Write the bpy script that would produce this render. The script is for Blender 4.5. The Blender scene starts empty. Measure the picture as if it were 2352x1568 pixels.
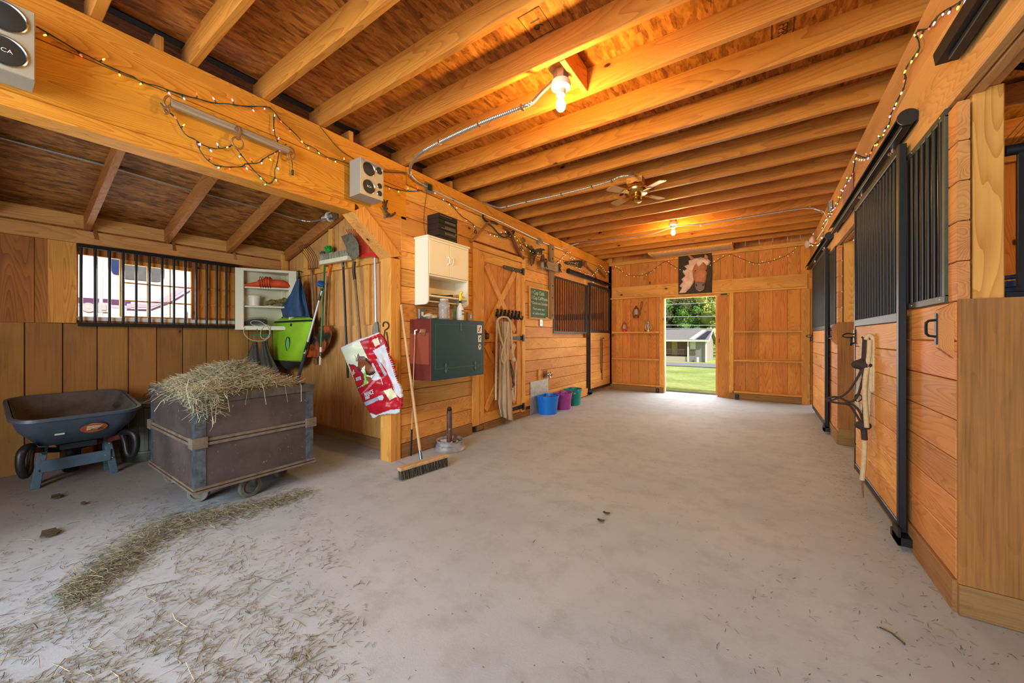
import bpy, bmesh, math, random
from mathutils import Vector, Matrix, noise
PI = math.pi
sc = bpy.context.scene
C = sc.collection
# ------------------------------------------------------------------ camera
CAM_H = 1.2
YAW = math.atan2(575, 850)
cd = bpy.data.cameras.new('camera'); cam = bpy.data.objects.new('camera', cd); C.objects.link(cam)
cd.sensor_width = 36.0; cd.sensor_fit = 'HORIZONTAL'
cd.lens = 850 / 2352 * 36.0
cd.shift_y = -11 / 2352
cd.clip_start = .02; cd.clip_end = 500
cam.location = (0, 0, CAM_H); cam.rotation_euler = (PI/2, 0, YAW)
sc.camera = cam
# ------------------------------------------------------------------ view
vs = sc.view_settings
sc.display_settings.display_device = 'sRGB'
vs.view_transform = 'Standard'; vs.look = 'None'; vs.gamma = 1; vs.use_curve_mapping = False
vs.exposure = 0.22
# ------------------------------------------------------------------ sky, sun, daylight
w = bpy.data.worlds.new('sky'); sc.world = w; w.use_nodes = True
wt = w.node_tree; wt.nodes.clear()
wo = wt.nodes.new('ShaderNodeOutputWorld'); bgn = wt.nodes.new('ShaderNodeBackground'); sky = wt.nodes.new('ShaderNodeTexSky')
sky.sky_type = 'NISHITA'; sky.sun_disc = False; sky.sun_elevation = math.radians(38); sky.sun_rotation = math.radians(70)
sky.air_density = 1.0; sky.dust_density = 2.5; sky.ozone_density = 1.0
bgn.inputs[1].default_value = .20
wt.links.new(sky.outputs[0], bgn.inputs[0]); wt.links.new(bgn.outputs[0], wo.inputs[0])
def light(name, kind, loc, rot=(0,0,0), energy=10, color=(1,1,1), **k):
    d = bpy.data.lights.new(name, kind); d.energy = energy; d.color = color
    for a, b in k.items(): setattr(d, a, b)
    o = bpy.data.objects.new(name, d); C.objects.link(o); o.location = loc; o.rotation_euler = rot
    return o
light('sun', 'SUN', (20, 10, 30), (math.radians(52), 0, math.radians(62)), 4.2, (1, .93, .82), angle=.01)
# daylight through the big open entrance behind the camera, the open bay end and the far doorway
light('entrance_daylight', 'AREA', (-1.4, -2.55, 1.55), (math.radians(90), 0, 0), 250, (.78, .91, 1.0), shape='RECTANGLE', size=2.9, size_y=2.5)
light('doorway_daylight', 'AREA', (-1.25, 8.75, 1.25), (math.radians(-78), 0, 0), 60, (1.0, .98, .93), shape='RECTANGLE', size=1.0, size_y=1.7)
light('bay_window_daylight', 'AREA', (-5.55, 1.0, 1.65), (0, math.radians(-90), 0), 12, (.95, .98, 1.0), shape='RECTANGLE', size=.5, size_y=.8)

# ------------------------------------------------------------------ pixel -> plane (measurements on the true planes)
cY, sY = math.cos(YAW), math.sin(YAW)
def ray(u, v): return (-sY*850 + cY*(u-1176), cY*850 + sY*(u-1176), 773-v)
def onX(u, v, X): r = ray(u, v); k = X/r[0]; return Vector((X, r[1]*k, CAM_H+r[2]*k))
def onY(u, v, Y): r = ray(u, v); k = Y/r[1]; return Vector((r[0]*k, Y, CAM_H+r[2]*k))
def onZ(u, v, Z): r = ray(u, v); k = (Z-CAM_H)/r[2]; return Vector((r[0]*k, r[1]*k, Z))
XL, XR, YB, XW, YS = -2.95, .70, 8.39, -5.386, 2.486   # left wall, right wall, end wall, bay wall, bay side wall

# ------------------------------------------------------------------ materials
MATS = {}
def srgb(r, g, b):
    f = lambda c: (c/255/12.92) if c/255 <= .04045 else ((c/255+.055)/1.055)**2.4
    return (f(r), f(g), f(b), 1)
def new_mat(name):
    m = bpy.data.materials.new(name); m.use_nodes = True; nt = m.node_tree
    b = nt.nodes['Principled BSDF']; MATS[name] = m
    return m, nt, b
def N(nt, t, **k):
    n = nt.nodes.new(t)
    for a, b in k.items():
        if a.startswith('i_'): n.inputs[int(a[2:])].default_value = b
        else: setattr(n, a, b)
    return n
def mth(nt, op, a, b=None, c=None, clamp=False):
    n = nt.nodes.new('ShaderNodeMath'); n.operation = op; n.use_clamp = clamp
    for i, x in enumerate((a, b, c)):
        if x is None: continue
        if isinstance(x, (int, float)): n.inputs[i].default_value = x
        else: nt.links.new(x, n.inputs[i])
    return n.outputs[0]
def mixc(nt, fac, a, b, mode='MIX'):
    n = nt.nodes.new('ShaderNodeMix'); n.data_type = 'RGBA'; n.blend_type = mode
    for i, x in ((0, fac), (6, a), (7, b)):
        if isinstance(x, (int, float)): n.inputs[i].default_value = x
        elif isinstance(x, tuple): n.inputs[i].default_value = x
        else: nt.links.new(x, n.inputs[i])
    return n.outputs[2]
def ramp(nt, fac, stops):
    n = nt.nodes.new('ShaderNodeValToRGB'); nt.links.new(fac, n.inputs[0])
    e = n.color_ramp.elements
    while len(e) < len(stops): e.new(.5)
    for i, (p, c) in enumerate(stops): e[i].position = p; e[i].color = c
    return n.outputs[0]
def wood(name, light_c, dark_c, axis='Z', ring=5.0, knots=.35, rough=.62, vary=.25, knot_c=(58,30,14), stain=.0, grime=0.0, fine=.35, ringamt=.55):
    m, nt, b = new_mat(name); L = nt.links.new
    tc = N(nt, 'ShaderNodeTexCoord'); geo = N(nt, 'ShaderNodeNewGeometry')
    rnd = geo.outputs['Random Per Island']
    off = N(nt, 'ShaderNodeCombineXYZ')
    L(mth(nt, 'MULTIPLY', rnd, 37.0), off.inputs[0]); L(mth(nt, 'MULTIPLY', rnd, 91.0), off.inputs[1]); L(mth(nt, 'MULTIPLY', rnd, 53.0), off.inputs[2])
    add = N(nt, 'ShaderNodeVectorMath', operation='ADD'); L(tc.outputs['Object'], add.inputs[0]); L(off.outputs[0], add.inputs[1])
    def mp(along, across):
        s = [across]*3; s['XYZ'.index(axis)] = along
        n = N(nt, 'ShaderNodeMapping'); n.inputs['Scale'].default_value = s; L(add.outputs[0], n.inputs[0]); return n.outputs[0]
    # growth rings: contour lines of a stretched noise
    n1 = N(nt, 'ShaderNodeTexNoise'); n1.inputs['Scale'].default_value = 1.0; n1.inputs['Detail'].default_value = 2.2; n1.inputs['Roughness'].default_value = .4; L(mp(.45, 4.6), n1.inputs['Vector'])
    ringv = mth(nt, 'MULTIPLY', n1.outputs[0], ring*10)
    saw = mth(nt, 'FRACT', ringv)
    tri = mth(nt, 'POWER', saw, 2.2)
    n2 = N(nt, 'ShaderNodeTexNoise'); n2.inputs['Scale'].default_value = 1.0; n2.inputs['Detail'].default_value = 4; L(mp(3.0, 110), n2.inputs['Vector'])
    n3 = N(nt, 'ShaderNodeTexNoise'); n3.inputs['Scale'].default_value = 1.0; n3.inputs['Detail'].default_value = 3; L(mp(1.3, 5.0), n3.inputs['Vector'])
    fac = mth(nt, 'ADD', mth(nt, 'MULTIPLY', tri, ringamt), mth(nt, 'MULTIPLY', mth(nt, 'SUBTRACT', n2.outputs[0], .4), fine), clamp=True)
    fac = mth(nt, 'ADD', fac, mth(nt, 'MULTIPLY', mth(nt, 'SUBTRACT', n3.outputs[0], .5), 1.3), clamp=True)
    col = mixc(nt, fac, srgb(*light_c), srgb(*dark_c))
    # knots
    vo = N(nt, 'ShaderNodeTexVoronoi'); vo.inputs['Scale'].default_value = 1.0; L(mp(2.3, 4.6), vo.inputs['Vector'])
    kn = N(nt, 'ShaderNodeTexNoise'); kn.inputs['Scale'].default_value = 14; L(add.outputs[0], kn.inputs['Vector'])
    d = mth(nt, 'ADD', vo.outputs['Distance'], mth(nt, 'MULTIPLY', mth(nt, 'SUBTRACT', kn.outputs[0], .5), .05))
    sepc = N(nt, 'ShaderNodeSeparateColor'); L(vo.outputs['Color'], sepc.inputs[0])
    gate = mth(nt, 'LESS_THAN', sepc.outputs[0], knots)
    k1 = mth(nt, 'MULTIPLY', mth(nt, 'SUBTRACT', 1.0, mth(nt, 'DIVIDE', mth(nt, 'SUBTRACT', d, .05), .03), clamp=True), gate, clamp=True)
    k2 = mth(nt, 'MULTIPLY', mth(nt, 'SUBTRACT', 1.0, mth(nt, 'DIVIDE', mth(nt, 'SUBTRACT', d, .08), .12), clamp=True), mth(nt, 'MULTIPLY', gate, .45), clamp=True)
    col = mixc(nt, k2, col, srgb(*dark_c))
    col = mixc(nt, k1, col, srgb(*knot_c))
    # board to board variation
    hs = N(nt, 'ShaderNodeHueSaturation'); L(col, hs.inputs['Color'])
    L(mth(nt, 'ADD', 1 - vary/2, mth(nt, 'MULTIPLY', rnd, vary)), hs.inputs['Value'])
    r2 = mth(nt, 'FRACT', mth(nt, 'MULTIPLY', rnd, 17.3))
    L(mth(nt, 'ADD', .494, mth(nt, 'MULTIPLY', r2, .012)), hs.inputs['Hue'])
    col = hs.outputs[0]
    if grime > 0:
        g = N(nt, 'ShaderNodeTexNoise'); g.inputs['Scale'].default_value = 2.3; g.inputs['Detail'].default_value = 6; g.inputs['Roughness'].default_value = .7; L(tc.outputs['Object'], g.inputs['Vector'])
        gm = mth(nt, 'MULTIPLY', mth(nt, 'SUBTRACT', g.outputs[0], .47), grime*5, clamp=True)
        col = mixc(nt, mth(nt, 'MINIMUM', gm, grime), col, srgb(96, 84, 70))
    L(col, b.inputs['Base Color']); b.inputs['Roughness'].default_value = rough
    b.inputs['Specular IOR Level'].default_value = .25
    bp = N(nt, 'ShaderNodeBump'); bp.inputs['Strength'].default_value = .25; bp.inputs['Distance'].default_value = .004
    L(mth(nt, 'ADD', mth(nt, 'MULTIPLY', n2.outputs[0], .6), mth(nt, 'MULTIPLY', tri, -.3)), bp.inputs['Height']); L(bp.outputs[0], b.inputs['Normal'])
    return m
def plain(name, rgb, rough=.5, metal=0.0, var=0.0, scale=8, rgb2=None, bump=0.0, spec=.5, bscale=40, alpha=None, trans=0.0, speck=None):
    m, nt, b = new_mat(name); L = nt.links.new
    c = srgb(*rgb)
    b.inputs['Base Color'].default_value = c; b.inputs['Roughness'].default_value = rough; b.inputs['Metallic'].default_value = metal
    b.inputs['Specular IOR Level'].default_value = spec
    tc = N(nt, 'ShaderNodeTexCoord')
    if rgb2 or var:
        n = N(nt, 'ShaderNodeTexNoise'); n.inputs['Scale'].default_value = scale; n.inputs['Detail'].default_value = 6; n.inputs['Roughness'].default_value = .65
        L(tc.outputs['Object'], n.inputs['Vector'])
        c2 = srgb(*rgb2) if rgb2 else tuple(x*(1-var) for x in c[:3])+(1,)
        col = ramp(nt, n.outputs[0], [(.35, c), (.68, c2)])
        if speck:
            n5 = N(nt, 'ShaderNodeTexNoise'); n5.inputs['Scale'].default_value = speck[1]; n5.inputs['Detail'].default_value = 3; L(tc.outputs['Object'], n5.inputs['Vector'])
            col = mixc(nt, mth(nt, 'MULTIPLY', mth(nt, 'SUBTRACT', n5.outputs[0], speck[2]), 12, clamp=True), col, srgb(*speck[0]))
        L(col, b.inputs['Base Color'])
    if bump:
        n = N(nt, 'ShaderNodeTexNoise'); n.inputs['Scale'].default_value = bscale; n.inputs['Detail'].default_value = 4; L(tc.outputs['Object'], n.inputs['Vector'])
        bp = N(nt, 'ShaderNodeBump'); bp.inputs['Strength'].default_value = bump; bp.inputs['Distance'].default_value = .01
        L(n.outputs[0], bp.inputs['Height']); L(bp.outputs[0], b.inputs['Normal'])
    if trans:
        b.inputs['Transmission Weight'].default_value = trans; b.inputs['IOR'].default_value = 1.3
    return m
def emit(name, rgb, s):
    m, nt, b = new_mat(name)
    b.inputs['Base Color'].default_value = srgb(*rgb); b.inputs['Emission Color'].default_value = srgb(*rgb); b.inputs['Emission Strength'].default_value = s
    return m
# lumber: the same golden pine throughout, grain direction by part
PL, PD = (226, 164, 78), (178, 104, 34)
pineX = wood('pine_along_x', PL, PD, 'X', 4); pineY = wood('pine_along_y', PL, PD, 'Y', 4); pineZ = wood('pine_along_z', PL, PD, 'Z', 4)
tgY = wood('siding_along_y', (222, 160, 80), (166, 96, 36), 'Y', 4.5, knots=.5, vary=.30)
boardZ = wood('board_along_z', (212, 138, 60), (160, 82, 26), 'Z', 3.5, knots=.6, vary=.30)
joistX = wood('joist_wood', (196, 130, 48), (150, 86, 24), 'X', 2.6, knots=.75, vary=.2)
tgR = wood('siding_right', (204, 138, 74), (146, 84, 36), 'Y', 4.5, knots=.55, vary=.30, grime=.08)
rafterX = wood('rafter_wood', (182, 122, 58), (136, 84, 34), 'X', 2.6, knots=.3, vary=.2)
beamY = wood('header_wood', (222, 150, 50), (166, 88, 16), 'Y', 5.5, knots=.3, vary=.12)
roughZ = wood('rough_oak_along_z', (166, 112, 56), (96, 58, 28), 'Z', 1.6, knots=.3, vary=.22, grime=.22, fine=1.3, rough=.85, ringamt=.12)
roughY = wood('rough_oak_along_y', (156, 112, 66), (104, 68, 38), 'Y', 1.6, knots=.3, vary=.2, grime=.3, fine=1.2, rough=.85, ringamt=.15)
roughX = wood('rough_oak_along_x', (156, 116, 68), (104, 72, 40), 'X', 1.6, knots=.3, vary=.2, grime=.3, fine=1.2, rough=.85, ringamt=.15)
bayZ = wood('bay_oak_boards', (164, 116, 62), (108, 72, 38), 'Z', 1.6, knots=.35, vary=.22, grime=.18, fine=1.1, rough=.88, ringamt=.14)
greyY = wood('weathered_wood_y', (160, 140, 112), (116, 96, 72), 'Y', 2, knots=.1, vary=.1, fine=.9, rough=.9)
greyZ = wood('weathered_wood_z', (150, 122, 88), (106, 82, 56), 'Z', 2, knots=.1, vary=.1, fine=.9, rough=.9)
darkY = wood('dark_wood_y', (140, 82, 44), (92, 50, 24), 'Y', 3, knots=.1, vary=.1)
handleZ = wood('handle_wood', (206, 172, 126), (176, 136, 90), 'Z', 1, knots=0, vary=.1)
def osb_mat(name, c1, c2, c3, axis):
    m, nt, b = new_mat(name); L = nt.links.new
    tc = N(nt, 'ShaderNodeTexCoord')
    def mp(s, rot=0):
        n = N(nt, 'ShaderNodeMapping'); n.inputs['Scale'].default_value = s; n.inputs['Rotation'].default_value = (0, 0, rot); L(tc.outputs['Object'], n.inputs[0]); return n.outputs[0]
    sa = (9, 34, 20) if axis == 'X' else (34, 9, 20)
    v1 = N(nt, 'ShaderNodeTexVoronoi'); v1.inputs['Scale'].default_value = 1; L(mp(sa, .25), v1.inputs['Vector'])
    v2 = N(nt, 'ShaderNodeTexVoronoi'); v2.inputs['Scale'].default_value = 1; L(mp(tuple(x*1.4 for x in sa), -.5), v2.inputs['Vector'])
    s1 = N(nt, 'ShaderNodeSeparateColor'); L(v1.outputs['Color'], s1.inputs[0]); s2 = N(nt, 'ShaderNodeSeparateColor'); L(v2.outputs['Color'], s2.inputs[0])
    n = N(nt, 'ShaderNodeTexNoise'); n.inputs['Scale'].default_value = 1; n.inputs['Detail'].default_value = 4; L(mp(tuple(x*3 for x in sa), .1), n.inputs['Vector'])
    f = mth(nt, 'ADD', mth(nt, 'MULTIPLY', s1.outputs[0], .4), mth(nt, 'MULTIPLY', s2.outputs[1], .35))
    f = mth(nt, 'ADD', f, mth(nt, 'MULTIPLY', mth(nt, 'SUBTRACT', n.outputs[0], .3), .55))
    big = N(nt, 'ShaderNodeTexNoise'); big.inputs['Scale'].default_value = .8; L(tc.outputs['Object'], big.inputs['Vector'])
    f = mth(nt, 'ADD', f, mth(nt, 'MULTIPLY', mth(nt, 'SUBTRACT', big.outputs[0], .5), .3))
    L(ramp(nt, f, [(.08, srgb(*c3)), (.42, srgb(*c2)), (.9, srgb(*c1))]), b.inputs['Base Color'])
    b.inputs['Roughness'].default_value = .7; b.inputs['Specular IOR Level'].default_value = .2
    bp = N(nt, 'ShaderNodeBump'); bp.inputs['Strength'].default_value = .3; bp.inputs['Distance'].default_value = .004; L(f, bp.inputs['Height']); L(bp.outputs[0], b.inputs['Normal'])
    return m
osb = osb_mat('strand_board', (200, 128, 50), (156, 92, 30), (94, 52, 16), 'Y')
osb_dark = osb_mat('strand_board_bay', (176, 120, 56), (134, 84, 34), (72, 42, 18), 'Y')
def concrete():
    m, nt, b = new_mat('concrete_floor'); L = nt.links.new
    tc = N(nt, 'ShaderNodeTexCoord'); P = tc.outputs['Object']
    def ns(s, d=6, r=.6):
        n = N(nt, 'ShaderNodeTexNoise'); n.inputs['Scale'].default_value = s; n.inputs['Detail'].default_value = d; n.inputs['Roughness'].default_value = r; L(P, n.inputs['Vector']); return n.outputs[0]
    big = ns(.7, 5); mid = ns(6, 8, .7); fine = ns(140, 3, .7)
    col = ramp(nt, big, [(.3, srgb(164, 174, 184)), (.7, srgb(190, 196, 202))])
    col = mixc(nt, mth(nt, 'MULTIPLY', mth(nt, 'SUBTRACT', mid, .48), 2.6, clamp=True), col, srgb(152, 155, 157))
    col = mixc(nt, mth(nt, 'MULTIPLY', mth(nt, 'SUBTRACT', fine, .55), 1.6, clamp=True), col, srgb(164, 160, 154))
    # dusty film in the hay bay (left of the header line) and along the walls
    sp = N(nt, 'ShaderNodeSeparateXYZ'); L(P, sp.inputs[0])
    bay = mth(nt, 'MULTIPLY', mth(nt, 'SUBTRACT', -2.6, mth(nt, 'ADD', sp.outputs[0], mth(nt, 'MULTIPLY', big, .6))), 1.0, clamp=True)
    col = mixc(nt, mth(nt, 'MULTIPLY', bay, .75), col, srgb(142, 130, 118))
    nr = mth(nt, 'MULTIPLY', mth(nt, 'SUBTRACT', sp.outputs[0], mth(nt, 'ADD', .1, mth(nt, 'MULTIPLY', mid, .5))), 1.6, clamp=True)
    col = mixc(nt, mth(nt, 'MULTIPLY', nr, .55), col, srgb(156, 142, 126))
    # small dark specks of chaff
    mp = N(nt, 'ShaderNodeMapping'); mp.inputs['Scale'].default_value = (26, 34, 1); L(P, mp.inputs[0])
    vo = N(nt, 'ShaderNodeTexVoronoi'); vo.inputs['Scale'].default_value = 1; L(mp.outputs[0], vo.inputs['Vector'])
    sc_ = N(nt, 'ShaderNodeSeparateColor'); L(vo.outputs['Color'], sc_.inputs[0])
    spk = mth(nt, 'MULTIPLY', mth(nt, 'LESS_THAN', vo.outputs['Distance'], .12), mth(nt, 'LESS_THAN', sc_.outputs[0], .16))
    col = mixc(nt, mth(nt, 'MULTIPLY', spk, .65), col, srgb(96, 82, 66))
    # hairline cracks
    cr = N(nt, 'ShaderNodeTexVoronoi'); cr.feature = 'DISTANCE_TO_EDGE'; cr.inputs['Scale'].default_value = .42
    dst = N(nt, 'ShaderNodeVectorMath', operation='ADD'); L(P, dst.inputs[0])
    nn = N(nt, 'ShaderNodeTexNoise'); nn.inputs['Scale'].default_value = 3; nn.inputs['Detail'].default_value = 5; L(P, nn.inputs['Vector']); L(nn.outputs['Color'], dst.inputs[1])
    L(dst.outputs[0], cr.inputs['Vector'])
    crk = mth(nt, 'MULTIPLY', mth(nt, 'LESS_THAN', cr.outputs['Distance'], .0016), mth(nt, 'GREATER_THAN', mid, .5))
    col = mixc(nt, mth(nt, 'MULTIPLY', crk, .18), col, srgb(120, 110, 98))
    L(col, b.inputs['Base Color']); b.inputs['Roughness'].default_value = .78; b.inputs['Specular IOR Level'].default_value = .3
    bp = N(nt, 'ShaderNodeBump'); bp.inputs['Strength'].default_value = .35; bp.inputs['Distance'].default_value = .006
    L(mth(nt, 'ADD', mth(nt, 'MULTIPLY', mid, .7), mth(nt, 'MULTIPLY', fine, .25)), bp.inputs['Height']); L(bp.outputs[0], b.inputs['Normal'])
    return m
concrete_m = concrete()
black_m = plain('black_powder_coat', (24, 23, 24), .5, 0, spec=.35, var=.3, scale=20, speck=((96, 90, 82), 60, .74))
bar_m = plain('black_bar_enamel', (22, 21, 22), .4, 0, spec=.35)
blackmatte = plain('black_matte', (18, 17, 17), .7)
olive_m = plain('olive_reflection_rail', (62, 66, 48), .55, .1, var=.25, scale=30)  # olive reflections on the near grille frame, put into its base colour
steel = plain('galvanised_steel', (168, 168, 164), .38, .85, var=.2, scale=25)
chrome = plain('bright_metal', (215, 215, 212), .2, 1.0)
brass = plain('polished_brass', (226, 184, 96), .18, 1.0)
white_m = plain('white_paint', (236, 232, 222), .5, var=.06, scale=6)
cream_m = plain('cream_paint', (226, 218, 184), .5, var=.08, scale=5)
pale_m = plain('ivory_laminate', (240, 230, 204), .4)
pipe_m = plain('pale_steel_pipe', (204, 196, 180), .35, .45)
rubber = plain('black_rubber', (22, 22, 24), .45)

# ------------------------------------------------------------------ mesh builder
class MB:
    def __init__(s): s.bm = bmesh.new()
    def face(s, pts):
        try: return s.bm.faces.new([s.bm.verts.new(p) for p in pts])
        except Exception: return None
    def hull(s, a, b, cap=True):            # two rings with the same count
        va = [s.bm.verts.new(p) for p in a]; vb = [s.bm.verts.new(p) for p in b]; n = len(a)
        for i in range(n): s.bm.faces.new((va[i], va[(i+1) % n], vb[(i+1) % n], vb[i]))
        if cap: s.bm.faces.new(va[::-1]); s.bm.faces.new(vb)
        return s
    def rings(s, rs, cap=True, closed=False):
        vr = [[s.bm.verts.new(p) for p in r] for r in rs]; n = len(rs[0])
        rng = range(len(vr) if closed else len(vr)-1)
        for j in rng:
            A, B_ = vr[j], vr[(j+1) % len(vr)]
            for i in range(n): s.bm.faces.new((A[i], A[(i+1) % n], B_[(i+1) % n], B_[i]))
        if cap and not closed: s.bm.faces.new(vr[0][::-1]); s.bm.faces.new(vr[-1])
        return s
    def grid(s, P, closed_u=False):
        V = [[s.bm.verts.new(p) for p in r] for r in P]
        for j in range(len(V)-1):
            n = len(V[j])
            for i in range(n if closed_u else n-1): s.bm.faces.new((V[j][i], V[j][(i+1) % n], V[j+1][(i+1) % n], V[j+1][i]))
        return s
    def lum(s, x0, y0, z0, x1, y1, z1, axis='Z', c=.003):    # chamfered board
        lo = [min(x0,x1), min(y0,y1), min(z0,z1)]; hi = [max(x0,x1), max(y0,y1), max(z0,z1)]
        a = 'XYZ'.index(axis); p, q = [i for i in range(3) if i != a]
        c = min(c, (hi[p]-lo[p])*.3, (hi[q]-lo[q])*.3)
        sec = [(lo[p]+c, lo[q]), (hi[p]-c, lo[q]), (hi[p], lo[q]+c), (hi[p], hi[q]-c), (hi[p]-c, hi[q]), (lo[p]+c, hi[q]), (lo[p], hi[q]-c), (lo[p], lo[q]+c)]
        def P(t, e):
            v = [0, 0, 0]; v[a] = e; v[p] = t[0]; v[q] = t[1]; return v
        return s.hull([P(t, lo[a]) for t in sec], [P(t, hi[a]) for t in sec])
    def box(s, x0, y0, z0, x1, y1, z1): 
        return s.hull([(x0,y0,z0),(x1,y0,z0),(x1,y1,z0),(x0,y1,z0)], [(x0,y0,z1),(x1,y0,z1),(x1,y1,z1),(x0,y1,z1)])
    def bar(s, p0, p1, w_, h_, up=(0,0,1), c=.002):
        p0, p1 = Vector(p0), Vector(p1); d = (p1-p0).normalized(); u = Vector(up)
        sd = d.cross(u)
        if sd.length < 1e-4: sd = d.cross(Vector((1, 0, 0)))
        sd.normalize(); u = sd.cross(d)
        a, b = w_/2, h_/2; c = min(c, a*.5, b*.5)
        sec = [(-a+c,-b),(a-c,-b),(a,-b+c),(a,b-c),(a-c,b),(-a+c,b),(-a,b-c),(-a,-b+c)]
        return s.hull([p0+sd*x+u*y for x, y in sec], [p1+sd*x+u*y for x, y in sec])
    def cyl(s, p0, p1, r0, r1=None, seg=16, cap=True):
        r1 = r0 if r1 is None else r1
        p0, p1 = Vector(p0), Vector(p1); d = (p1-p0).normalized()
        e = d.orthogonal().normalized(); f = d.cross(e)
        an = [2*PI*i/seg for i in range(seg)]
        return s.hull([p0+(e*math.cos(t)+f*math.sin(t))*r0 for t in an], [p1+(e*math.cos(t)+f*math.sin(t))*r1 for t in an], cap)
    def tube(s, pts, r, seg=8, closed=False, smooth=0, flat=None):
        pts = [Vector(p) for p in pts]
        for _ in range(smooth):
            q = [] if closed else [pts[0]]
            n = len(pts)
            for i in range(n if closed else n-1):
                a, b = pts[i], pts[(i+1) % n]; q += [a*.75+b*.25, a*.25+b*.75]
            if not closed: q.append(pts[-1])
            pts = q
        n = len(pts); rs = []; prev = None
        for i in range(n):
            if closed: t = pts[(i+1) % n]-pts[i-1]
            else: t = pts[min(i+1, n-1)]-pts[max(i-1, 0)]
            if t.length < 1e-9: t = Vector((0,0,1))
            t.normalize()
            if prev is None: e = t.orthogonal().normalized()
            else:
                e = prev-t*prev.dot(t)
                e = e.normalized() if e.length > 1e-6 else t.orthogonal().normalized()
            prev = e; f = t.cross(e)
            rr = r[min(i*len(r)//n, len(r)-1)] if isinstance(r, (list, tuple)) else r
            rs.append([pts[i]+(e*math.cos(2*PI*k/seg)+f*math.sin(2*PI*k/seg)*(flat or 1))*rr for k in range(seg)])
        return s.rings(rs, closed=closed)
    def lathe(s, prof, o=(0,0,0), seg=24, ax='Z', cap=True, sx=1, sy=1):
        o = Vector(o); rs = []
        for r, z in prof:
            ring = []
            for k in range(seg):
                a, b = r*math.cos(2*PI*k/seg)*sx, r*math.sin(2*PI*k/seg)*sy
                v = {'Z': (a, b, z), 'X': (z, a, b), 'Y': (b, z, a)}[ax]
                ring.append(o+Vector(v))
            rs.append(ring)
        return s.rings(rs, cap=cap)
    def prism(s, pts, vec):
        vec = Vector(vec); pts = [Vector(p) for p in pts]
        return s.hull(pts, [p+vec for p in pts])
    def ball(s, c, r, sub=2, sc3=(1,1,1), nz=0, ns=3):
        m = Matrix.Translation(c) @ Matrix.Diagonal((r*sc3[0], r*sc3[1], r*sc3[2], 1))
        res = bmesh.ops.create_icosphere(s.bm, subdivisions=sub, radius=1, matrix=m)
        if nz:
            cc = Vector(c)
            for v in res['verts']:
                d = v.co-cc; v.co = cc+d*(1+nz*noise.noise(v.co*ns))
        return s
    def xf(s, M): bmesh.ops.transform(s.bm, matrix=M, verts=s.bm.verts); return s
    def build(s, name, m, parent=None, smooth=None, wires=0):
        bmesh.ops.recalc_face_normals(s.bm, faces=s.bm.faces)
        me = bpy.data.meshes.new(name); s.bm.to_mesh(me); s.bm.free()
        for mm in (m if isinstance(m, (list, tuple)) else [m]): me.materials.append(mm)
        if smooth is not None:
            me.shade_smooth(); me.set_sharp_from_angle(angle=math.radians(smooth))
        o = bpy.data.objects.new(name, me); C.objects.link(o)
        if parent:
            o.parent = parent
            q = Vector((0,0,0)); pp = parent
            while pp is not None: q += pp.location; pp = pp.parent
            o.location = -q
        return o
def tag(o, label=None, cat=None, group=None, kind=None):
    if label: o['label'] = label
    if cat: o['category'] = cat
    if group: o['group'] = group
    if kind: o['kind'] = kind
    return o
def thing(name, label, cat, loc=(0,0,0), group=None, kind=None):
    o = bpy.data.objects.new(name, None); C.objects.link(o); o.empty_display_size = .05
    o.location = loc; return tag(o, label, cat, group, kind)
def struct(name, label, mb, m, parent=None, cat='structure', smooth=None):
    o = mb.build(name, m, parent, smooth)
    if parent is None: tag(o, label, cat, kind='structure')
    return o
def copy_tree(o, parent=None):
    c = o.copy(); C.objects.link(c); c.parent = parent
    for ch in list(o.children): copy_tree(ch, c)
    return c
def text(body, size, M, m, parent, name='lettering', extrude=.0006, align='CENTER', bold=0.0, label=None):
    cu = bpy.data.curves.new('txt', 'FONT'); cu.body = body; cu.size = size; cu.extrude = extrude; cu.align_x = align; cu.align_y = 'CENTER'; cu.offset = bold
    t = bpy.data.objects.new('txt', cu)
    me = bpy.data.meshes.new_from_object(t)
    bpy.data.objects.remove(t); me.transform(M); me.materials.clear(); me.materials.append(m)
    o = bpy.data.objects.new(name, me); C.objects.link(o)
    if parent:
        o.parent = parent; q = Vector((0,0,0)); pp = parent
        while pp is not None: q += pp.location; pp = pp.parent
        o.location = -q
    if label: o['label'] = label
    return o
def frame_on(o, xd, yd):      # local x,y directions -> matrix at point o
    xd = Vector(xd).normalized(); zd = xd.cross(Vector(yd)).normalized(); yd = zd.cross(xd)
    M = Matrix((xd, yd, zd)).transposed().to_4x4(); M.translation = Vector(o); return M
rng = random.Random(7)
# ================================================================== STRUCTURE
PITCH, Z0 = .1735, .14
rows = []
z = Z0
while z < 2.72: rows.append((z, min(z+PITCH, 2.72))); z += PITCH
# floor slab
mb = MB(); mb.box(-5.6, -3.0, -.12, 4.4, 8.62, 0)
struct('floor', 'pale worn concrete slab floor with chaff and hairline cracks', mb, concrete_m, cat='floor')
# loft deck above the joists
JZ0, JZ1 = 2.90, 3.065
mb = MB(); mb.box(-3.3, -2.6, JZ1, .95, 8.5, JZ1+.02)
struct('ceiling', 'orange brown strand board loft deck above the exposed joists', mb, osb, cat='ceiling')
# dark gap in the deck over the left header, painted as a black strip
mb = MB(); mb.box(-3.105, -2.5, 3.056, -3.04, 8.3, 3.064)
struct('trim_1', 'black strip standing in for the dark deck gap above the left header beam behind the joists', mb, blackmatte, cat='trim')
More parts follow.
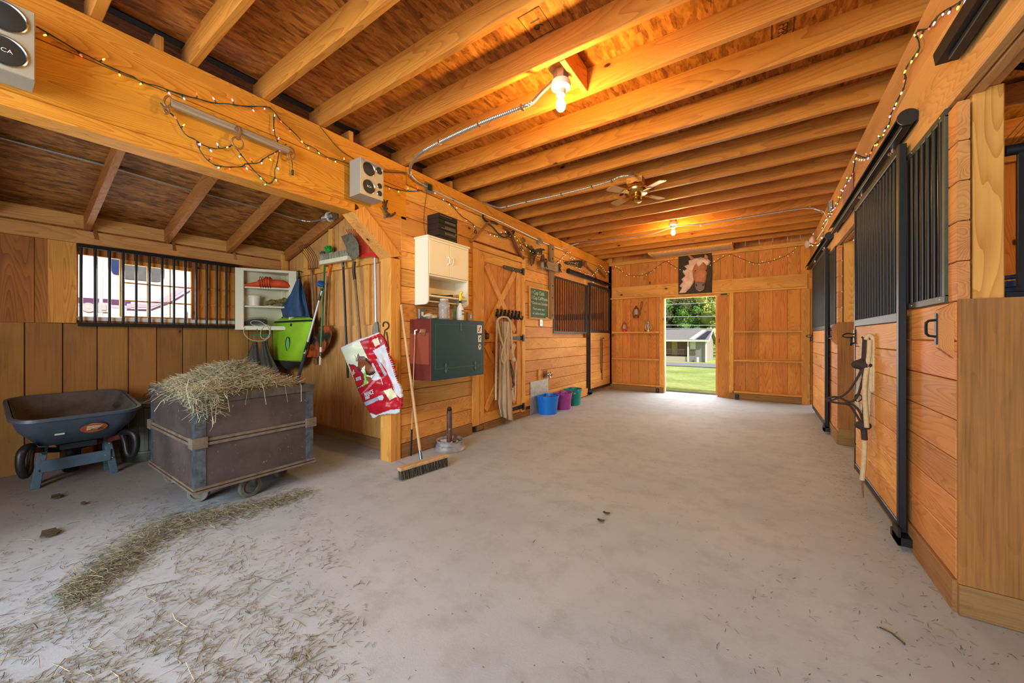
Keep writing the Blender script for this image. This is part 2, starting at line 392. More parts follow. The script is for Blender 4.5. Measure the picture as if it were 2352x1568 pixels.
# joists
nj = 0
JY = [1.215+.411*k for k in range(-8, 17)]
ordn = ['last', 'second', 'third', 'fourth', 'fifth', 'sixth', 'seventh', 'eighth', 'ninth', 'tenth', 'eleventh', 'twelfth', 'thirteenth', 'fourteenth', 'fifteenth', 'sixteenth', 'seventeenth', 'eighteenth', 'nineteenth', 'twentieth', 'twenty first', 'twenty second', 'twenty third', 'twenty fourth', 'twenty fifth']
for i, y in enumerate(reversed(JY)):
    mb = MB(); w_ = .042 + .006*rng.random()
    # slightly waney boards: built in segments so that the edges wander a little
    xs = [-3.12+ (.80+3.12)*k/10 for k in range(11)]; rs = []
    sd = rng.random()*50
    for x in xs:
        a = .004*noise.noise(Vector((x*1.7, sd, 0))); b_ = .005*noise.noise(Vector((x*2.1, sd, 9)))
        rs.append([(x, y-w_/2+a, JZ0+b_+.003), (x, y-w_/2+a+.003, JZ0+b_), (x, y+w_/2+a-.003, JZ0+b_), (x, y+w_/2+a, JZ0+b_+.003), (x, y+w_/2+a, JZ1-.001), (x, y-w_/2+a, JZ1-.001)])
    mb.rings(rs)
    o = mb.build('ceiling_joist', joistX)
    tag(o, 'exposed pine ceiling joist, %s one counted from the doorway end wall' % (ordn[i] if i else 'nearest'), 'joist', 'ceiling joists under the loft deck')
# ledger on end wall and left/right top plates
mb = MB(); mb.lum(-2.93, 8.33, 2.82, .70, 8.385, 2.90, 'X')
struct('trim_2', 'pine ledger boards across the top of the doorway end wall', mb, pineX, cat='trim')
# short blocks on the left header between joists
for k, (u, v) in enumerate(((365, 95), (805, 300), (1035, 430))):
    p = onX(u, v, -3.0)
    mb = MB(); mb.lum(-3.12, p.y-.02, 2.90, -2.985, p.y+.02, 3.0, 'Z')
    tag(mb.build('wood_block', pineZ), ['short wood block on the header beam near the big speaker', 'short wood block on the header beam above the small speaker', 'short wood block on the header beam above the junction box'][k], 'block', 'short blocks on the header beam')

# ---- left header over the bay opening (Y from -2.5 to 2.33)
mb = MB(); mb.lum(-3.09, -2.5, 2.665+.002, -2.95, 2.47, 2.898, 'Y', .004); mb.lum(-3.09, -2.5, 2.362, -2.95, 2.47, 2.665-.002, 'Y', .004)
struct('wall_left_header', 'golden pine header boards spanning the hay bay opening', mb, beamY, cat='beam')
mb = MB(); mb.lum(-3.10, -2.5, 2.284, -2.935, 1.90, 2.358, 'Y', .006)
struct('trim_3', 'pale pine trim board under the left header beam', mb, beamY, cat='trim')
# post and angled brace at the bay corner
mb = MB(); mb.lum(-3.095, 2.275, 0, -2.94, 2.40, 1.955, 'Z', .006)
struct('trim_4', 'square pine corner post between hay bay and aisle wall', mb, pineZ, cat='post')
mb = MB()
b0, b1, b2, b3 = (1.88, 2.284), (1.99, 2.358), (2.40, 1.99), (2.275, 1.955)
mb.prism([(-3.095, b0[0], b0[1]), (-3.095, b1[0], b1[1]), (-3.095, b2[0], b2[1]), (-3.095, b3[0], b3[1])], (.165, 0, 0))
struct('trim_5', 'angled pine brace from corner post up to the header', mb, wood('brace_wood', PL, PD, 'Z', 3, knots=.2), cat='brace')
# ---- left wall siding
mb = MB()
def seg_rows(mb, x0, x1, ya, yb, zlo, zhi, rws=rows, gap=.0022):
    for (a, b_) in rws:
        if b_ <= zlo+.004 or a >= zhi-.004: continue
        a2, b2 = max(a, zlo), min(b_, zhi)
        yy = ya
        while yy < yb-1e-4:
            ye = yy+rng.uniform(1.7, 3.6)
            if yb-ye < .8: ye = yb
            mb.lum(x0, yy, a2+gap, x1, min(ye, yb)-.0008, b2-gap, 'Y', .004); yy = min(ye, yb)
for (a, b_) in rows:
    ivs = []
    if a < 2.35: ivs.append((2.41, 3.484))
    if a >= 2.35: ivs.append((2.47, 8.385))
    elif a+.1 >= 2.244-.05: ivs.append((4.69, 8.385)); 
    elif a+.1 >= 1.28: ivs.append((4.69, 5.603))
    else: ivs.append((4.69, 7.06))
    for ya, yb in ivs:
        lo, hi = a, b_
        seg_rows(mb, -3.0, -2.95, ya, yb, lo, hi, [(a, b_)])
struct('wall_left', 'golden tongue and groove pine siding of the left aisle wall', mb, tgY, cat='wall')
mb = MB(); mb.box(-3.04, 2.41, 0, -3.002, 3.55, 2.9); mb.box(-3.04, 3.5, 2.30, -3.002, 8.385, 2.9); mb.box(-3.04, 4.65, 0, -3.002, 5.6, 2.9); mb.box(-3.04, 5.55, 0, -3.002, 7.1, 1.27)
mb.prism([(-3.0, 1.93, 2.362), (-3.0, 2.47, 2.362), (-3.0, 2.47, 1.95), (-3.0, 2.405, 1.95)], (.046, 0, 0))
struct('wall_left_backing', 'backing boards behind the left siding', mb, tgY, cat='wall')
mb = MB(); mb.lum(-3.0, 2.475, 2.722, -2.935, 8.385, 2.898, 'Y', .004)
struct('trim_6', 'pine top plate along the left wall under the joists', mb, beamY, cat='trim')
mb = MB(); mb.lum(-2.998, 2.41, 0.001, -2.944, 3.48, .138, 'Y'); mb.lum(-2.998, 3.74, 0.001, -2.944, 4.85, .092, 'Y'); mb.lum(-2.998, 5.42, .001, -2.944, 6.98, .138, 'Y')
struct('baseboard_left', 'grey brown treated kick board along the left wall', mb, roughY, cat='baseboard')
# fill beside door bottom
# ---- tack room door
mb = MB()
mb.lum(-2.955, 3.484, .10, -2.93, 3.60, 2.285, 'Z'); mb.lum(-2.955, 4.60, .093, -2.93, 4.69, 2.285, 'Z')
d_cas = MB(); d_cas.lum(-2.955, 3.484, 2.288, -2.928, 4.69, 2.362, 'Y')
door = struct('door_1', '', mb, pineZ); tag(door, 'pine tack room door with crossed braces and black strap hinges', 'door')
d_cas.build('head_casing', pineY, door)
mb = MB()
yy = 3.603
while yy < 4.59:
    ye = min(yy+.142, 4.597); mb.lum(-2.985, yy+.001, .10, -2.965, ye-.001, 2.283, 'Z', .003); yy = ye
mb.build('plank_panel', boardZ, door)
for ya, yb in ((3.603, 3.72), (4.48, 4.597)): mb = MB(); mb.lum(-2.965, ya, .10, -2.944, yb, 2.283, 'Z'); mb.build('stile', pineZ, door)
for za, zb in ((.10, .22), (1.13, 1.24), (2.16, 2.283)): mb = MB(); mb.lum(-2.965, 3.722, za, -2.945, 4.478, zb, 'Y'); mb.build('rail', pineY, door)
for za, zb in ((.225, 1.125), (1.245, 2.155)):
    for s_ in (0, 1):
        mb = MB(); ya, yb = (3.76, 4.44) if s_ == 0 else (4.44, 3.76)
        mb.bar((-2.955-.002*s_, ya, za+.03), (-2.955-.002*s_, yb, zb-.03), .085, .018, (1, 0, 0))
        mb.build('cross_brace', pineZ, door)
mb = MB(); mb.box(-2.99, 3.6, .02, -2.96, 4.6, .10); mb.build('threshold', roughY, door)
hinge_iron = plain('hinge_iron', (24, 23, 22), .5, .4)
for zc, yl in ((2.16, 4.13), (1.18, 4.30), (.17, 4.30)):
    mb = MB(); x_ = -2.940
    mb.prism([(x_, yl, zc-.012), (x_, yl+.02, zc-.022), (x_, 4.60, zc-.028), (x_, 4.60, zc+.028), (x_, yl+.02, zc+.022), (x_, yl, zc+.012)], (.008, 0, 0))
    mb.box(-2.932, 4.60, zc-.05, -2.920, 4.65, zc+.05); mb.cyl((-2.922, 4.602, zc-.045), (-2.922, 4.602, zc+.045), .009)
    h = mb.build('strap_hinge', hinge_iron, door, 40)
    mb = MB()
    for yy in (yl+.03, (yl+4.6)/2, 4.57): mb.ball((x_+.009, yy, zc), .008, 1)
    mb.build('bolt', chrome, h)
mb = MB(); mb.box(-2.943, 3.735, 1.17, -2.93, 3.775, 1.25); mb.tube([(-2.935, 3.755, 1.24), (-2.90, 3.755, 1.235), (-2.90, 3.755, 1.18), (-2.935, 3.755, 1.175)], .006)
mb.build('door_latch', hinge_iron, door, 40)
# ---- end wall with doorway
mb = MB(); yy = -2.95
ws = [.17, .19, .2, .17, .2, .21]
def vboards(mb, xa, xb, za, zb, y=YB, th=.02, wd=.19):
    x = xa; k = 0
    while x < xb-.002:
        e = min(x+wd*rng.uniform(.85, 1.12), xb)
        if xb-e < .07: e = xb
        mb.lum(x+.0012, y, za, e-.0012, y+th, zb, 'Z', .003); x = e; k += 1
vboards(mb, -3.0, -1.80, .08, 3.06); vboards(mb, -.47, .74, .08, 3.06, wd=.2); vboards(mb, -1.80, -.47, 2.09, 3.06)
mb.box(-3.5, YB+.021, 0, -1.76, YB+.04, 3.12); mb.box(-3.5, YB-.06, 2.9, -3.0, YB+.02, 3.12); mb.box(-.74, YB+.021, 0, .74, YB+.04, 2.95); mb.box(-1.76, YB+.021, 2.02, -.74, YB+.04, 2.95)
struct('wall_back', 'vertical knotty pine boards of the doorway end wall', mb, boardZ, cat='wall')
mb = MB()
mb.lum(-2.93, YB-.04, 2.09, .66, YB-.002, 2.325, 'X', .004); mb.lum(-2.93, YB-.055, 2.055, .66, YB-.002, 2.087, 'X')
for xa, xb in ((-2.86, -1.83), (-.45, .62)):
    for zc in (1.295, .705 if xa < -2 else .745): mb.lum(xa, YB-.085, zc-.018, xb, YB-.002, zc+.018, 'X')
mb.lum(-2.93, YB-.05, .115, -1.74, YB-.002, .155, 'X'); mb.lum(-.48, YB-.05, .115, .66, YB-.002, .155, 'X')
struct('trim_7', 'pine girt boards and ledges across the doorway end wall', mb, pineX, cat='trim')
mb = MB(); mb.lum(-2.94, YB-.075, 0.001, -1.735, YB-.002, .112, 'X', .006); mb.lum(-.535, YB-.075, .001, .66, YB-.002, .112, 'X', .006)
struct('baseboard_back', 'thick treated sill timbers along the doorway end wall', mb, roughX, cat='baseboard')
mb = MB(); mb.lum(-1.83, YB-.04, .115, -1.74, YB-.002, 2.053, 'Z'); mb.lum(-.535, YB-.05, .115, -.46, YB-.002, 2.053, 'Z'); mb.lum(-2.95, YB-.05, .12, -2.87, YB-.002, 2.82, 'Z')
mb.lum(.58, YB-.09, 0, .69, YB-.057, 2.05, 'Z'); mb.lum(-1.76, YB-.03, 2.01, -.54, YB+.03, 2.053, 'X')
mb.lum(-1.738, YB-.02, 0, -1.728, YB+.06, 2.01, 'Z')
struct('trim_8', 'pine uprights and head jamb around the far doorway', mb, pineZ, cat='trim')
mb = MB(); mb.box(-1.752, YB+.02, 0, -1.728, YB+.10, 2.03)  # plain white strip at the left side of the opening
struct('trim_9', 'white edge of the far doorway', mb, white_m, cat='trim')
# sliding end door, pushed to the right of the opening
mb = MB(); mb.lum(-.777, YB+.055, .02, -.64, YB+.095, 2.06, 'Z'); mb.lum(-.545, YB+.055, .02, -.53, YB+.095, 2.06, 'Z')
dr = struct('door_2', '', mb, pineZ); tag(dr, 'sliding plywood panelled end door pushed to the right of the far doorway', 'door')
mb = MB()
mb.lum(-.64, YB+.065, .12, -.545, YB+.085, .98, 'Z'); mb.lum(-.64, YB+.065, 1.10, -.545, YB+.085, 1.93, 'Z')
mb.build('plywood_panel', wood('plywood', (214, 146, 80), (150, 84, 36), 'Z', 8, knots=0), dr)
for za, zb in ((.02, .12), (.98, 1.10), (1.93, 2.06)): mb = MB(); mb.lum(-.64, YB+.058, za, -.545, YB+.092, zb, 'X'); mb.build('rail', pineX, dr)
mb = MB(); mb.box(-.725, YB+.045, 1.06, -.695, YB+.056, 1.18); mb.tube([(-.71, YB+.05, 1.165), (-.71, YB+.02, 1.16), (-.71, YB+.02, 1.08), (-.71, YB+.05, 1.075)], .006)
mb.build('pull_handle', hinge_iron, dr, 40)
mb = MB(); mb.box(-.68, YB-.056, 2.02, -.57, YB-.045, 2.04); mb.build('door_keeper', blackmatte, dr)

# ---- right wall: stall fronts
def post_end(yc):     # board ends, 4x4 post and lower cladding at a stall end, face looking to -Y
    pass
mb = MB()
for (a, b_) in rows:
    if a >= 2.2: 
        continue
    # near stall front, z below the grille; full height in the narrow strip by the jamb
    if a+.1 < 1.345: mb.lum(XR, 2.43, a+.002, XR+.038, 4.2, b_-.002, 'Y', .004); mb.lum(XR, 5.475, a+.002, XR+.038, 7.45, b_-.002, 'Y', .004)
    else: mb.lum(XR, 2.415, a+.002, XR+.038, 2.503, min(b_, 2.238)-.002, 'Y', .004); mb.lum(XR, 5.475, a+.002, XR+.038, 5.572, min(b_, 2.238)-.002, 'Y', .004)
struct('wall_right', 'tongue and groove pine siding of the right stall fronts', mb, tgR, cat='wall')
mb = MB()
mb.lum(XR-.0, -2.5, 2.622, XR+.04, 8.385, 2.898, 'Y', .004); mb.lum(XR-.004, -2.5, 2.242, XR+.036, 8.385, 2.618, 'Y', .004)
mb.lum(XR+.045, -2.5, 2.244, XR+.085, 8.385, 2.898, 'Y', .004); mb.lum(XR+.09, -2.5, 2.262, XR+.13, 8.385, 2.898, 'Y', .004)
struct('wall_right_header', 'long pine header beam over the right stalls', mb, wood('header_wood_right', (206, 152, 92), (166, 108, 54), 'Y', 5.5, knots=.25, vary=.12), cat='beam')
mb = MB(); mb.lum(XR-.012, 2.42, .001, XR+.04, 4.3, .139, 'Y'); mb.lum(XR-.012, 5.46, .001, XR+.04, 7.5, .139, 'Y')
struct('baseboard_right', 'scuffed treated kick board under the right stall fronts', mb, roughY, cat='baseboard')
for k, yc in enumerate((2.43, 5.49)):
    mb = MB(); mb.lum(XR+.052, yc+.005, 1.362 if k == 0 else .18, XR+.14, yc+.095, 2.26, 'Z', .004)
    struct('trim_%d' % (10+k), ['bright orange pine post at the nearest right stall corner', 'orange pine post at the middle right stall opening'][k], mb, pineZ, cat='post')
    mb = MB()
    if k == 0:
        mb.lum(XR+.002, yc-.030, .135, 1.16, yc-.004, 1.362, 'Z', .005); mb.lum(1.164, yc-.030, .135, 1.5, yc-.004, 1.362, 'Z', .005); mb.lum(1.504, yc-.03, .135, 1.9, yc-.004, 1.362, 'Z', .005)
    else: mb.lum(XR-.004, yc-.044, .18, XR+.135, yc-.004, 1.362, 'Z', .005)
    struct('trim_%d' % (12+k), ['wide rough oak cladding board at the right edge', 'rough oak board on the middle right stall post'][k], mb, roughZ, cat='board')
mb = MB(); mb.lum(XR+.002, 2.397, .001, 1.9, 2.43, .132, 'X', .004); mb.lum(XR+.002, 5.44, .001, XR+.14, 5.49, .178, 'X', .004)
struct('baseboard_stall', 'oak kick board under the cladding at the right edge', mb, roughX, cat='baseboard')
# ---- stall interiors on the right (seen between the bars)
mb = MB()
for (a, b_) in [(z_, z_+.19) for z_ in [.0+.19*i for i in range(16)]]:
    mb.lum(4.0, 2.3, a+.002, 4.03, 8.4, b_-.002, 'Y')
struct('wall_stall_outer', 'horizontal boards of the outer wall inside the right stalls', mb, wood('stall_boards', (176, 110, 60), (120, 66, 30), 'Y', 3, knots=.5, vary=.35), cat='wall')
mb = MB()
for xa in [.86+.19*i for i in range(16)]: mb.lum(xa, 5.60, 0, xa+.187, 5.63, 2.9, 'Z')
mb.lum(.745, 2.47, 0, 4.0, 2.50, 1.36, 'X')
struct('wall_stall_partition', 'partition boards between the right stalls', mb, boardZ, cat='wall')
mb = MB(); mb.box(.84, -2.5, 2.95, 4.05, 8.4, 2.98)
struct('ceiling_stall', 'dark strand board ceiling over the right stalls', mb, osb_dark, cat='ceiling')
mb = MB()
for k in range(16): mb.lum(.84, -1.8+.65*k, 2.80, 4.0, -1.76+.65*k, 2.948, 'X')
struct('trim_14', 'dark rafters over the right stalls', mb, rafterX, cat='trim')
mb = MB(); mb.box(4.04, -2.6, 0, 4.06, 8.4, 3)
struct('wall_right_outer', 'outer board wall of the right lean-to', mb, darkY, cat='wall')
# ---- left stall interior
mb = MB()
for xa in [-5.9+.19*i for i in range(16)]: mb.lum(xa, 8.34, 0, xa+.187, 8.37, 3.12, 'Z')
for yy in [2.56+.19*i for i in range(31)]: mb.lum(-6.0, yy, 0, -5.97, yy+.187, 2.9, 'Z')
struct('wall_stall_left', 'orange vertical boards inside the left stall', mb, boardZ, cat='wall')
mb = MB(); mb.lum(-5.96, 8.30, 1.62, -3.1, 8.338, 1.75, 'X'); mb.lum(-5.965, 5.0, 1.62, -5.93, 8.3, 1.75, 'Y')
struct('trim_15', 'brown rail across the boards inside the left stall', mb, darkY, cat='trim')
mb = MB(); mb.box(-6.0, 2.56, 2.95, -3.1, 8.4, 2.98)
struct('ceiling_stall_left', 'strand board ceiling over the left stall', mb, osb, cat='ceiling')
mb = MB(); mb.box(-6.0, 4.72, 0, -3.05, 4.76, 2.95)
struct('wall_tack_partition', 'partition between the tack room and the left stall', mb, boardZ, cat='wall')

# ---- hay bay
def rz(x): return 2.21+.27*(x-XW)      # underside of bay rafters
# side wall with tools
mb = MB(); x = XW+.002
lw = [.13, .09, .2, .2, .19, .2, .19, .2, .19, .2, .2, .19, .2, .2]
x = XW; k = 0
while x < -3.10:
    e = min(x+lw[k % 14]*1.02, -3.098)
    mb.prism([(x+.001, YS, 1.32), (e-.001, YS, 1.32), (e-.001, YS, rz(e)+.12), (x+.001, YS, rz(x)+.12)], (0, .02, 0)); x = e; k += 1
x = XW
while x < -3.10:
    e = min(x+.215, -3.098); mb.lum(x+.001, YS-.014, .118, e-.001, YS+.01, 1.325, 'Z', .003); x = e
struct('wall_bay_side', 'tan vertical boards of the tool wall in the hay bay', mb, wood('tool_wall_boards', (214, 158, 92), (172, 112, 54), 'Z', 2.4, knots=.3, vary=.2), cat='wall')
mb = MB(); mb.lum(XW+.01, YS-.03, 0, -3.1, YS-.001, .116, 'X', .004)
struct('baseboard_bay_side', 'treated kick board under the tool wall', mb, roughX, cat='baseboard')
mb = MB(); mb.lum(XW+.14, YS-.04, 1.985, -3.1, YS-.002, 2.075, 'X', .004)
struct('trim_16', 'pine tool rail across the bay side wall', mb, pineX, cat='trim')
for k, xx in enumerate((-4.93, -4.34, -3.62)):
    mb = MB(); mb.lum(xx, YS-.03, 1.33, xx+.085, YS-.002, 1.98, 'Z', .003); mb.lum(xx, YS-.03, 2.08, xx+.085, YS-.002, rz(xx)+.0, 'Z', .003)
    struct('trim_%d' % (17+k), 'pine stud on the tool wall, %s' % ['left of the green fork brush', 'between the green brush and the push broom', 'under the red rake'][k], mb, pineZ, cat='stud')
# bay window wall
mb = MB()
yy = -2.5
while yy < YS:
    e = min(yy+.215, YS); mb.lum(XW-.02, yy+.0035, .0, XW, e-.0035, 1.325, 'Z', .003); yy = e
struct('wall_bay', 'rough vertical oak boards of the lower bay window wall', mb, bayZ, cat='wall')
WY0, WY1, WZ0, WZ1 = .605, 1.447, 1.40, 1.985
mb = MB()
def vb2(ya, yb, za, zb):
    y = ya
    while y < yb-.002:
        e = min(y+.19, yb)
        if yb-e < .06: e = yb
        mb.lum(XW-.02, y+.001, za, XW-.001, e-.001, zb, 'Z', .003); y = e
vb2(-2.5, WY0-.0, 1.327, 2.4); vb2(WY0, WY1, 1.327, WZ0-.02); vb2(WY0, WY1, WZ1, 2.4); vb2(WY1, YS, 1.327, 2.4)
mb.box(XW-.05, -2.5, 0, XW-.022, WY0-.01, 2.4); mb.box(XW-.05, WY1+.01, 0, XW-.022, YS, 2.4); mb.box(XW-.05, WY0-.01, 0, XW-.022, WY1+.01, WZ0-.03); mb.box(XW-.05, WY0-.01, WZ1, XW-.022, WY1+.01, 2.4)
struct('wall_bay_upper', 'brown pine boards around the barred bay window', mb, wood('bay_upper_boards', (172, 112, 54), (118, 70, 30), 'Z', 3.0, knots=.5, vary=.25), cat='wall')
mb = MB(); mb.lum(XW+.001, -2.5, 2.085, XW+.045, YS-.06, 2.21, 'Y', .004); mb.lum(XW-.02, -2.5, 2.23, XW+.02, YS, 2.36, 'Y', .004)
struct('trim_20', 'long pine plate beam above the bay window', mb, wood('plate_wood', (214, 156, 92), (176, 112, 54), 'Y', 2.4, knots=.3, vary=.1), cat='trim')
mb = MB(); mb.lum(XW+.001, .42, 1.33, XW+.03, .59, 2.083, 'Z', .003); mb.lum(XW+.001, 2.38, 2.0, XW+.05, 2.46, 2.3, 'Z')
struct('trim_21', 'pine upright left of the bay window', mb, pineZ, cat='trim')
# window sash
mb = MB()
mb.lum(XW-.035, WY0-.01, WZ0-.045, XW+.004, 1.95, WZ0-.005, 'Y')
wn = struct('window_1', '', mb, white_m); tag(wn, 'open barred bay window looking out on a white trailer', 'window')
mb = MB()
for ya, yb in ((.878, .905), (1.442, 1.465)): mb.lum(XW-.03, ya, WZ0, XW-.006, yb, WZ1, 'Z')
mb.lum(XW-.03, .905, 1.94, XW-.006, 1.442, WZ1, 'Y'); mb.lum(XW-.03, .905, WZ0-.004, XW-.006, 1.442, WZ0+.012, 'Y')
mb.build('window_frame', pineZ, wn)
mb = MB()
for zc in (1.568, 1.752): mb.box(XW-.024, .905, zc-.007, XW-.012, 1.442, zc+.007)
for yc in (1.085, 1.265): mb.box(XW-.024, yc-.005, WZ0, XW-.012, yc+.005, 1.94)
mb.build('muntins', pineY, wn)
mb = MB()
for ya, yb in ((1.50, 1.68), (1.685, 1.865)):
    mb.lum(XW+.0, ya, 1.42, XW+.012, yb, 1.98, 'Z')
for zc in (1.57, 1.755): mb.lum(XW+.012, 1.50, zc-.012, XW+.02, 1.865, zc+.012, 'Y')
mb.build('slid_shutter', boardZ, wn)
# window grille
gr = thing('window_grille', 'black iron bar grille across the bay window', 'grille', (XW+.055, 1.2, 1.3))
for zc in (2.062, 1.318): mb = MB(); mb.bar((XW+.055, .595, zc), (XW+.055, 1.875, zc), .03, .036); mb.build('rail', black_m, gr)
for yc in [.615, .704, .799, .893, .987, 1.086, 1.185, 1.281, 1.378, 1.474, 1.57, 1.667, 1.76, 1.855]:
    mb = MB(); mb.cyl((XW+.055, yc, 1.336), (XW+.055, yc, 2.046), .011, seg=10); mb.build('bar', bar_m, gr, 40)
# bay roof deck and rafters
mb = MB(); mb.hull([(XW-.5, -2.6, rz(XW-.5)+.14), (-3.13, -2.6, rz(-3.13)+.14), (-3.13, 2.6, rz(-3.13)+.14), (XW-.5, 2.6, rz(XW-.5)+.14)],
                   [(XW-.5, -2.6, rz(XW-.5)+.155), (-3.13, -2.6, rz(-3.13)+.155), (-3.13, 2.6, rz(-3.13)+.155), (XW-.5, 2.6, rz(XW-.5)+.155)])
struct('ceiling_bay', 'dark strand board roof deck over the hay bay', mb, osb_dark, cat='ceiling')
RY = [onX(200, 525, XW+.02).y, onX(383, 560, XW+.02).y, onX(525, 583, XW+.02).y]
sp_ = (RY[2]-RY[0])/2
RYS = [RY[0]-3*sp_, RY[0]-2*sp_, RY[0]-sp_]+RY+[2.44]
print('RY', RYS)
rl = ['behind the camera end', 'far left end of the bay', 'left of the window', 'above the left end of the window', 'above the middle of the window', 'above the right end of the window grille', 'against the tool wall']
for k, y in enumerate(RYS):
    mb = MB(); mb.prism([(XW-.3, y-.022, rz(XW-.3)), (-3.11, y-.022, rz(-3.11)), (-3.11, y-.022, rz(-3.11)+.138), (XW-.3, y-.022, rz(XW-.3)+.138)], (0, .044, 0))
    tag(mb.build('roof_rafter', rafterX), 'sloping bay roof rafter, the one %s' % rl[k], 'rafter', 'bay roof rafters')
for k, y in enumerate(RY):
    mb = MB(); p = Vector((XW+.046, y+.03, 2.2))
    mb.prism([p+Vector((0, 0, .03)), p+Vector((0, .03, .02)), p+Vector((0, .045, -.06)), p+Vector((0, .015, -.06))], (.003, 0, 0)); mb.prism([p+Vector((0, 0, .03)), p+Vector((.03, 0, .02)), p+Vector((.0, .012, -.03))], (0, .003, 0))
    tag(mb.build('rafter_tie', chrome), 'bent steel rafter clip %s' % ['above the left side of the window', 'above the middle of the window', 'above the right end of the window'][k], 'bracket', 'steel rafter clips on the bay plate')
# barn shell behind the camera, open entrance in the middle
mb = MB(); mb.box(-5.5, -2.62, 0, -2.95, -2.60, 3.2); mb.box(.75, -2.62, 0, 4.1, -2.60, 3.2); mb.box(-2.95, -2.62, 2.9, .75, -2.60, 3.3)
mb.box(-5.4, -1.5, 0, -3.1, -1.46, 3.0)  # unseen bay partition, added to shade the left part of the bay
struct('wall_front', 'front wall around the wide entrance, with an added partition shading the bay', mb, boardZ, cat='wall')
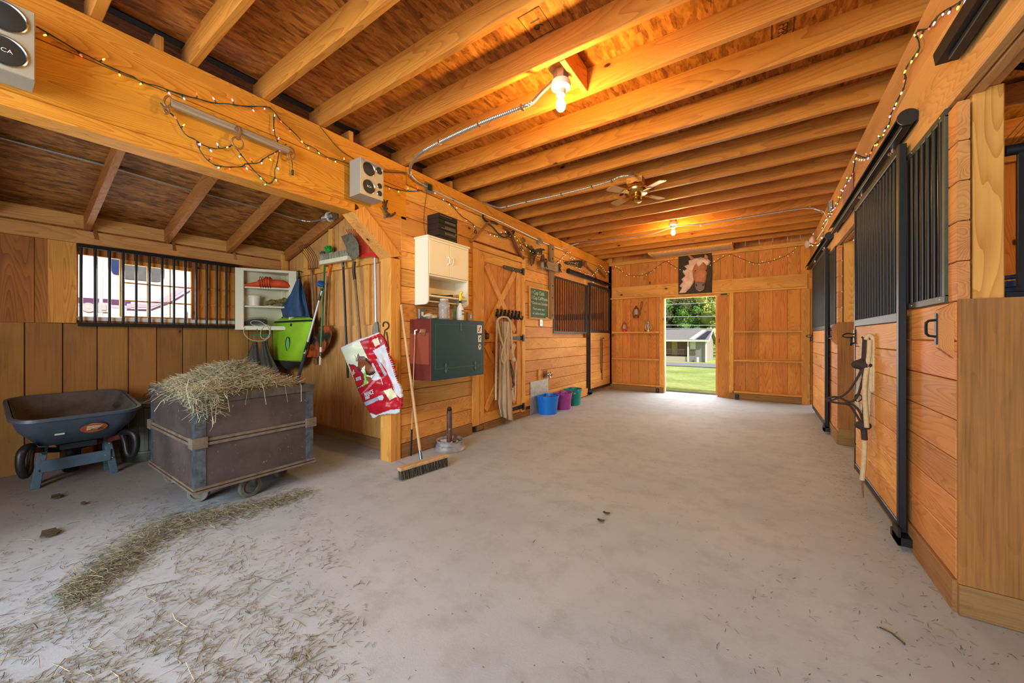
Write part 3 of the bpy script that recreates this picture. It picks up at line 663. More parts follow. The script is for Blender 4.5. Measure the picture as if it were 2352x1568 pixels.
# ================================================================== STALL FRONTS
screw_m = plain('pale_screw_heads', (190, 186, 176), .4, .6)
def stall_front(side, ys, ye, fx_lab, door_y0, door_y1, dr_lab, gr_lab, bars_f, bars_d, z_lo, z_hi, track_lab, ty0, ty1, blk):
    """side -1 left wall / +1 right wall; x faces the aisle"""
    X = XL if side < 0 else XR; s = -side          # s points to the aisle
    g = thing('stall_grille', gr_lab, 'grille', (X, ys, z_lo), 'fixed stall grilles')
    mb = MB(); a = X-s*.005; b = X+s*.012
    mb.lum(a, ys, z_lo, b, ye, z_lo+.035, 'Y'); mb.lum(a, ys, z_hi-.035, b, ye, z_hi, 'Y'); mb.lum(a, ys, z_lo+.03, b, ys+.032, z_hi-.03, 'Z'); mb.lum(a, ye-.032, z_lo+.03, b, ye, z_hi-.03, 'Z')
    mb.build('grille_frame', olive_m if (side > 0 and ys < 3) else black_m, g)
    for k in range(5):
        t = ys+.05+(ye-ys-.1)*k/4
        for zc in (z_lo+.017, z_hi-.017):
            mb = MB(); mb.ball((b, t, zc), .005, 1); mb.build('screw_head', screw_m, g)
    for k in range(bars_f):
        t = ys+.032+(ye-ys-.064)*(k+.5)/bars_f
        mb = MB(); mb.cyl((X+s*.003, t, z_lo+.03), (X+s*.003, t, z_hi-.03), .0105, seg=10); mb.build('bar', bar_m, g, 40)
    # sliding door hanging in front of the wall
    x0, x1 = X+s*.020, X+s*.054
    d = thing('stall_door', dr_lab, 'stall door', (X, door_y0, .1), 'sliding stall doors')
    for q0, q1 in ((door_y0, door_y0+.045), (door_y1-.045, door_y1)): mb = MB(); mb.lum(x0, q0, .085, x1, q1, 2.30, 'Z', .004); mb.build('stile', black_m, d)
    for za, zb in ((.085, .135), (1.285, 1.34), (2.255, 2.30)): mb = MB(); mb.lum(x0, door_y0+.045, za, x1, door_y1-.045, zb, 'Y', .004); mb.build('frame_rail', black_m, d)
    mb = MB(); n = 7; hh = (1.285-.135)/n
    for k in range(n): mb.lum(x0+s*.004, door_y0+.046, .135+hh*k+.0015, x1-s*.004, door_y1-.046, .135+hh*(k+1)-.0015, 'Y', .004)
    mb.build('plank_panel', tgY, d)
    for k in range(bars_d):
        t = door_y0+.045+(door_y1-door_y0-.09)*(k+.5)/bars_d
        mb = MB(); mb.cyl(((x0+x1)/2, t, 1.34), ((x0+x1)/2, t, 2.255), .0105, seg=10); mb.build('bar', bar_m, d, 40)
    for yy in (door_y0+.2, door_y1-.2):
        mb = MB(); xm = (x0+x1)/2
        mb.tube([(xm, yy-.02, 2.30), (xm+s*.01, yy, 2.335), (xm, yy+.02, 2.30)], .005); mb.cyl((xm+s*.0, yy, 2.30), (xm, yy, 2.36), .009); mb.ball((xm+s*.012, yy, 2.325), .013, 1)
        mb.build('hanger', chrome, d, 40)
    # lower guide
    mb = MB(); mb.box(X+s*.012, door_y0-.06, .03, X+s*.07, door_y0+.09, .075); mb.box(X+s*.058, door_y0-.06, .03, X+s*.07, door_y0+.05, .12)
    tag(mb.build('door_guide', black_m), 'black steel floor guide under the %s' % fx_lab, 'bracket', 'door floor guides')
    # track with rounded hood
    t = thing('door_track', track_lab, 'track', (X, ty0, 2.4), 'sliding door tracks')
    mb = MB(); sec = []
    for k in range(17):
        an = PI*k/16
        sec.append((math.cos(an)*.040, math.sin(an)*.034))
    xc = X+s*.045; pts = [(xc+s*a_, 0, 2.395+b_) for a_, b_ in sec]+[(xc-s*.040, 0, 2.36), (xc-s*.034, 0, 2.36)]+[(xc+s*a_*.85, 0, 2.395+b_*.85) for a_, b_ in sec[::-1]]
    mb.hull([(p[0], ty0, p[2]) for p in pts], [(p[0], ty1, p[2]) for p in pts])
    mb.build('track_hood', black_m, t, 50)
    mb = MB(); mb.lum(xc-.018, ty0+.03, 2.352, xc+.018, ty1-.03, 2.380, 'Y'); mb.build('track_rail', black_m, t)
    mb = MB(); mb.cyl((xc, ty0-.002, 2.395), (xc, ty0+.008, 2.395), .043, seg=20); mb.build('end_cap', rubber, t, 40)
    # angled latch block with iron pull
    if blk:
        by0, by1 = blk
        b_ = thing('latch_block', 'angled pine latch block with black iron pull %s' % ('on the nearest right stall front' if by0 < 4 else 'on the farther right stall front'), 'latch', (X, by0, 1.2), 'latch blocks')
        mb = MB(); xa, xb = X+s*.002, X+s*.05
        mb.prism([(X, by0, 1.35), (X, by0, 1.105), (X+s*.047, by0, 1.152), (X+s*.047, by0, 1.318)], (0, .042, 0)); mb.build('wood_block', tgR, b_)
        mb = MB(); yy = by0+.022; xx = X+s*.049
        mb.box(xx-.003, yy-.012, 1.165, xx+.003, yy+.012, 1.305); mb.tube([(xx, yy, 1.275), (xx+s*.03, yy, 1.272), (xx+s*.032, yy, 1.24), (xx+s*.03, yy, 1.205), (xx, yy, 1.20)], .0055, 8, smooth=1)
        mb.build('iron_pull', hinge_iron, b_, 40)
stall_front(1, 2.503, 4.18, 'nearest right stall door', 2.993, 4.243, 'near sliding stall door on the right, halter and rope hanging on it',
            'fixed black bar grille right of the near stall door, olive reflections coloured into its rim', 20, 15, 1.355, 2.238, 'black sliding door track over the near right stall door', 2.87, 5.46, (2.44, 2.70))
stall_front(1, 5.575, 7.35, 'farther right stall door', 6.0, 7.42, 'farther sliding stall door on the right side of the aisle',
            'fixed black bar grille beside the farther right stall door', 20, 15, 1.31, 2.238, 'black sliding door track over the farther right stall door', 5.72, 8.2, (5.50, 5.74))
stall_front(-1, 5.605, 7.04, 'left stall door', 7.10, 8.34, 'sliding stall door on the left wall, black strap hanging on it',
            'fixed black bar grille of the left stall window', 15, 11, 1.262, 2.243, 'black sliding door track over the left stall door', 6.12, 8.32, None)
mb = MB(); mb.lum(XL-.005, 7.042, .10, XL+.012, 7.098, 2.24, 'Z'); struct('trim_22', 'black steel jamb between left stall grille and door', mb, black_m, cat='trim')
# the track running out over the camera side, right header
t = thing('door_track', 'thick black door track hood at the top right corner', 'track', (XR, 0, 2.4), 'sliding door tracks')
mb = MB(); xc = XR-.045
pts = [(xc-math.cos(PI*k/16)*.04, math.sin(PI*k/16)*.034+2.42) for k in range(17)]+[(xc+.034, 2.375), (xc-.034, 2.375)]
mb.hull([(p[0], -1.2, p[1]) for p in pts], [(p[0], 2.36, p[1]) for p in pts]); mb.build('track_hood', black_m, t, 50)
mb = MB(); mb.lum(xc-.012, -1.2, 2.355, xc+.022, 2.30, 2.374, 'Y'); mb.build('track_rail', black_m, t)
# door latches
for k, (x, y, z_, lab) in enumerate(((XR-.055, 4.20, 1.20, 'on the far edge of the near right stall door'), (XR-.055, 7.38, 1.20, 'on the farther right stall door'), (XL+.055, 8.30, 1.22, 'on the left stall door'))):
    s = -1 if x > 0 else 1
    l = thing('door_latch', 'black iron ring latch %s' % lab, 'latch', (x, y, z_), 'stall door latches')
    mb = MB(); mb.box(x, y-.03, z_-.06, x+s*.006, y+.03, z_+.06); mb.build('plate', hinge_iron, l)
    mb = MB(); mb.tube([(x, y, z_+.02), (x+s*.05, y+.02, z_+.03), (x+s*.08, y+.04, z_+.005), (x+s*.04, y+.03, z_-.01), (x, y, z_)], .006, smooth=1); mb.tube([(x+s*.02, y, z_-.01), (x+s*.03, y+.01, z_-.08), (x+s*.01, y-.01, z_-.05)], .007, smooth=1)
    mb.build('bolt', hinge_iron, l, 40)
# open grille above the partition at the right edge
g = thing('stall_grille', 'black barred grille above the cladding at the right edge', 'grille', (.85, 2.47, 1.36), 'fixed stall grilles')
mb = MB(); mb.cyl((.85, 2.47, 1.985), (2.6, 2.47, 1.985), .022); mb.build('top_rail', black_m, g, 40); mb = MB(); mb.lum(.85, 2.46, 1.362, 2.6, 2.48, 1.39, 'X'); mb.build('bottom_rail', black_m, g)
for k in range(14): mb = MB(); mb.lum(.885+.12*k, 2.458, 1.39, .915+.12*k, 2.482, 1.97, 'Z'); mb.build('bar', black_m, g)
# hay rack of thin wires in the corner stall
rk = thing('hay_rack', 'fan shaped wire hay rack hanging behind the right grille', 'rack', (1.0, 2.8, 2.0))
wire_m = plain('rusty_wire', (150, 110, 70), .5, .5)
mb = MB(); mb.cyl((.86, 2.62, 2.44), (1.35, 2.78, 2.30), .014); mb.build('rack_bar', hinge_iron, rk, 40)
mb = MB()
for k in range(18):
    mb.cyl((.86+.028*k, 2.62, 2.02+.012*k), (1.15+.026*k, 2.72, 2.42), .0022, seg=6)
mb.tube([(.86, 2.62, 2.25), (1.1, 2.68, 2.24), (1.4, 2.74, 2.22)], .003, smooth=1)
mb.build('rack_wires', wire_m, rk)
# blue tank inside the stall
tk = thing('water_tub', 'blue plastic tub inside the right stall behind the grille', 'tub', (1.25, 3.2, 1.0))
blue_tub = plain('blue_tub', (22, 62, 104), .5)
mb = MB(); mb.lathe([(.26, .95), (.30, 1.45), (.315, 1.45), (.315, 1.48), (.29, 1.48), (.28, 1.42), (.245, .98)], (1.28, 3.12, 0), 32); mb.build('tub_body', blue_tub, tk, 40)
mb = MB(); mb.tube([(1.28+.3*math.cos(a*PI/8), 3.12+.3*math.sin(a*PI/8), 1.50) for a in range(16)], .012, closed=True); mb.build('tub_rim', blue_tub, tk, 40)

# ================================================================== ELECTRICS
bulb_glow = emit('lit_bulb_glass', (255, 214, 130), 38)
porc = plain('white_porcelain', (236, 228, 206), .3)
flex = plain('flexible_conduit', (176, 170, 158), .35, .75, var=.15, scale=60)
bulbE = plain('unlit_bulb', (222, 216, 204), .3)
def light_fixture(name, lab, p, lit=True, power=60):
    t = thing(name, lab, 'ceiling lamp', p, 'bare bulb ceiling lamps' if lit else None)
    x, y, z_ = p
    mb = MB(); mb.cyl((x, y, z_+.085), (x, y, z_+.15), .052, seg=8); mb.build('junction_box', steel, t)
    mb = MB(); mb.lathe([(.012, .0), (.03, .0), (.034, .03), (.062, .048), (.066, .066), (.060, .088), (.0, .088)], (x, y, z_), 28); mb.build('lamp_holder', porc, t, 40)
    mb = MB(); mb.lathe([(0, -.105), (.016, -.102), (.028, -.088), (.032, -.068), (.028, -.045), (.016, -.018), (.014, .004), (0, .004)], (x, y, z_), 20); o = mb.build('bulb', bulb_glow, t, 60)
    o.visible_shadow = True
    l = light('bulb_light', 'POINT', (0, 0, -.16), (0, 0, 0), power, (1.0, .63, .16), shadow_soft_size=.035); l.parent = t
    return t
L1 = (-1.10, 2.20, 2.79); L2 = (-1.11, 5.97, 2.83)
light_fixture('ceiling_lamp', 'lit bare bulb on white holder nearest the camera, gooseneck conduit beside it', L1, power=56)
light_fixture('ceiling_lamp', 'lit bare bulb farther down the aisle beyond the fan', L2, power=52)
light_fixture('ceiling_lamp', 'added bare bulb out of view in the left stall, lighting it behind the bars', (-4.3, 6.6, 2.80), power=34)  # assumed lamp, added for the warm glow between the left bars
light_fixture('ceiling_lamp', 'added bare bulb out of view in the near right stall, lighting it behind the bars', (2.3, 4.2, 2.66), power=22)  # second assumed lamp, added to brighten the right stall interior
mb = MB(); mb.lum(-1.17, 2.06, 2.955, -1.03, 2.425, 3.0, 'Y'); tag(mb.build('mounting_block', pineY), 'short pine block holding the nearer bare bulb between joists', 'block')
mb = MB(); mb.lum(-1.04, 2.065, 2.90, -1.005, 2.42, 3.06, 'Y'); tag(mb.build('mounting_block', pineY), 'upright wood blocking piece right of the nearer bare bulb', 'block')
# spiral lamp in the bay
p = onY(760, 497, 2.36)
t = thing('spiral_lamp', 'unlit white spiral bulb on round holder in the bay roof corner', 'ceiling lamp', p)
d = Vector((-1, -.1, -.05)).normalized()
mb = MB(); mb.cyl(p+d*.0, p+d*.03, .055, seg=24); mb.cyl(p+d*.03, p+d*.07, .03, seg=18); mb.build('lamp_holder', porc, t, 40)
mb = MB(); pts = []
e1 = d.orthogonal().normalized(); e2 = d.cross(e1)
for k in range(60): a = k*.42; pts.append(p+d*(.08+.0012*k)+(e1*math.cos(a)+e2*math.sin(a))*.022)
mb.tube(pts, .006, 6); mb.build('spiral_tube', bulbE, t, 60)
mb = MB(); mb.cyl(p-d*.07, p, .042, seg=8); mb.build('junction_box', steel, t)
def conduit(name, lab, pts, r=.011, clips=(), m=flex, ribs=True):
    t = thing(name, lab, 'conduit', pts[len(pts)//2]); t['_p'] = 0; del t['_p']
    P = [Vector(q) for q in pts]
    for _ in range(2):
        q = [P[0]]
        for i in range(len(P)-1): q += [P[i]*.75+P[i+1]*.25, P[i]*.25+P[i+1]*.75]
        q.append(P[-1]); P = q
    if ribs:                                    # corrugated armour
        Q = []; 
        for i in range(len(P)-1):
            n = max(2, int((P[i+1]-P[i]).length/.007))
            for k in range(n): Q.append(P[i].lerp(P[i+1], k/n))
        Q.append(P[-1]); rr = [r if i % 2 else r*.80 for i in range(len(Q))]
        mb = MB(); mb.tube(Q, rr, 8)
    else: mb = MB(); mb.tube(P, r, 10)
    mb.build('tube', m, t, 60 if not ribs else 30)
    for c in clips:
        mb = MB(); c = Vector(c); mb.box(c.x-.008, c.y-.016, c.z-.016, c.x+.008, c.y+.016, c.z+.014); mb.build('clip', chrome, t)
    return t
jb = onX(985, 431, XL+.03)
pl = lambda u, v: onX(u, v, XL+.022)
conduit('steel_conduit', 'straight steel conduit pipe along the top of the left wall', [pl(990, 434), pl(1060, 468), pl(1150, 509), pl(1238, 552)], .011, [pl(1040, 458), pl(1150, 509)], pipe_m, False)
conduit('steel_conduit', 'short steel conduit pipe from the second box across to the ceiling', [pl(1246, 556), pl(1270, 565), pl(1289, 572), onY(1292, 572, 5.9), onY(1314, 562.5, 5.9), onY(1330, 558, 5.9)], .011, [], pipe_m, False)
conduit('flexible_conduit', 'thick curved flexible conduit from wall box to the nearer bulb', [jb, onX(950, 412, XL+.05), onX(938, 390, XL+.07), onY(955, 357, 2.01), onY(1010, 326, 2.01), onY(1100, 284, 2.01), onY(1190, 250, 2.01), onY(1222, 238, 2.03), onY(1240, 215, 2.08), Vector((-1.15, 2.18, 2.885))], .014,
        [onY(1010, 326, 2.01), onY(1100, 284, 2.01), onY(1200, 246, 2.01)])
fy = 3.655
conduit('flexible_conduit', 'wavy grey flexible conduit along a joist to the ceiling fan', [Vector((-2.93, fy, 2.90)), onY(1143, 478, fy), onY(1165, 474, fy), onY(1210, 463, fy), onY(1290, 446, fy), onY(1360, 428, fy), onY(1405, 415, fy), onY(1425, 404, fy), onY(1455, 402, fy), Vector((-1.14, 3.95, 2.93))], .012,
        [onY(1165, 474, fy), onY(1210, 463, fy), onY(1290, 446, fy), onY(1360, 428, fy), onY(1405, 415, fy)])
conduit('flexible_conduit', 'long flexible conduit across the ceiling through the farther bulb', [onY(1331, 558, 5.9), onY(1365, 554, 5.9), onY(1430, 546, 5.9), onY(1500, 537, 5.9), onY(1540, 522, 5.95), onY(1562, 518, 5.95), onY(1610, 516, 5.9), onY(1700, 501, 5.9), onY(1800, 485, 5.9), onY(1860, 476, 5.9), onY(1886, 484, 5.9)], .010,
        [onY(1428, 546, 5.9), onY(1609, 516, 5.9), onY(1702, 501, 5.9), onY(1797, 485, 5.9), onY(1860, 476, 5.9)])
def onroof(u, v, dz=.128):
    r = ray(u, v); a = 2.21+dz-XW*.27-CAM_H; k = a/(r[2]-.27*r[0]); return Vector((r[0]*k, r[1]*k, CAM_H+r[2]*k))
conduit('flexible_conduit', 'long thin flexible conduit under the bay roof through the rafters', [onroof(-120, 285), onroof(0, 316), onroof(120, 348), onroof(238, 378), onroof(420, 432), onroof(600, 478), onroof(660, 497, .09), onroof(710, 511, .05), p+Vector((.02, -.06, -.04)), p+Vector((.03, 0, -.05))], .010)
for k, q in enumerate((jb, onX(1240, 554, XL+.03))):
    t = thing('junction_box', ['steel junction box with plug where the curved conduit starts', 'square steel junction box halfway along the left wall conduit'][k], 'junction box', q, 'wall junction boxes')
    mb = MB(); mb.lum(q.x-.03, q.y-.05, q.z-.05, q.x+.01, q.y+.05, q.z+.05, 'Y', .006); mb.build('box', steel, t)
    mb = MB(); mb.box(q.x+.012, q.y-.025, q.z-.03, q.x+.018, q.y+.025, q.z+.03); mb.build('cover_plate', steel if k else blackmatte, t)
# ceiling fan (blades at rest)
fc = Vector((-1.12, 4.045, 2.735))
t = thing('ceiling_fan', 'brass ceiling fan with brown blades in the middle of the aisle', 'ceiling fan', fc)
mb = MB(); mb.lum(fc.x-.09, fc.y-.06, 2.84, fc.x+.07, fc.y+.06, 2.90, 'X'); mb.build('mounting_box', pineX, t)
mb = MB(); mb.lathe([(.0, .13), (.05, .13), (.062, .11), (.06, .085), (.04, .075), (.0, .075)], fc, 28); mb.build('canopy', brass, t, 40)
mb = MB(); mb.lathe([(.0, .082), (.06, .08), (.115, .065), (.135, .045), (.135, .02), (.12, .0), (.085, -.012), (.0, -.012)], fc, 36); mb.build('motor_housing', brass, t, 40)
mb = MB(); mb.lathe([(.05, -.012), (.055, -.02), (.055, -.035), (.045, -.045), (.05, -.055), (.05, -.085), (.035, -.098), (.0, -.100)], fc, 28); mb.build('switch_cup', brass, t, 40)
mb = MB()
for k in range(44):
    a = 2*PI*k/44; mb.bar(fc+Vector((math.cos(a)*.088, math.sin(a)*.088, -.009)), fc+Vector((math.cos(a)*.122, math.sin(a)*.122, .002)), .004, .004)
mb.build('vent_slots', plain('fan_vents', (70, 50, 20), .5, .6), t)
blade_m = plain('walnut_fan_blade', (186, 132, 66), .5)
for k in range(4):
    a = PI/4*1.3+PI/2*k; M = Matrix.Translation(fc+Vector((0, 0, -.005))) @ Matrix.Rotation(a, 4, 'Z') @ Matrix.Rotation(math.radians(10), 4, 'X')
    mb = MB(); mb.prism([(.10, -.014, 0), (.19, -.03, 0), (.19, .03, 0), (.10, .014, 0)], (0, 0, .005)); mb.xf(M); mb.build('blade_bracket', brass, t)
    mb = MB(); mb.prism([(.17, -.04, .006), (.35, -.055, .006), (.37, -.04, .006), (.37, .04, .006), (.35, .055, .006), (.17, .04, .006)], (0, 0, .006)); mb.xf(M); mb.build('blade', blade_m, t)
mb = MB(); mb.cyl(fc+Vector((.03, 0, -.09)), fc+Vector((.03, 0, -.22)), .0015, seg=6); mb.ball(fc+Vector((.03, 0, -.225)), .006, 1); mb.build('pull_chain', brass, t)
# ---- string lights
cord_m = plain('green_light_cord', (34, 52, 30), .6)
cols = [('red', (255, 60, 40), 5), ('green', (120, 240, 110), 3), ('amber', (255, 180, 60), 5), ('blue', (130, 180, 255), 3.5), ('pink', (255, 140, 180), 4)]
bm_ = [emit('mini_light_'+n, c, s_) for n, c, s_ in cols]
bulb_me = []
mbb = MB(); mbb.lathe([(0, -.0), (.0035, .002), (.0042, .008), (.003, .015), (0, .019)], (0,0,0), 8); _o = mbb.build('light_bulb', bm_[0], None, 60); bulb_base = _o.data; bpy.data.objects.remove(_o)
for m in bm_:
    me = bulb_base.copy(); me.materials.clear(); me.materials.append(m); bulb_me.append(me)
mbb = MB(); mbb.cyl((0, 0, -.022), (0, 0, .002), .005, .0045, 8); _o = mbb.build('x', cord_m, None, 60); sock_me = _o.data; bpy.data.objects.remove(_o)
BR = random.Random(3)
def strand(lab, pts, dens=.07, off=(0,0,0), scale=1.0, maxb=99):
    pts = [Vector(q) for q in pts]; t = thing('string_lights', lab, 'string lights', pts[0], 'christmas string lights')
    P = pts
    for _ in range(1):
        q = [P[0]]
        for i in range(len(P)-1): q += [P[i]*.75+P[i+1]*.25, P[i]*.25+P[i+1]*.75]
        q.append(P[-1]); P = q
    mb = MB(); mb.tube(P, .0028*scale, 6)
    Q = []; 
    for i, p_ in enumerate(P): Q.append(p_+Vector((BR.uniform(-1,1), BR.uniform(-1,1), BR.uniform(-1,1)))*.004)
    mb.tube(Q, .0028*scale, 6); mb.build('cord', cord_m, t)
    acc = 0; nxt = dens*.5; cnt = 0
    for i in range(len(P)-1):
        sl = (P[i+1]-P[i]).length
        while acc+sl > nxt and cnt < maxb:
            p_ = P[i].lerp(P[i+1], (nxt-acc)/sl)
            d = Vector((BR.uniform(-1, 1), BR.uniform(-1, 1), BR.choice((-1.2, -1, -1, 1)))) ; n_ = Vector(off)
            d = (d-n_*d.dot(n_)+n_*.35).normalized() if n_.length else d.normalized()
            M = d.to_track_quat('Z', 'Y').to_matrix().to_4x4()
            s_ = .78*scale
            o = bpy.data.objects.new('light_socket', sock_me); C.objects.link(o); o.parent = t; o.matrix_local = Matrix.Translation(p_-t.location+d*.02*s_) @ M @ Matrix.Scale(s_, 4)
            o2 = bpy.data.objects.new('light_bulb', BR.choice(bulb_me)); C.objects.link(o2); o2.parent = t; o2.matrix_local = Matrix.Translation(p_-t.location+d*.0225*s_) @ M @ Matrix.Scale(s_*1.15, 4)
            cnt += 1; nxt += dens*BR.uniform(.75, 1.25)
        acc += sl
    return t
px = lambda X, l: [onX(u, v, X) for u, v in l]
py = lambda Y, l: [onY(u, v, Y) for u, v in l]
strand('string lights along the left header from the big speaker to the small one', px(XL+.02, [(83,60),(133,89),(173,115),(212,133),(250,154),(298,173),(329,190),(365,198),(398,212),(434,223),(457,227),(492,237),(536,239),(564,246),(599,244),(616,245),(633,259),(641,274),(666,295),(683,311),(697,330),(719,337),(745,359),(776,367),(801,376)]), .085, (1,0,0))
strand('drooping loop of string lights hung under the wooden bar on the left header', px(XL+.03, [(630,262),(629,302),(640,333),(641,355),(636,376),(630,393),(632,409),(620,423),(604,414),(590,398),(569,374),(549,348),(535,333),(526,336),(504,343),(471,336),(449,321),(428,312),(414,293),(402,267),(378,250),(369,236)]), .075, (1,0,0))
strand('second drooping string light loop crossing under the wooden bar', px(XL+.035, [(450,326),(464,355),(485,376),(514,383),(538,383),(554,383),(566,375),(595,375),(607,364),(621,355),(640,346),(657,331)]), .07, (1,0,0))
strand('string lights dropping down the left wall beside the black stereo', px(XL+.012, [(885,425),(900,432),(937,440),(965,438),(990,434),(1010,450),(1038,470),(1050,486),(1062,498),(1076,506),(1090,517),(1093,529)]), .11, (1,0,0))
strand('string lights draped over the hames above the tack room door', px(XL+.03, [(1119,533),(1131,537),(1145,541),(1157,535),(1167,539),(1177,535),(1185,545),(1193,555),(1198,567),(1206,577)]), .09, (1,0,0))
strand('string lights from the bear bracket along the wall over the left stall', px(XL+.06, [(1205,565),(1220,576),(1226,578),(1232,589),(1240,592),(1253,601),(1261,603),(1266,610),(1275,608),(1281,599),(1285,597),(1292,587),(1298,585),(1300,575),(1310,581),(1308,591),(1319,596),(1326,615),(1333,622),(1340,622),(1343,627),(1352,628),(1360,632),(1366,624),(1373,617),(1376,605),(1382,609),(1385,615),(1391,622),(1394,629),(1399,621)]), .085, (1,0,0), .95)
strand('scalloped string lights across the doorway end wall', py(YB-.07, [(1402,621),(1414,612),(1431,626),(1448,633),(1474,633),(1495,624),(1514,609),(1529,598),(1543,609),(1564,619),(1586,621),(1614,614),(1634,612),(1636,605),(1657,593),(1676,582),(1693,590),(1719,600),(1740,606),(1769,600),(1795,592),(1819,579),(1833,564)]), .09, (0,-1,0), 1.0)
strand('string lights bunched along the right header beam', px(XR-.02, [(1848,571),(1862,557),(1874,563),(1886,555),(1888,546),(1891,539),(1893,527),(1889,514),(1901,497),(1913,489),(1906,484),(1920,473),(1931,452),(1937,435),(1944,420),(1959,399),(1964,376),(1965,354),(1976,359),(1995,363),(1999,352),(2007,333),(2023,319),(2032,306),(2030,297),(2045,281),(2044,267),(2052,249),(2071,212),(2082,186),(2076,164),(2103,123),(2115,107),(2101,70),(2130,70),(2146,45),(2160,30),(2200,10),(2240,-30)]), .083, (-1,0,0), 1.05)
mb = MB(); mb.tube(px(XL+.012, [(735,290),(755,315),(780,345),(815,366)]), .003, smooth=2); tag(mb.build('cord', cord_m), 'thin dark cord from the joist down to the small speaker', 'cord')
mb = MB(); mb.tube(px(XL+.012, [(880,394),(905,397),(940,396),(960,400)]), .003, smooth=2); tag(mb.build('cord', cord_m), 'dark cord from the small speaker to the curved conduit', 'cord')
mb = MB(); mb.tube(px(XL+.012, [(982,434),(976,470),(973,515),(978,540)]), .0025, smooth=2); tag(mb.build('cord', cord_m), 'thin cord hanging from the junction box behind the stereo', 'cord')
mb = MB(); mb.cyl(onX(672, 372, XL+.02), onX(672, 388, XL+.02), .001); mb.tube(px(XL+.02, [(667,352),(671,375),(672,388)]), .0025); mb.cyl(onX(672, 390, XL+.02), onX(672, 402, XL+.02), .008); tag(mb.build('loose_plug', cord_m), 'loose light string plug hanging below the wooden bar', 'plug')
# ================================================================== HAY BAY OBJECTS
def straw_mesh(n, posf, lmin, lmax, wd, seed=1, flat=.15):
    R_ = random.Random(seed); mb = MB(); bm = mb.bm
    for i in range(n):
        p_, nrm = posf(R_)
        if p_ is None: continue
        L_ = R_.uniform(lmin, lmax)*R_.choice((.5, .8, 1, 1)); a = R_.uniform(0, 2*PI)
        d = Vector((math.cos(a), math.sin(a), R_.uniform(-flat, flat*1.6))).normalized()
        s_ = d.cross(Vector((R_.uniform(-.4,.4), R_.uniform(-.4,.4), 1))).normalized()*wd*R_.uniform(.5, 1.1)
        bend = Vector((R_.uniform(-1,1), R_.uniform(-1,1), R_.uniform(-.1,.6)))*L_*.10
        q = [p_-d*L_/2, p_+bend, p_+d*L_/2]
        th = Vector((0, 0, wd*.5))
        va = [[bm.verts.new(x-s_), bm.verts.new(x+s_), bm.verts.new(x+th)] for x in q]
        for j in range(2):
            A, B_ = va[j], va[j+1]
            for k in range(3): bm.faces.new((A[k], A[(k+1) % 3], B_[(k+1) % 3], B_[k]))
    return mb
def straw_mat(name, a, b_, c_):
    m, nt, b = new_mat(name); g = N(nt, 'ShaderNodeNewGeometry')
    nt.links.new(ramp(nt, g.outputs['Random Per Island'], [(0, srgb(*c_)), (.35, srgb(*b_)), (.75, srgb(*a)), (1, srgb(*b_))]), b.inputs['Base Color']); b.inputs['Roughness'].default_value = .7
    return m
hay_m = straw_mat('hay', (210, 204, 174), (176, 168, 134), (124, 116, 86))
chaff_m = straw_mat('chaff', (150, 138, 104), (112, 98, 70), (72, 60, 42))
# ---- hay cart
CX0, CX1, CY0, CY1, CZ0, CZ1 = -4.105, -3.085, .848, 1.612, .185, .806
fibre = plain('fibre_board', (60, 50, 48), .6, rgb2=(86, 74, 70), scale=3.2, speck=((150, 142, 128), 42, .69), bump=.15, bscale=18)
fibre_rim = plain('fibre_rim', (96, 80, 68), .7, rgb2=(126, 110, 92), scale=14, speck=((176, 160, 130), 60, .68))
galv = plain('worn_corner_steel', (110, 122, 132), .45, .6, rgb2=(70, 78, 84), scale=22)
cart = thing('hay_cart', 'big brown fibre cart on castors heaped with hay', 'cart', (-3.77, 1.29, 0))
for nm, a in (('side_panel', (CX0, CY0, CX1, CY0+.012)), ('side_panel', (CX0, CY1-.012, CX1, CY1)), ('end_panel', (CX0, CY0+.012, CX0+.012, CY1-.012)), ('end_panel', (CX1-.012, CY0+.012, CX1, CY1-.012))):
    mb = MB(); mb.box(a[0], a[1], CZ0, a[2], a[3], CZ1); mb.build(nm, fibre, cart)
mb = MB(); mb.box(CX0, CY0, CZ0-.01, CX1, CY1, CZ0+.01); mb.build('cart_floor', fibre, cart)
def band(z0, z1, ex, nm, double=False):
    mb = MB()
    def ring(za, zb, e):
        o_ = [(CX0-e, CY0-e), (CX1+e, CY0-e), (CX1+e, CY1+e), (CX0-e, CY1+e)]; i_ = [(CX0+.004, CY0+.004), (CX1-.004, CY0+.004), (CX1-.004, CY1-.004), (CX0+.004, CY1-.004)]
        rs = [[(x, y, za) for x, y in i_], [(x, y, za) for x, y in o_], [(x, y, zb) for x, y in o_], [(x, y, zb) for x, y in i_]]
        mb.rings(rs, closed=True)
    if double: ring(z0, (z0+z1)/2-.004, ex); ring((z0+z1)/2+.004, z1, ex*.8)
    else: ring(z0, z1, ex)
    return mb.build(nm, fibre_rim, cart)
band(CZ0-.02, CZ0+.016, .018, 'bottom_band', True); band(.475, .520, .016, 'middle_band', True)
mb = MB()
mb.lum(CX0-.012, CY0-.012, CZ1-.055, CX1+.012, CY0+.0, CZ1+.004, 'X'); mb.lum(CX0-.012, CY1, CZ1-.055, CX1+.012, CY1+.012, CZ1+.004, 'X')
mb.lum(CX1, CY0, CZ1-.055, CX1+.012, CY1, CZ1+.004, 'Y'); mb.lum(CX0-.012, CY0, CZ1-.055, CX0, CY1, CZ1+.004, 'Y')
mb.build('top_rim', plain('rim_metal', (92, 90, 80), .6, .3, rgb2=(66, 62, 56), scale=20), cart)
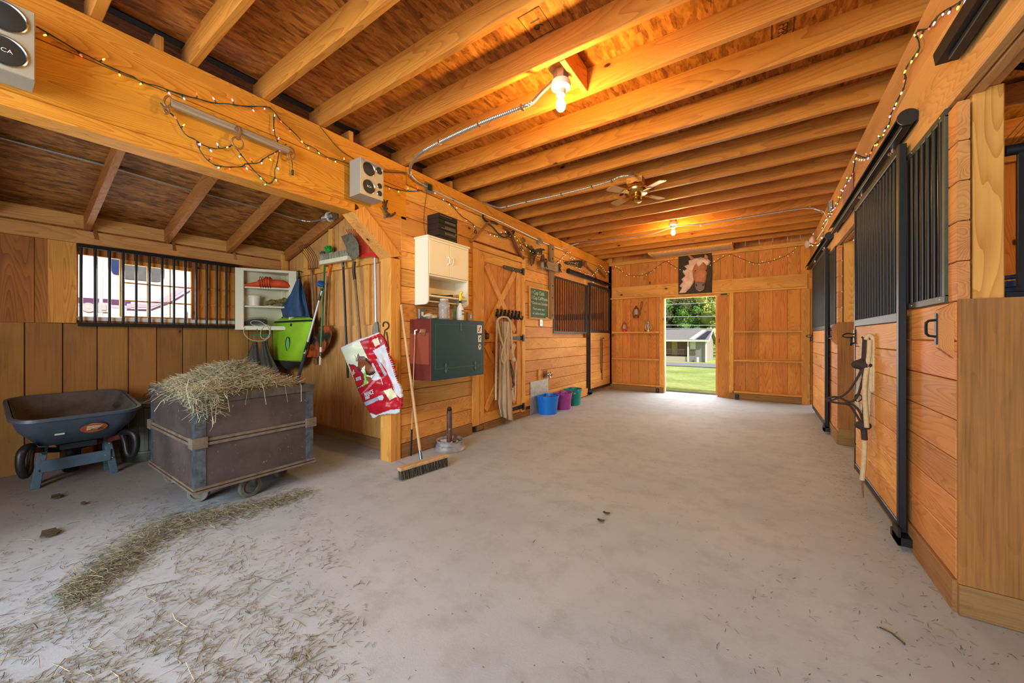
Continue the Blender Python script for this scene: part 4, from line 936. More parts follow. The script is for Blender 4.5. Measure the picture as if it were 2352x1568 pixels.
for x, y in ((CX1, CY0), (CX1, CY1), (CX0, CY0), (CX0, CY1)):
    sx = 1 if x == CX1 else -1; sy = -1 if y == CY0 else 1
    mb = MB(); mb.prism([(x+sx*.004, y+sy*.004, CZ0+.01), (x+sx*.004, y-sy*.055, CZ0+.01), (x-sx*.002, y-sy*.055, CZ0+.01), (x-sx*.002, y+sy*(-.002), CZ0+.01), (x-sx*.055, y-sy*.002, CZ0+.01), (x-sx*.055, y+sy*.004, CZ0+.01)], (0, 0, CZ1-CZ0-.06))
    mb.build('corner_plate', galv, cart)
    e_ = .022; mb = MB(); mb.prism([(x+sx*e_, y+sy*e_, .462), (x+sx*e_, y-sy*.06, .462), (x+sx*.004, y-sy*.06, .462), (x+sx*.004, y+sy*.004, .462), (x-sx*.06, y+sy*.004, .462), (x-sx*.06, y+sy*e_, .462)], (0, 0, .07))
    mb.build('band_clamp', fibre_rim, cart)
wheel_m = plain('dusty_wheel', (118, 112, 100), .8, rgb2=(84, 80, 72), scale=20)
def castor(x, y, r, ang, nm):
    w_ = bpy.data.objects.new(nm, None)
    ax = Vector((math.cos(ang), math.sin(ang), 0)); c = Vector((x, y, r+.001))
    mb = MB(); o_ = Vector((0,0,0))
    mb.lathe([(0, -.012), (r*.45, -.013), (r*.62, -.010), (r*.66, -.020), (r*.95, -.018), (r, -.010), (r, .010), (r*.95, .018), (r*.66, .020), (r*.62, .010), (r*.45, .013), (0, .012)], (0,0,0), 28, 'X')
    mb.xf(Matrix.Translation(c) @ Matrix.Rotation(ang, 4, 'Z')); wo_ = mb.build('wheel', wheel_m, cart, 40)
    mb = MB()
    for s_ in (-1, 1):
        q = c+ax*.031*s_; t = Vector((x, y, .166))+ax*.031*s_
        mb.prism([q+Vector((0,0,-.008))-ax.cross(Vector((0,0,1)))*.01, q+Vector((0,0,-.008))+ax.cross(Vector((0,0,1)))*.01, t+ax.cross(Vector((0,0,1)))*.03, t-ax.cross(Vector((0,0,1)))*.03], ax*.004*s_)
    mb.cyl(c-ax*.038, c+ax*.038, .006); mb.box(x-.04, y-.04, .160, x+.04, y+.04, .174)
    mb.build('castor_fork', galv, cart)
castor(-3.19, 1.20, .078, 0.12, 'wheel'); castor(-3.40, .955, .070, 2.4, 'wheel'); castor(-4.0, 1.25, .078, 0, 'wheel'); castor(-3.42, 1.52, .070, .5, 'wheel'); castor(-4.0, .95, .070, 2.0, 'wheel')
# ---- hay heap
hp = thing('hay_heap', 'loose heap of hay spilling over the brown cart', 'hay', (-3.6, 1.23, .80), kind='stuff')
def heap_h(x, y):
    a = (x-(-3.60))/.46; b_ = (y-1.22)/.35; r2 = a*a+b_*b_
    h = .20*math.exp(-r2*1.15)+.035*noise.noise(Vector((x*7, y*7, 1)))+.775
    # front left corner spill
    h += .05*math.exp(-((x+3.18)**2+(y-.93)**2)/.012)
    return h
mb = MB(); G = []
for j in range(25):
    y = CY0+.014+(CY1-CY0-.028)*j/24; G.append([(CX0+.014+(CX1-CX0-.028)*i/30, y, min(heap_h(CX0+.014+(CX1-CX0-.028)*i/30, y)-.02, 1.2) - (.0)) for i in range(31)])
mb.grid(G); mb.build('heap_core', plain('hay_core', (120, 108, 72), .9, rgb2=(84, 74, 48), scale=30), hp, 60)
def hp_pos(R_):
    while True:
        x = R_.gauss(-3.58, .27); y = R_.gauss(1.22, .21)
        if CX0+.02 < x < CX1-.035+.05*(y < CY0+.25) and CY0+.0 < y < CY1-.03: return Vector((x, y, heap_h(x, y)+R_.uniform(-.015, .014))), None
mb = straw_mesh(8000, hp_pos, .05, .17, .0023, 4, .40); mb.build('hay_stalks', hay_m, hp)
def spill_pos(R_):
    t = R_.random(); x = CX1-.12+R_.gauss(.10, .06); y = CY0+R_.gauss(.03, .08); z_ = .815+R_.uniform(-.02, .06)
    if R_.random() < .35: x = CX1+R_.uniform(.0, .03); y = CY0+R_.uniform(-.03, .14); z_ = .81-abs(R_.gauss(0, .08))
    return Vector((x, y, z_)), None
mb = straw_mesh(900, spill_pos, .05, .16, .0016, 8, .6); mb.build('spilled_stalks', hay_m, hp)
mb = MB(); R_ = random.Random(5)
for k in range(20):
    y = CY0+.05+(CY1-CY0-.1)*R_.random() if k > 14 else CY0+R_.uniform(-.01, .12); x = CX1+.016; L_ = R_.uniform(.04, .13) if k > 6 else R_.uniform(.12, .22)
    mb.tube([(x-.05, y+.01, .816), (x-.01, y, .82), (x+.006, y-.004, .806), (x+.008+.01*R_.random(), y+R_.uniform(-.02,.02), .806-L_)], .0016, 5)
mb.build('hanging_stalks', hay_m, hp)

# ---- wheelbarrow
tray_m = plain('dark_blue_grey_tray', (66, 77, 88), .42, rgb2=(54, 63, 74), scale=5, speck=((130, 126, 118), 80, .70))
wb = thing('wheelbarrow', 'dark grey blue wheelbarrow with deep tray by the bay window wall', 'wheelbarrow', (-4.6, .5, 0))
def rr(cx, cy, hx, hy, r, z_, n=6, skew=0):
    P = []
    for (sx, sy, a0) in ((1, 1, 0), (-1, 1, PI/2), (-1, -1, PI), (1, -1, 3*PI/2)):
        for k in range(n+1):
            a = a0+PI/2*k/n; P.append((cx+sx*(hx-r)+r*math.cos(a), cy+sy*(hy-r)+r*math.sin(a), z_))
    return P
def rr_t(cx, cy, hx, hy, r, z0, z1):      # z slopes with x
    return [(x, y, z0+(z1-z0)*((x-(cx-hx))/(2*hx))) for x, y, _ in rr(cx, cy, hx, hy, r, 0)]
wcx, wcy = -4.86, .525
rs = [rr_t(wcx+.03, wcy, .22, .20, .07, .345, .365), rr_t(wcx+.01, wcy, .36, .295, .12, .56, .49), rr_t(wcx, wcy, .41, .33, .14, .69, .585),
      rr_t(wcx, wcy, .432, .350, .14, .69, .585), rr_t(wcx, wcy, .435, .353, .14, .668, .563), rr_t(wcx, wcy, .420, .338, .14, .665, .560),
      rr_t(wcx+.01, wcy, .372, .307, .12, .545, .475), rr_t(wcx+.03, wcy, .225, .205, .07, .33, .350)]
mb = MB(); mb.rings(rs); mb.build('tray', [tray_m], wb, 50)
mb = MB(); mb.rings([rr_t(wcx+.03, wcy, .215, .195, .07, .352, .372), rr_t(wcx+.01, wcy, .354, .289, .12, .566, .496), rr_t(wcx, wcy, .404, .324, .14, .687, .582)], cap=False); mb.face(rr_t(wcx+.03, wcy, .215, .195, .07, .352, .372)); mb.build('tray_lining', plain('dusty_tray_inside', (66, 58, 54), .85, rgb2=(98, 86, 76), scale=7), wb, 60)
leg_m = plain('blue_grey_leg_paint', (82, 104, 116), .5, rgb2=(68, 88, 100), scale=9, speck=((186, 180, 160), 26, .74))
lx = -4.62
for sy, nm in ((-1, 'leg'), (1, 'leg')):
    y = wcy+.17*sy; xo = lx-.13
    mb = MB(); mb.bar((xo+.0, y+.045*sy, .002), (xo-.02, y-.0*sy, .335), .05, .035, (1, 0, 0), .004); lg = mb.build('leg', leg_m, wb)
    mb = MB()
    for zz in (.14, .27): mb.ball((xo+.022, y+(.055*(1-zz/.36))*sy, zz), .009, 1)
    mb.build('bolt', chrome, lg)
    mb = MB(); mb.bar((xo-.16, y+.02*sy, .002), (xo-.10, y, .31), .045, .03, (0, 1, 0), .004); mb.build('rear_brace', leg_m, wb)
mb = MB(); mb.lum(lx-.118, wcy-.19, .12, lx-.108, wcy+.19, .215, 'Y', .004); mb.build('leg_crossbar', leg_m, wb)
for sy in (-1, 1):
    y = wcy+.20*sy
    mb = MB(); mb.bar((lx+.02, y+.03*sy, .335), (-5.15, wcy+.06*sy, .20), .03, .04); mb.build('shaft', plain('dark_red_shaft', (92, 34, 28), .6) if 'dark_red_shaft' not in MATS else MATS['dark_red_shaft'], wb)
    mb = MB(); yo = y+.05*sy
    mb.tube([(lx-.02, yo-.02*sy, .345), (lx+.09, yo, .39), (lx+.155, yo+.045*sy, .37), (lx+.165, yo+.055*sy, .27), (lx+.14, yo+.035*sy, .165), (lx+.10, yo+.005*sy, .19), (lx+.07, yo, .29), (lx+.03, yo-.01*sy, .345)], [.022, .024, .026, .024, .022, .020, .018, .018], 10, smooth=2)
    mb.build('handle_loop', rubber, wb, 60)
mb = MB(); mb.lathe([(0, -.03), (.08, -.035), (.12, -.05), (.155, -.045), (.17, -.02), (.17, .02), (.155, .045), (.12, .05), (.08, .035), (0, .03)], (-5.10, wcy, .172), 28, 'Y'); mb.build('front_wheel', rubber, wb, 40)
mb = MB(); mb.box(-5.0, wcy-.1, .29, -4.66, wcy+.1, .335); mb.build('tray_support', blackmatte, wb)
# oval orange sticker and small white label on the tray side facing the camera
def tray_pt(y, z_):     # point on the camera-facing end of the tray (x ~ +end)
    t = (z_-.350)/(.475-.350); x0_ = wcx+.03+.225; x = x0_+(wcx+.382-x0_)*max(0, min(1.2, t))
    return Vector((x+.006, y, z_))
so = MB(); pts = [tray_pt(wcy+.06+.075*math.cos(a*PI/12), .465+.042*math.sin(a*PI/12)) for a in range(24)]
so.prism([p_+Vector((.004, 0, 0)) for p_ in pts], (.002, 0, .0)); st = so.build('sticker', plain('orange_sticker', (196, 104, 52), .4, rgb2=(150, 70, 32), scale=20), wb)
st['label'] = 'oval orange sticker'
mb = MB()
for k in range(4): a, b_ = tray_pt(wcy+.02, .482-.01*k), tray_pt(wcy+.105-.008*k, .482-.01*k); mb.bar(a+Vector((.008,0,0)), b_+Vector((.008,0,0)), .003, .0015, (1,0,0))
mb.build('sticker_print', cream_m, st)
mb = MB(); mb.tube([tray_pt(wcy+.03, .448)+Vector((.008,0,0)), tray_pt(wcy+.07, .458)+Vector((.008,0,0)), tray_pt(wcy+.11, .456)+Vector((.008,0,0)), tray_pt(wcy+.105, .445)+Vector((.008,0,0)), tray_pt(wcy+.06, .447)+Vector((.008,0,0))], .002, 5, smooth=1); mb.build('sticker_drawing', blackmatte, st)
mb = MB(); a = [tray_pt(wcy-.14, .44), tray_pt(wcy-.09, .44), tray_pt(wcy-.09, .455), tray_pt(wcy-.14, .455)]; mb.prism([p_+Vector((.003,0,0)) for p_ in a], (.002, 0, 0)); mb.build('paper_label', white_m, wb)

# ---- rubbish can
can_m = plain('dull_galvanised_can', (104, 104, 94), .5, .7, rgb2=(74, 74, 66), scale=6)
cn = thing('rubbish_can', 'ribbed galvanised rubbish can with lid behind the wheelbarrow', 'bin', (-5.05, 1.02, 0))
prof = [(.0, .005), (.19, .005), (.195, .0), (.20, .02), (.205, .08), (.212, .085), (.212, .10), (.205, .105), (.235, .52), (.243, .525), (.243, .54), (.0, .54)]
mb = MB(); mb.lathe(prof, (-5.09, 1.04, 0), 40)
for v in mb.bm.verts:
    if .1 < v.co.z < .53:
        pass
mb.build('can_body', can_m, cn, 30)
mb = MB()
for k in range(20):
    a = 2*PI*k/20; mb.bar((-5.09+.207*math.cos(a), 1.04+.207*math.sin(a), .11), (-5.09+.236*math.cos(a), 1.04+.236*math.sin(a), .515), .03, .01, (math.cos(a), math.sin(a), 0), .004)
mb.build('can_ribs', can_m, cn)
mb = MB(); mb.lathe([(.0, .60), (.12, .595), (.22, .575), (.245, .565), (.252, .555), (.252, .53), (.244, .53), (.244, .545), (.0, .55)], (-5.09, 1.04, 0), 40); mb.build('can_lid', can_m, cn, 30)
mb = MB(); mb.tube([(-5.13, 1.0, .60), (-5.12, 1.01, .635), (-5.06, 1.07, .635), (-5.05, 1.08, .60)], .006, 6, smooth=1); mb.build('lid_handle', can_m, cn)

# ---- corner shelf
cs = thing('corner_shelf', 'white painted corner shelf unit at the end of the bay window', 'shelf', (-5.2, 2.2, 1.28))
a0 = onX(541, 700, XW+.03); 
ya, yb_, za, zb = 1.878, 2.36, 1.285, 2.04
xa = XW+.06; xb = -5.02        # face frame runs from the window wall to the tool wall diagonal
# diagonal face frame from A (window wall) to B (tool wall side)
A = Vector((XW+.075, 1.885, 0)); Bq = Vector((-5.06, YS-.06, 0)); 
pr = onX(541, 700, A.x); A.y = pr.y
# place B on the ray of the right edge of the unit
r_ = ray(681, 700); kB = (YS-.09)/r_[1]; Bq = Vector((r_[0]*kB, YS-.09, 0))
dF = (Bq-A); LF = dF.length; dF.normalize(); nF = Vector((dF.y, -dF.x, 0)); 
def fr(t, z_, dep=0): return A+dF*t+nF*dep+Vector((0, 0, z_))
def fbox(t0, t1, z0, z1, d0=0, d1=.02):
    m_ = MB(); m_.hull([fr(t0, z0, d0), fr(t1, z0, d0), fr(t1, z0, d1), fr(t0, z0, d1)], [fr(t0, z1, d0), fr(t1, z1, d0), fr(t1, z1, d1), fr(t0, z1, d1)]); return m_
fbox(0, .085, za, zb).build('face_stile', white_m if False else cream_m, cs); fbox(LF-.085, LF, za, zb).build('face_stile', cream_m, cs)
fbox(.085, LF-.085, za, za+.035).build('bottom_rail', cream_m, cs); fbox(.085, LF-.085, zb-.03, zb).build('top_rail', cream_m, cs)
cnr = Vector((XW+.075, YS-.09, 0))
for z_ in (za+.03, 1.565, 1.80, zb-.028):
    m_ = MB(); m_.prism([fr(0.01, z_, -.002), fr(LF-.01, z_, -.002), Vector((cnr.x, cnr.y, z_))], (0, 0, .018)); m_.build('shelf_board', cream_m, cs)
m_ = MB(); m_.box(cnr.x-.02, A.y, za, cnr.x-.004, cnr.y, zb); m_.build('back_panel', cream_m, cs)
m_ = MB(); m_.box(cnr.x, cnr.y+.004, za, Bq.x, cnr.y+.02, zb); m_.build('back_panel', cream_m, cs)
m_ = MB(); m_.box(cnr.x, cnr.y-.04, za+.05, cnr.x+.04, cnr.y, zb-.03); m_.build('corner_batten', cream_m, cs)
def onF(u, v, dep=0):      # pixel -> point on the shelf face plane
    r = Vector(ray(u, v)); o_ = A+nF*dep; k = (o_-Vector((0, 0, CAM_H))).dot(nF)/r.dot(nF); return Vector((0, 0, CAM_H))+r*k
# orange folded parasol on upper shelf
og = plain('orange_canvas', (232, 78, 18), .7, rgb2=(190, 62, 16), scale=18)
t = thing('folded_canopy', 'bright orange folded canvas bundle on the upper shelf', 'canvas bundle', onF(610, 655, -.02))
mb = MB(); ax0, ax1 = onF(545, 660, -.0), onF(669, 662, .0); n = 34; rs = []
for i in range(n+1):
    s_ = i/n; c = ax0.lerp(ax1, s_); r = .062*math.sin(min(1, s_*1.25+.02)*PI*.5)**1.1 if s_ < .5 else .062
    if s_ > .86: r = .062*math.sqrt(max(0, (1-s_)/.14))*.9+.006
    if .38 < s_ < .62: r *= 1.28+.07*math.sin(i*2.9)
    r = max(r, .008); c.z = 1.583+r*.80
    rs.append([c+nF*r*.9*math.cos(2*PI*k/14)+Vector((0, 0, r*.8*math.sin(2*PI*k/14)))*(1) for k in range(14)])
mb.rings(rs); mb.bm.transform(Matrix.Translation((0, 0, .237))); mb.build('canvas_roll', og, t, 50)
mb = MB()
for k in range(5):
    s_ = .42+.045*k; c = ax0.lerp(ax1, s_); c.z = 1.583+.237+.060; mb.tube([c+nF*.074*math.cos(a*PI/7)+Vector((0, 0, .068*math.sin(a*PI/7))) for a in range(14)], .0035, 5, closed=True)
mb.build('wrap_cord', plain('dark_orange_cord', (150, 52, 20), .8), t)
# white pail, twine
def pail(name, lab, c, r0, r1, h, m, cat='bucket', wire=True):
    t = thing(name, lab, cat, c); mb = MB()
    mb.lathe([(0, .003), (r0, .003), (r1-.004, h-.03), (r1+.004, h-.03), (r1+.006, h-.018), (r1, h-.016), (r1+.005, h-.002), (r1, h), (r1-.008, h), (r0-.006, .012), (0, .012)], c, 36)
    mb.build('pail_body', m, t, 40)
    if wire:
        mb = MB(); c = Vector(c); mb.tube([c+Vector((-(r1+.006), 0, h-.04)), c+Vector((-(r1+.03), -.03, h*.6)), c+Vector((-(r1+.02), -.06, h*.25)), c+Vector((-.02, -(r1+.02), h*.2))], .002, 5, smooth=2); mb.build('wire_handle', steel, t)
    return t
pc = onF(585, 705, -.07); pc.z = 1.583
pail('white_pail', 'small white plastic pail on the middle shelf', pc, .058, .066, .13, pale_m)
t = thing('twine_bundle', 'tangled olive bale twine on the middle shelf', 'twine', onF(632, 700, -.05))
tw = plain('olive_twine', (138, 124, 60), .85, rgb2=(96, 84, 36), scale=60)
mb = MB(); R_ = random.Random(9); p0 = onF(615, 703, -.03); p1 = onF(655, 690, -.03); p0.z = 1.628; p1.z = 1.665
for k in range(10):
    c = p0.lerp(p1, k/9); r = .030+.008*math.sin(k)
    mb.tube([c+Vector((R_.gauss(0, .004)+r*math.cos(a*PI/9), R_.gauss(0, .004)+r*.8*math.sin(a*PI/9), r*.85*math.sin(a*PI/9+k)))for a in range(18)], .0055, 5, closed=True)
    mb.ball(c, r*.85, 2, nz=.3, ns=30)
mb.build('twine_mass', tw, t, 60)
# wire coil on bottom shelf
t = thing('wire_coil', 'loose coil of grey and white wire on the bottom shelf', 'wire', onF(585, 750, -.02))
mb = MB(); R_ = random.Random(4)
c0 = onF(588, 743, -.045); c0.z = 1.375
for k in range(26):
    rx, ry, rz_ = R_.uniform(.09, .125), R_.uniform(.05, .07), R_.uniform(-.012, .012)
    mb.tube([c0+dF*rx*math.cos(a*PI/12)+nF*ry*math.sin(a*PI/12)*.7+Vector((0, 0, .028*math.sin(a*PI/12+.5)+.0022*k-.025+rz_)) for a in range(24)], .002, 4, closed=True)
mb.build('grey_coil', plain('grey_wire', (104, 104, 100), .5, .5), t)
mb = MB()
mb.tube([onF(u, v, .03) for u, v in ((562, 752), (558, 765), (575, 782), (605, 784), (622, 772), (618, 752), (600, 738), (582, 735), (572, 742), (590, 750), (612, 745))], .0032, 6, smooth=3)
mb.tube([onF(u, v, .032) for u, v in ((598, 760), (606, 748), (620, 746), (621, 765), (610, 780), (598, 775))], .0032, 6, closed=True, smooth=3)
mb.build('white_cable', plain('white_cable', (214, 210, 196), .5), t)
# green hanger rack with waders
t = thing('coat_hanger', 'green hook bar under the white corner shelf', 'hanger', onF(597, 768, .03)); gn = plain('green_plastic', (30, 120, 70), .4)
mb = MB(); mb.tube([onF(578, 769, .03), onF(622, 769, .03)], .006, 8); mb.tube([onF(590, 755, .02), onF(593, 762, .03), onF(591, 769, .03)], .004, 6, smooth=1); mb.tube([onF(583, 769, .03), onF(586, 783, .03)], .004, 6); mb.tube([onF(606, 769, .03), onF(604, 785, .03)], .004, 6); mb.build('hook_bar', gn, t, 60)
wad = plain('grey_rubber_waders', (74, 70, 64), .7, rgb2=(58, 56, 52), scale=9)
def cloth_strip(name, lab, cat, pts_l, pts_r, fn, m, fold=.02, nf=3, n=24, parent=None, thick=.004, seed=0):
    """a hanging cloth: left/right outlines in pixels, interpolated; fn(u, v, d) -> world"""
    def along(P, s_):
        s_ *= len(P)-1; i = min(int(s_), len(P)-2); f = s_-i; return (P[i][0]*(1-f)+P[i+1][0]*f, P[i][1]*(1-f)+P[i+1][1]*f)
    G = []; W = 22
    for j in range(n+1):
        l, r = along(pts_l, j/n), along(pts_r, j/n); row = []
        for i in range(W+1):
            s_ = i/W; u, v = l[0]*(1-s_)+r[0]*s_, l[1]*(1-s_)+r[1]*s_
            d = fold*(math.sin(s_*nf*2*PI+seed+.8*math.sin(j*.25+seed))*.5*(.4+.6*j/n))+fold*1.1*math.sin(s_*PI)
            row.append(fn(u, v, d))
        G.append(row)
    mb = MB(); mb.grid(G); o = mb.build(name, m, parent, 70)
    md = o.modifiers.new('solid', 'SOLIDIFY'); md.thickness = thick
    if lab: tag(o, lab, cat)
    return o
fS = lambda u, v, d: onY(u, v, YS-.07-d)
fF = lambda u, v, d: onF(u, v, .03+d)
cloth_strip('rubber_waders', 'dark grey rubber waders hanging under the shelf beside the green bag', 'waders', [(582, 785), (570, 815), (566, 850), (572, 876)], [(590, 785), (600, 812), (604, 845), (600, 876)], fF, wad, .03, 2)
cloth_strip('rubber_waders', 'olive grey wader bib between the shelf and the green bag', 'waders', [(602, 785), (600, 815), (598, 850), (602, 880)], [(612, 783), (622, 815), (640, 850), (652, 880)], fF, wad, .035, 2, seed=2)
mb = MB(); mb.cyl(onX(596, 812, XW+.14), Vector((XW+.14, onX(596, 812, XW+.14).y, .002)), .02, seg=12); tag(mb.build('dark_tube', plain('dark_tube', (48, 50, 58), .4)), 'dark tube standing among the grey waders', 'tube')
# ---- blue bag and green hay bag
blue_c = plain('blue_nylon', (14, 78, 128), .6, rgb2=(40, 56, 78), scale=5)
bb = thing('blue_bag', 'blue and grey cloth bag hanging above the green hay bag', 'bag', onY(687, 660, YS-.1))
cloth_strip('bag_cloth', None, None, [(683, 640), (668, 675), (645, 707), (651, 728)], [(690, 640), (698, 665), (705, 700), (711, 726)], lambda u, v, d: onY(u, v, YS-.16-d), blue_c, .05, 2, parent=bb)
mb = MB(); mb.tube(py(YS-.1, [(686, 625), (684, 645), (690, 668), (683, 700)]), .006, smooth=2); mb.tube(py(YS-.1, [(688, 625), (692, 650), (678, 690)]), .005, smooth=2); mb.build('bag_strap', blackmatte, bb)
mb = MB(); mb.tube(py(YS-.06, [(680, 624), (687, 622), (694, 625)]), .005); mb.tube(py(YS-.08, [(687, 622), (687, 632)]), .004); mb.build('wall_hook', hinge_iron, bb)
lime = plain('lime_green_canvas', (152, 204, 22), .7, rgb2=(132, 184, 16), scale=4)
gb = thing('hay_bag', 'lime green hay bag with round feed hole hanging on the tool wall', 'bag', onY(670, 780, YS-.12))
def gbp(u, v, d): return onY(u, v, YS-.20-d)
def gsurf(s_, t_):
    L_ = [(622, 738), (624, 760), (626, 800), (625, 826)]; R2 = [(720, 733), (716, 760), (708, 800), (697, 831)]
    def al(P, x): x *= 3; i = min(int(x), 2); f = x-i; return (P[i][0]*(1-f)+P[i+1][0]*f, P[i][1]*(1-f)+P[i+1][1]*f)
    l, r = al(L_, t_), al(R2, t_); u, v = l[0]*(1-s_)+r[0]*s_, l[1]*(1-s_)+r[1]*s_
    return onY(u, v, YS-.16-.10*math.sin(s_*PI)**.6*(.35+.65*t_)-.012*math.sin(s_*9+t_*3))
mb = MB(); mb.grid([[gsurf(i/20, j/20) for i in range(21)] for j in range(21)]); o = mb.build('bag_front', lime, gb, 70); o.modifiers.new('s', 'SOLIDIFY').thickness = .004
mb = MB(); mb.grid([[gsurf(i/20, 0).lerp(onY(641-0+((707-641))*i/20+0, 727-i*.15, YS-.10), j/3) for i in range(21)] for j in range(4)]); o = mb.build('bag_collar', plain('pale_lime_mesh', (150, 196, 60), .8), gb, 60); o.modifiers.new('s', 'SOLIDIFY').thickness = .003
mb = MB(); mb.grid([[gsurf(0, j/10).lerp(onY(638, 735+90*j/10, YS-.05), i/4) for i in range(5)] for j in range(11)]); mb.grid([[gsurf(1, j/10).lerp(onY(712-14*j/10, 735+90*j/10, YS-.04), i/4) for i in range(5)] for j in range(11)]); mb.build('bag_side', lime, gb, 60)
mb = MB(); mb.grid([[gsurf(i/16, 1).lerp(onY(633+60*i/16, 848-8*abs(i-8)/8, YS-.13-.05*math.sin(i/16*PI)), j/4)-Vector((0, 0, .012*math.sin(j/4*PI)*math.sin(i/16*PI))) for i in range(17)] for j in range(5)]); mb.build('bag_bottom', plain('charcoal_canvas', (52, 54, 52), .8), gb, 60)
mb = MB(); mb.tube([gsurf(i/20, .03)+Vector((0, -.012, 0)) for i in range(21)], .018, 6, flat=.3); mb.tube([gsurf(.12, .05), gsurf(.10, .3), gsurf(.06, .6), gsurf(.05, .9)], .003, 5); mb.build('black_binding', blackmatte, gb)
for s_, t_, rx, rz_, nm, m_ in ((.5, .14, .017, .017, 'round_patch', plain('grey_patch', (60, 62, 56), .5)), (.45, .58, .050, .086, 'feed_hole', plain('pale_green_net', (112, 190, 92), .8))):
    c = gsurf(s_, t_)+Vector((0, -.012, 0)); mb = MB(); mb.prism([c+Vector((rx*math.cos(a*PI/12), 0, rz_*math.sin(a*PI/12))) for a in range(24)], (0, .004, 0)); mb.build(nm, m_, gb)
    mb = MB(); mb.tube([c+Vector((rx*math.cos(a*PI/12), -.002, rz_*math.sin(a*PI/12))) for a in range(24)], .0045 if nm == 'feed_hole' else .002, 6, closed=True); mb.build('hole_binding', blackmatte, gb)
mb = MB(); mb.tube(py(YS-.13, [(648, 728), (650, 738)]), .008); mb.tube(py(YS-.13, [(706, 722), (709, 736)]), .008); mb.tube(py(YS-.12, [(674, 712), (674, 738)]), .008); mb.build('buckle_straps', blackmatte, gb)

# ---- tools on the wall
YT = YS-.075
def P(u, v, y=None): return onY(u, v, YT if y is None else y)
dwood = plain('worn_wood_handle', (150, 110, 70), .6, rgb2=(116, 84, 54), scale=12)
iron_r = plain('rusty_tine_iron', (96, 66, 44), .6, .5)
t = thing('manure_fork', 'curved tine manure fork hanging left on the tool wall', 'fork', P(717, 700))
mb = MB(); mb.tube([P(716, 620), P(717, 650), P(719, 700), P(721, 770), P(722, 835)], [.016, .015, .015, .015, .014], 10, smooth=1); mb.build('handle', dwood, t, 60)
mb = MB()
for k in range(6):
    a = k/5; b0 = (709+19*a, 617-2*a); tp = (686+19*a, 566-8*a); md = (703+22*a, 590-6*a)
    mb.tube([P(*b0), P(b0[0]+2, b0[1]-14, YT-.03), P(*md, YT-.07), P((tp[0]+md[0])/2, (tp[1]+md[1])/2, YT-.09), P(*tp, YT-.09)], .0035, 6, smooth=2)
mb.tube([P(708, 618), P(729, 615)], .006, 6); mb.tube([P(718, 616), P(716, 632)], .010, 8); mb.build('tines', iron_r, t, 60)
def brush_head(c, r, m, t, n=260, seed=1, up=(0, -.3, 1), nm='bristles'):
    R_ = random.Random(seed); mb = MB(); mb.ball(c, r*.72, 2)
    for k in range(n):
        d = Vector((R_.gauss(0, 1), R_.gauss(0, 1), R_.gauss(0, 1))).normalized(); 
        if d.dot(Vector(up)) < -.35: continue
        mb.cyl(Vector(c)+d*r*.5, Vector(c)+d*r*R_.uniform(.9, 1.08), .0028, .0016, 4)
    mb.build(nm, m, t)
t = thing('duster', 'blue headed duster on a silver extension pole leaning to the cart', 'duster', P(735, 700))
mb = MB(); mb.tube([P(739, 668, YT-.12), P(733, 690, YT-.135), P(703, 799, YT-.21), P(683, 878, YT-.25)], .011, 10); mb.build('pole', plain('silver_pole', (196, 198, 202), .45, .4), t, 60)
mb = MB(); mb.tube([P(740, 662, YT-.115), P(733, 690, YT-.135)], .014, 10); mb.build('grip', rubber, t, 60)
mb = MB(); mb.tube([P(707, 785, YT-.202), P(700, 808, YT-.215)], .015, 10); mb.build('pole_clamp', rubber, t, 60)
d_ = P(683, 878, YT-.25)-P(700, 812, YT-.218); e_ = P(683, 878, YT-.25)+d_*((P(683, 878, YT-.25).z-.004)/-d_.z); e_.x = max(e_.x, -4.9); mb = MB(); mb.tube([P(700, 812, YT-.218), P(683, 878, YT-.25), e_], .017, 10); mb.build('lower_pole', plain('grey_blue_pole', (96, 110, 134), .3, .7), t, 60)
brush_head(P(737, 653, YT-.11), .048, plain('blue_bristles', (22, 96, 158), .7), t, 240, 2)
t = thing('green_broom', 'green handled broom with bright green and grey bristles', 'broom', P(741, 700))
mb = MB(); mb.tube([P(746, 604, YT-.04), P(736, 821, YT-.10)], .0115, 10); mb.build('handle', plain('green_handle', (20, 110, 44), .35), t, 60)
mb = MB(); mb.tube([P(737, 797, YT-.094), P(736.6, 808, YT-.097)], .013, 10); mb.tube([P(735.8, 818, YT-.10), P(735, 838, YT-.105)], .0125, 10); mb.build('handle_tip', white_m, t, 60)
brush_head(P(755, 573, YT-.03), .052, plain('green_bristles', (40, 168, 60), .7), t, 260, 3)
brush_head(P(742, 584, YT-.02), .042, plain('grey_bristles', (110, 108, 100), .8), t, 180, 4, nm='grey_bristles')
mb = MB(); mb.tube([P(737, 600, YT-.03), P(751, 603, YT-.03)], .017, 10); mb.build('ferrule', pale_m, t, 60)
t = thing('grain_scoop', 'orange and black scoop shovel hanging upside down with an orange grip', 'shovel', P(748, 700))
mb = MB(); mb.tube([P(753, 632, YT-.0), P(748, 752, YT-.0)], .013, 10); mb.build('shaft', dwood, t, 60)
mb = MB(); mb.tube([P(753, 634), P(755, 620), P(760, 610), P(756, 604), P(749, 606), P(751, 612)], [.014, .013, .012, .011, .010, .010], 8, smooth=2); mb.build('orange_grip', plain('orange_grip', (240, 100, 20), .4), t, 60)
sp = [(704, 820), (729, 822), (745, 806), (757, 790), (763, 768), (760, 753), (751, 746), (742, 748), (731, 757), (720, 773), (710, 795)]
mb = MB(); c = (736, 785); rs = []
for s_, dp in ((1, .0), (.96, -.012), (.80, .012), (.5, .03), (.15, .035)): rs.append([P(c[0]+(u-c[0])*s_, c[1]+(v-c[1])*s_, YT-.05+dp) for u, v in sp])
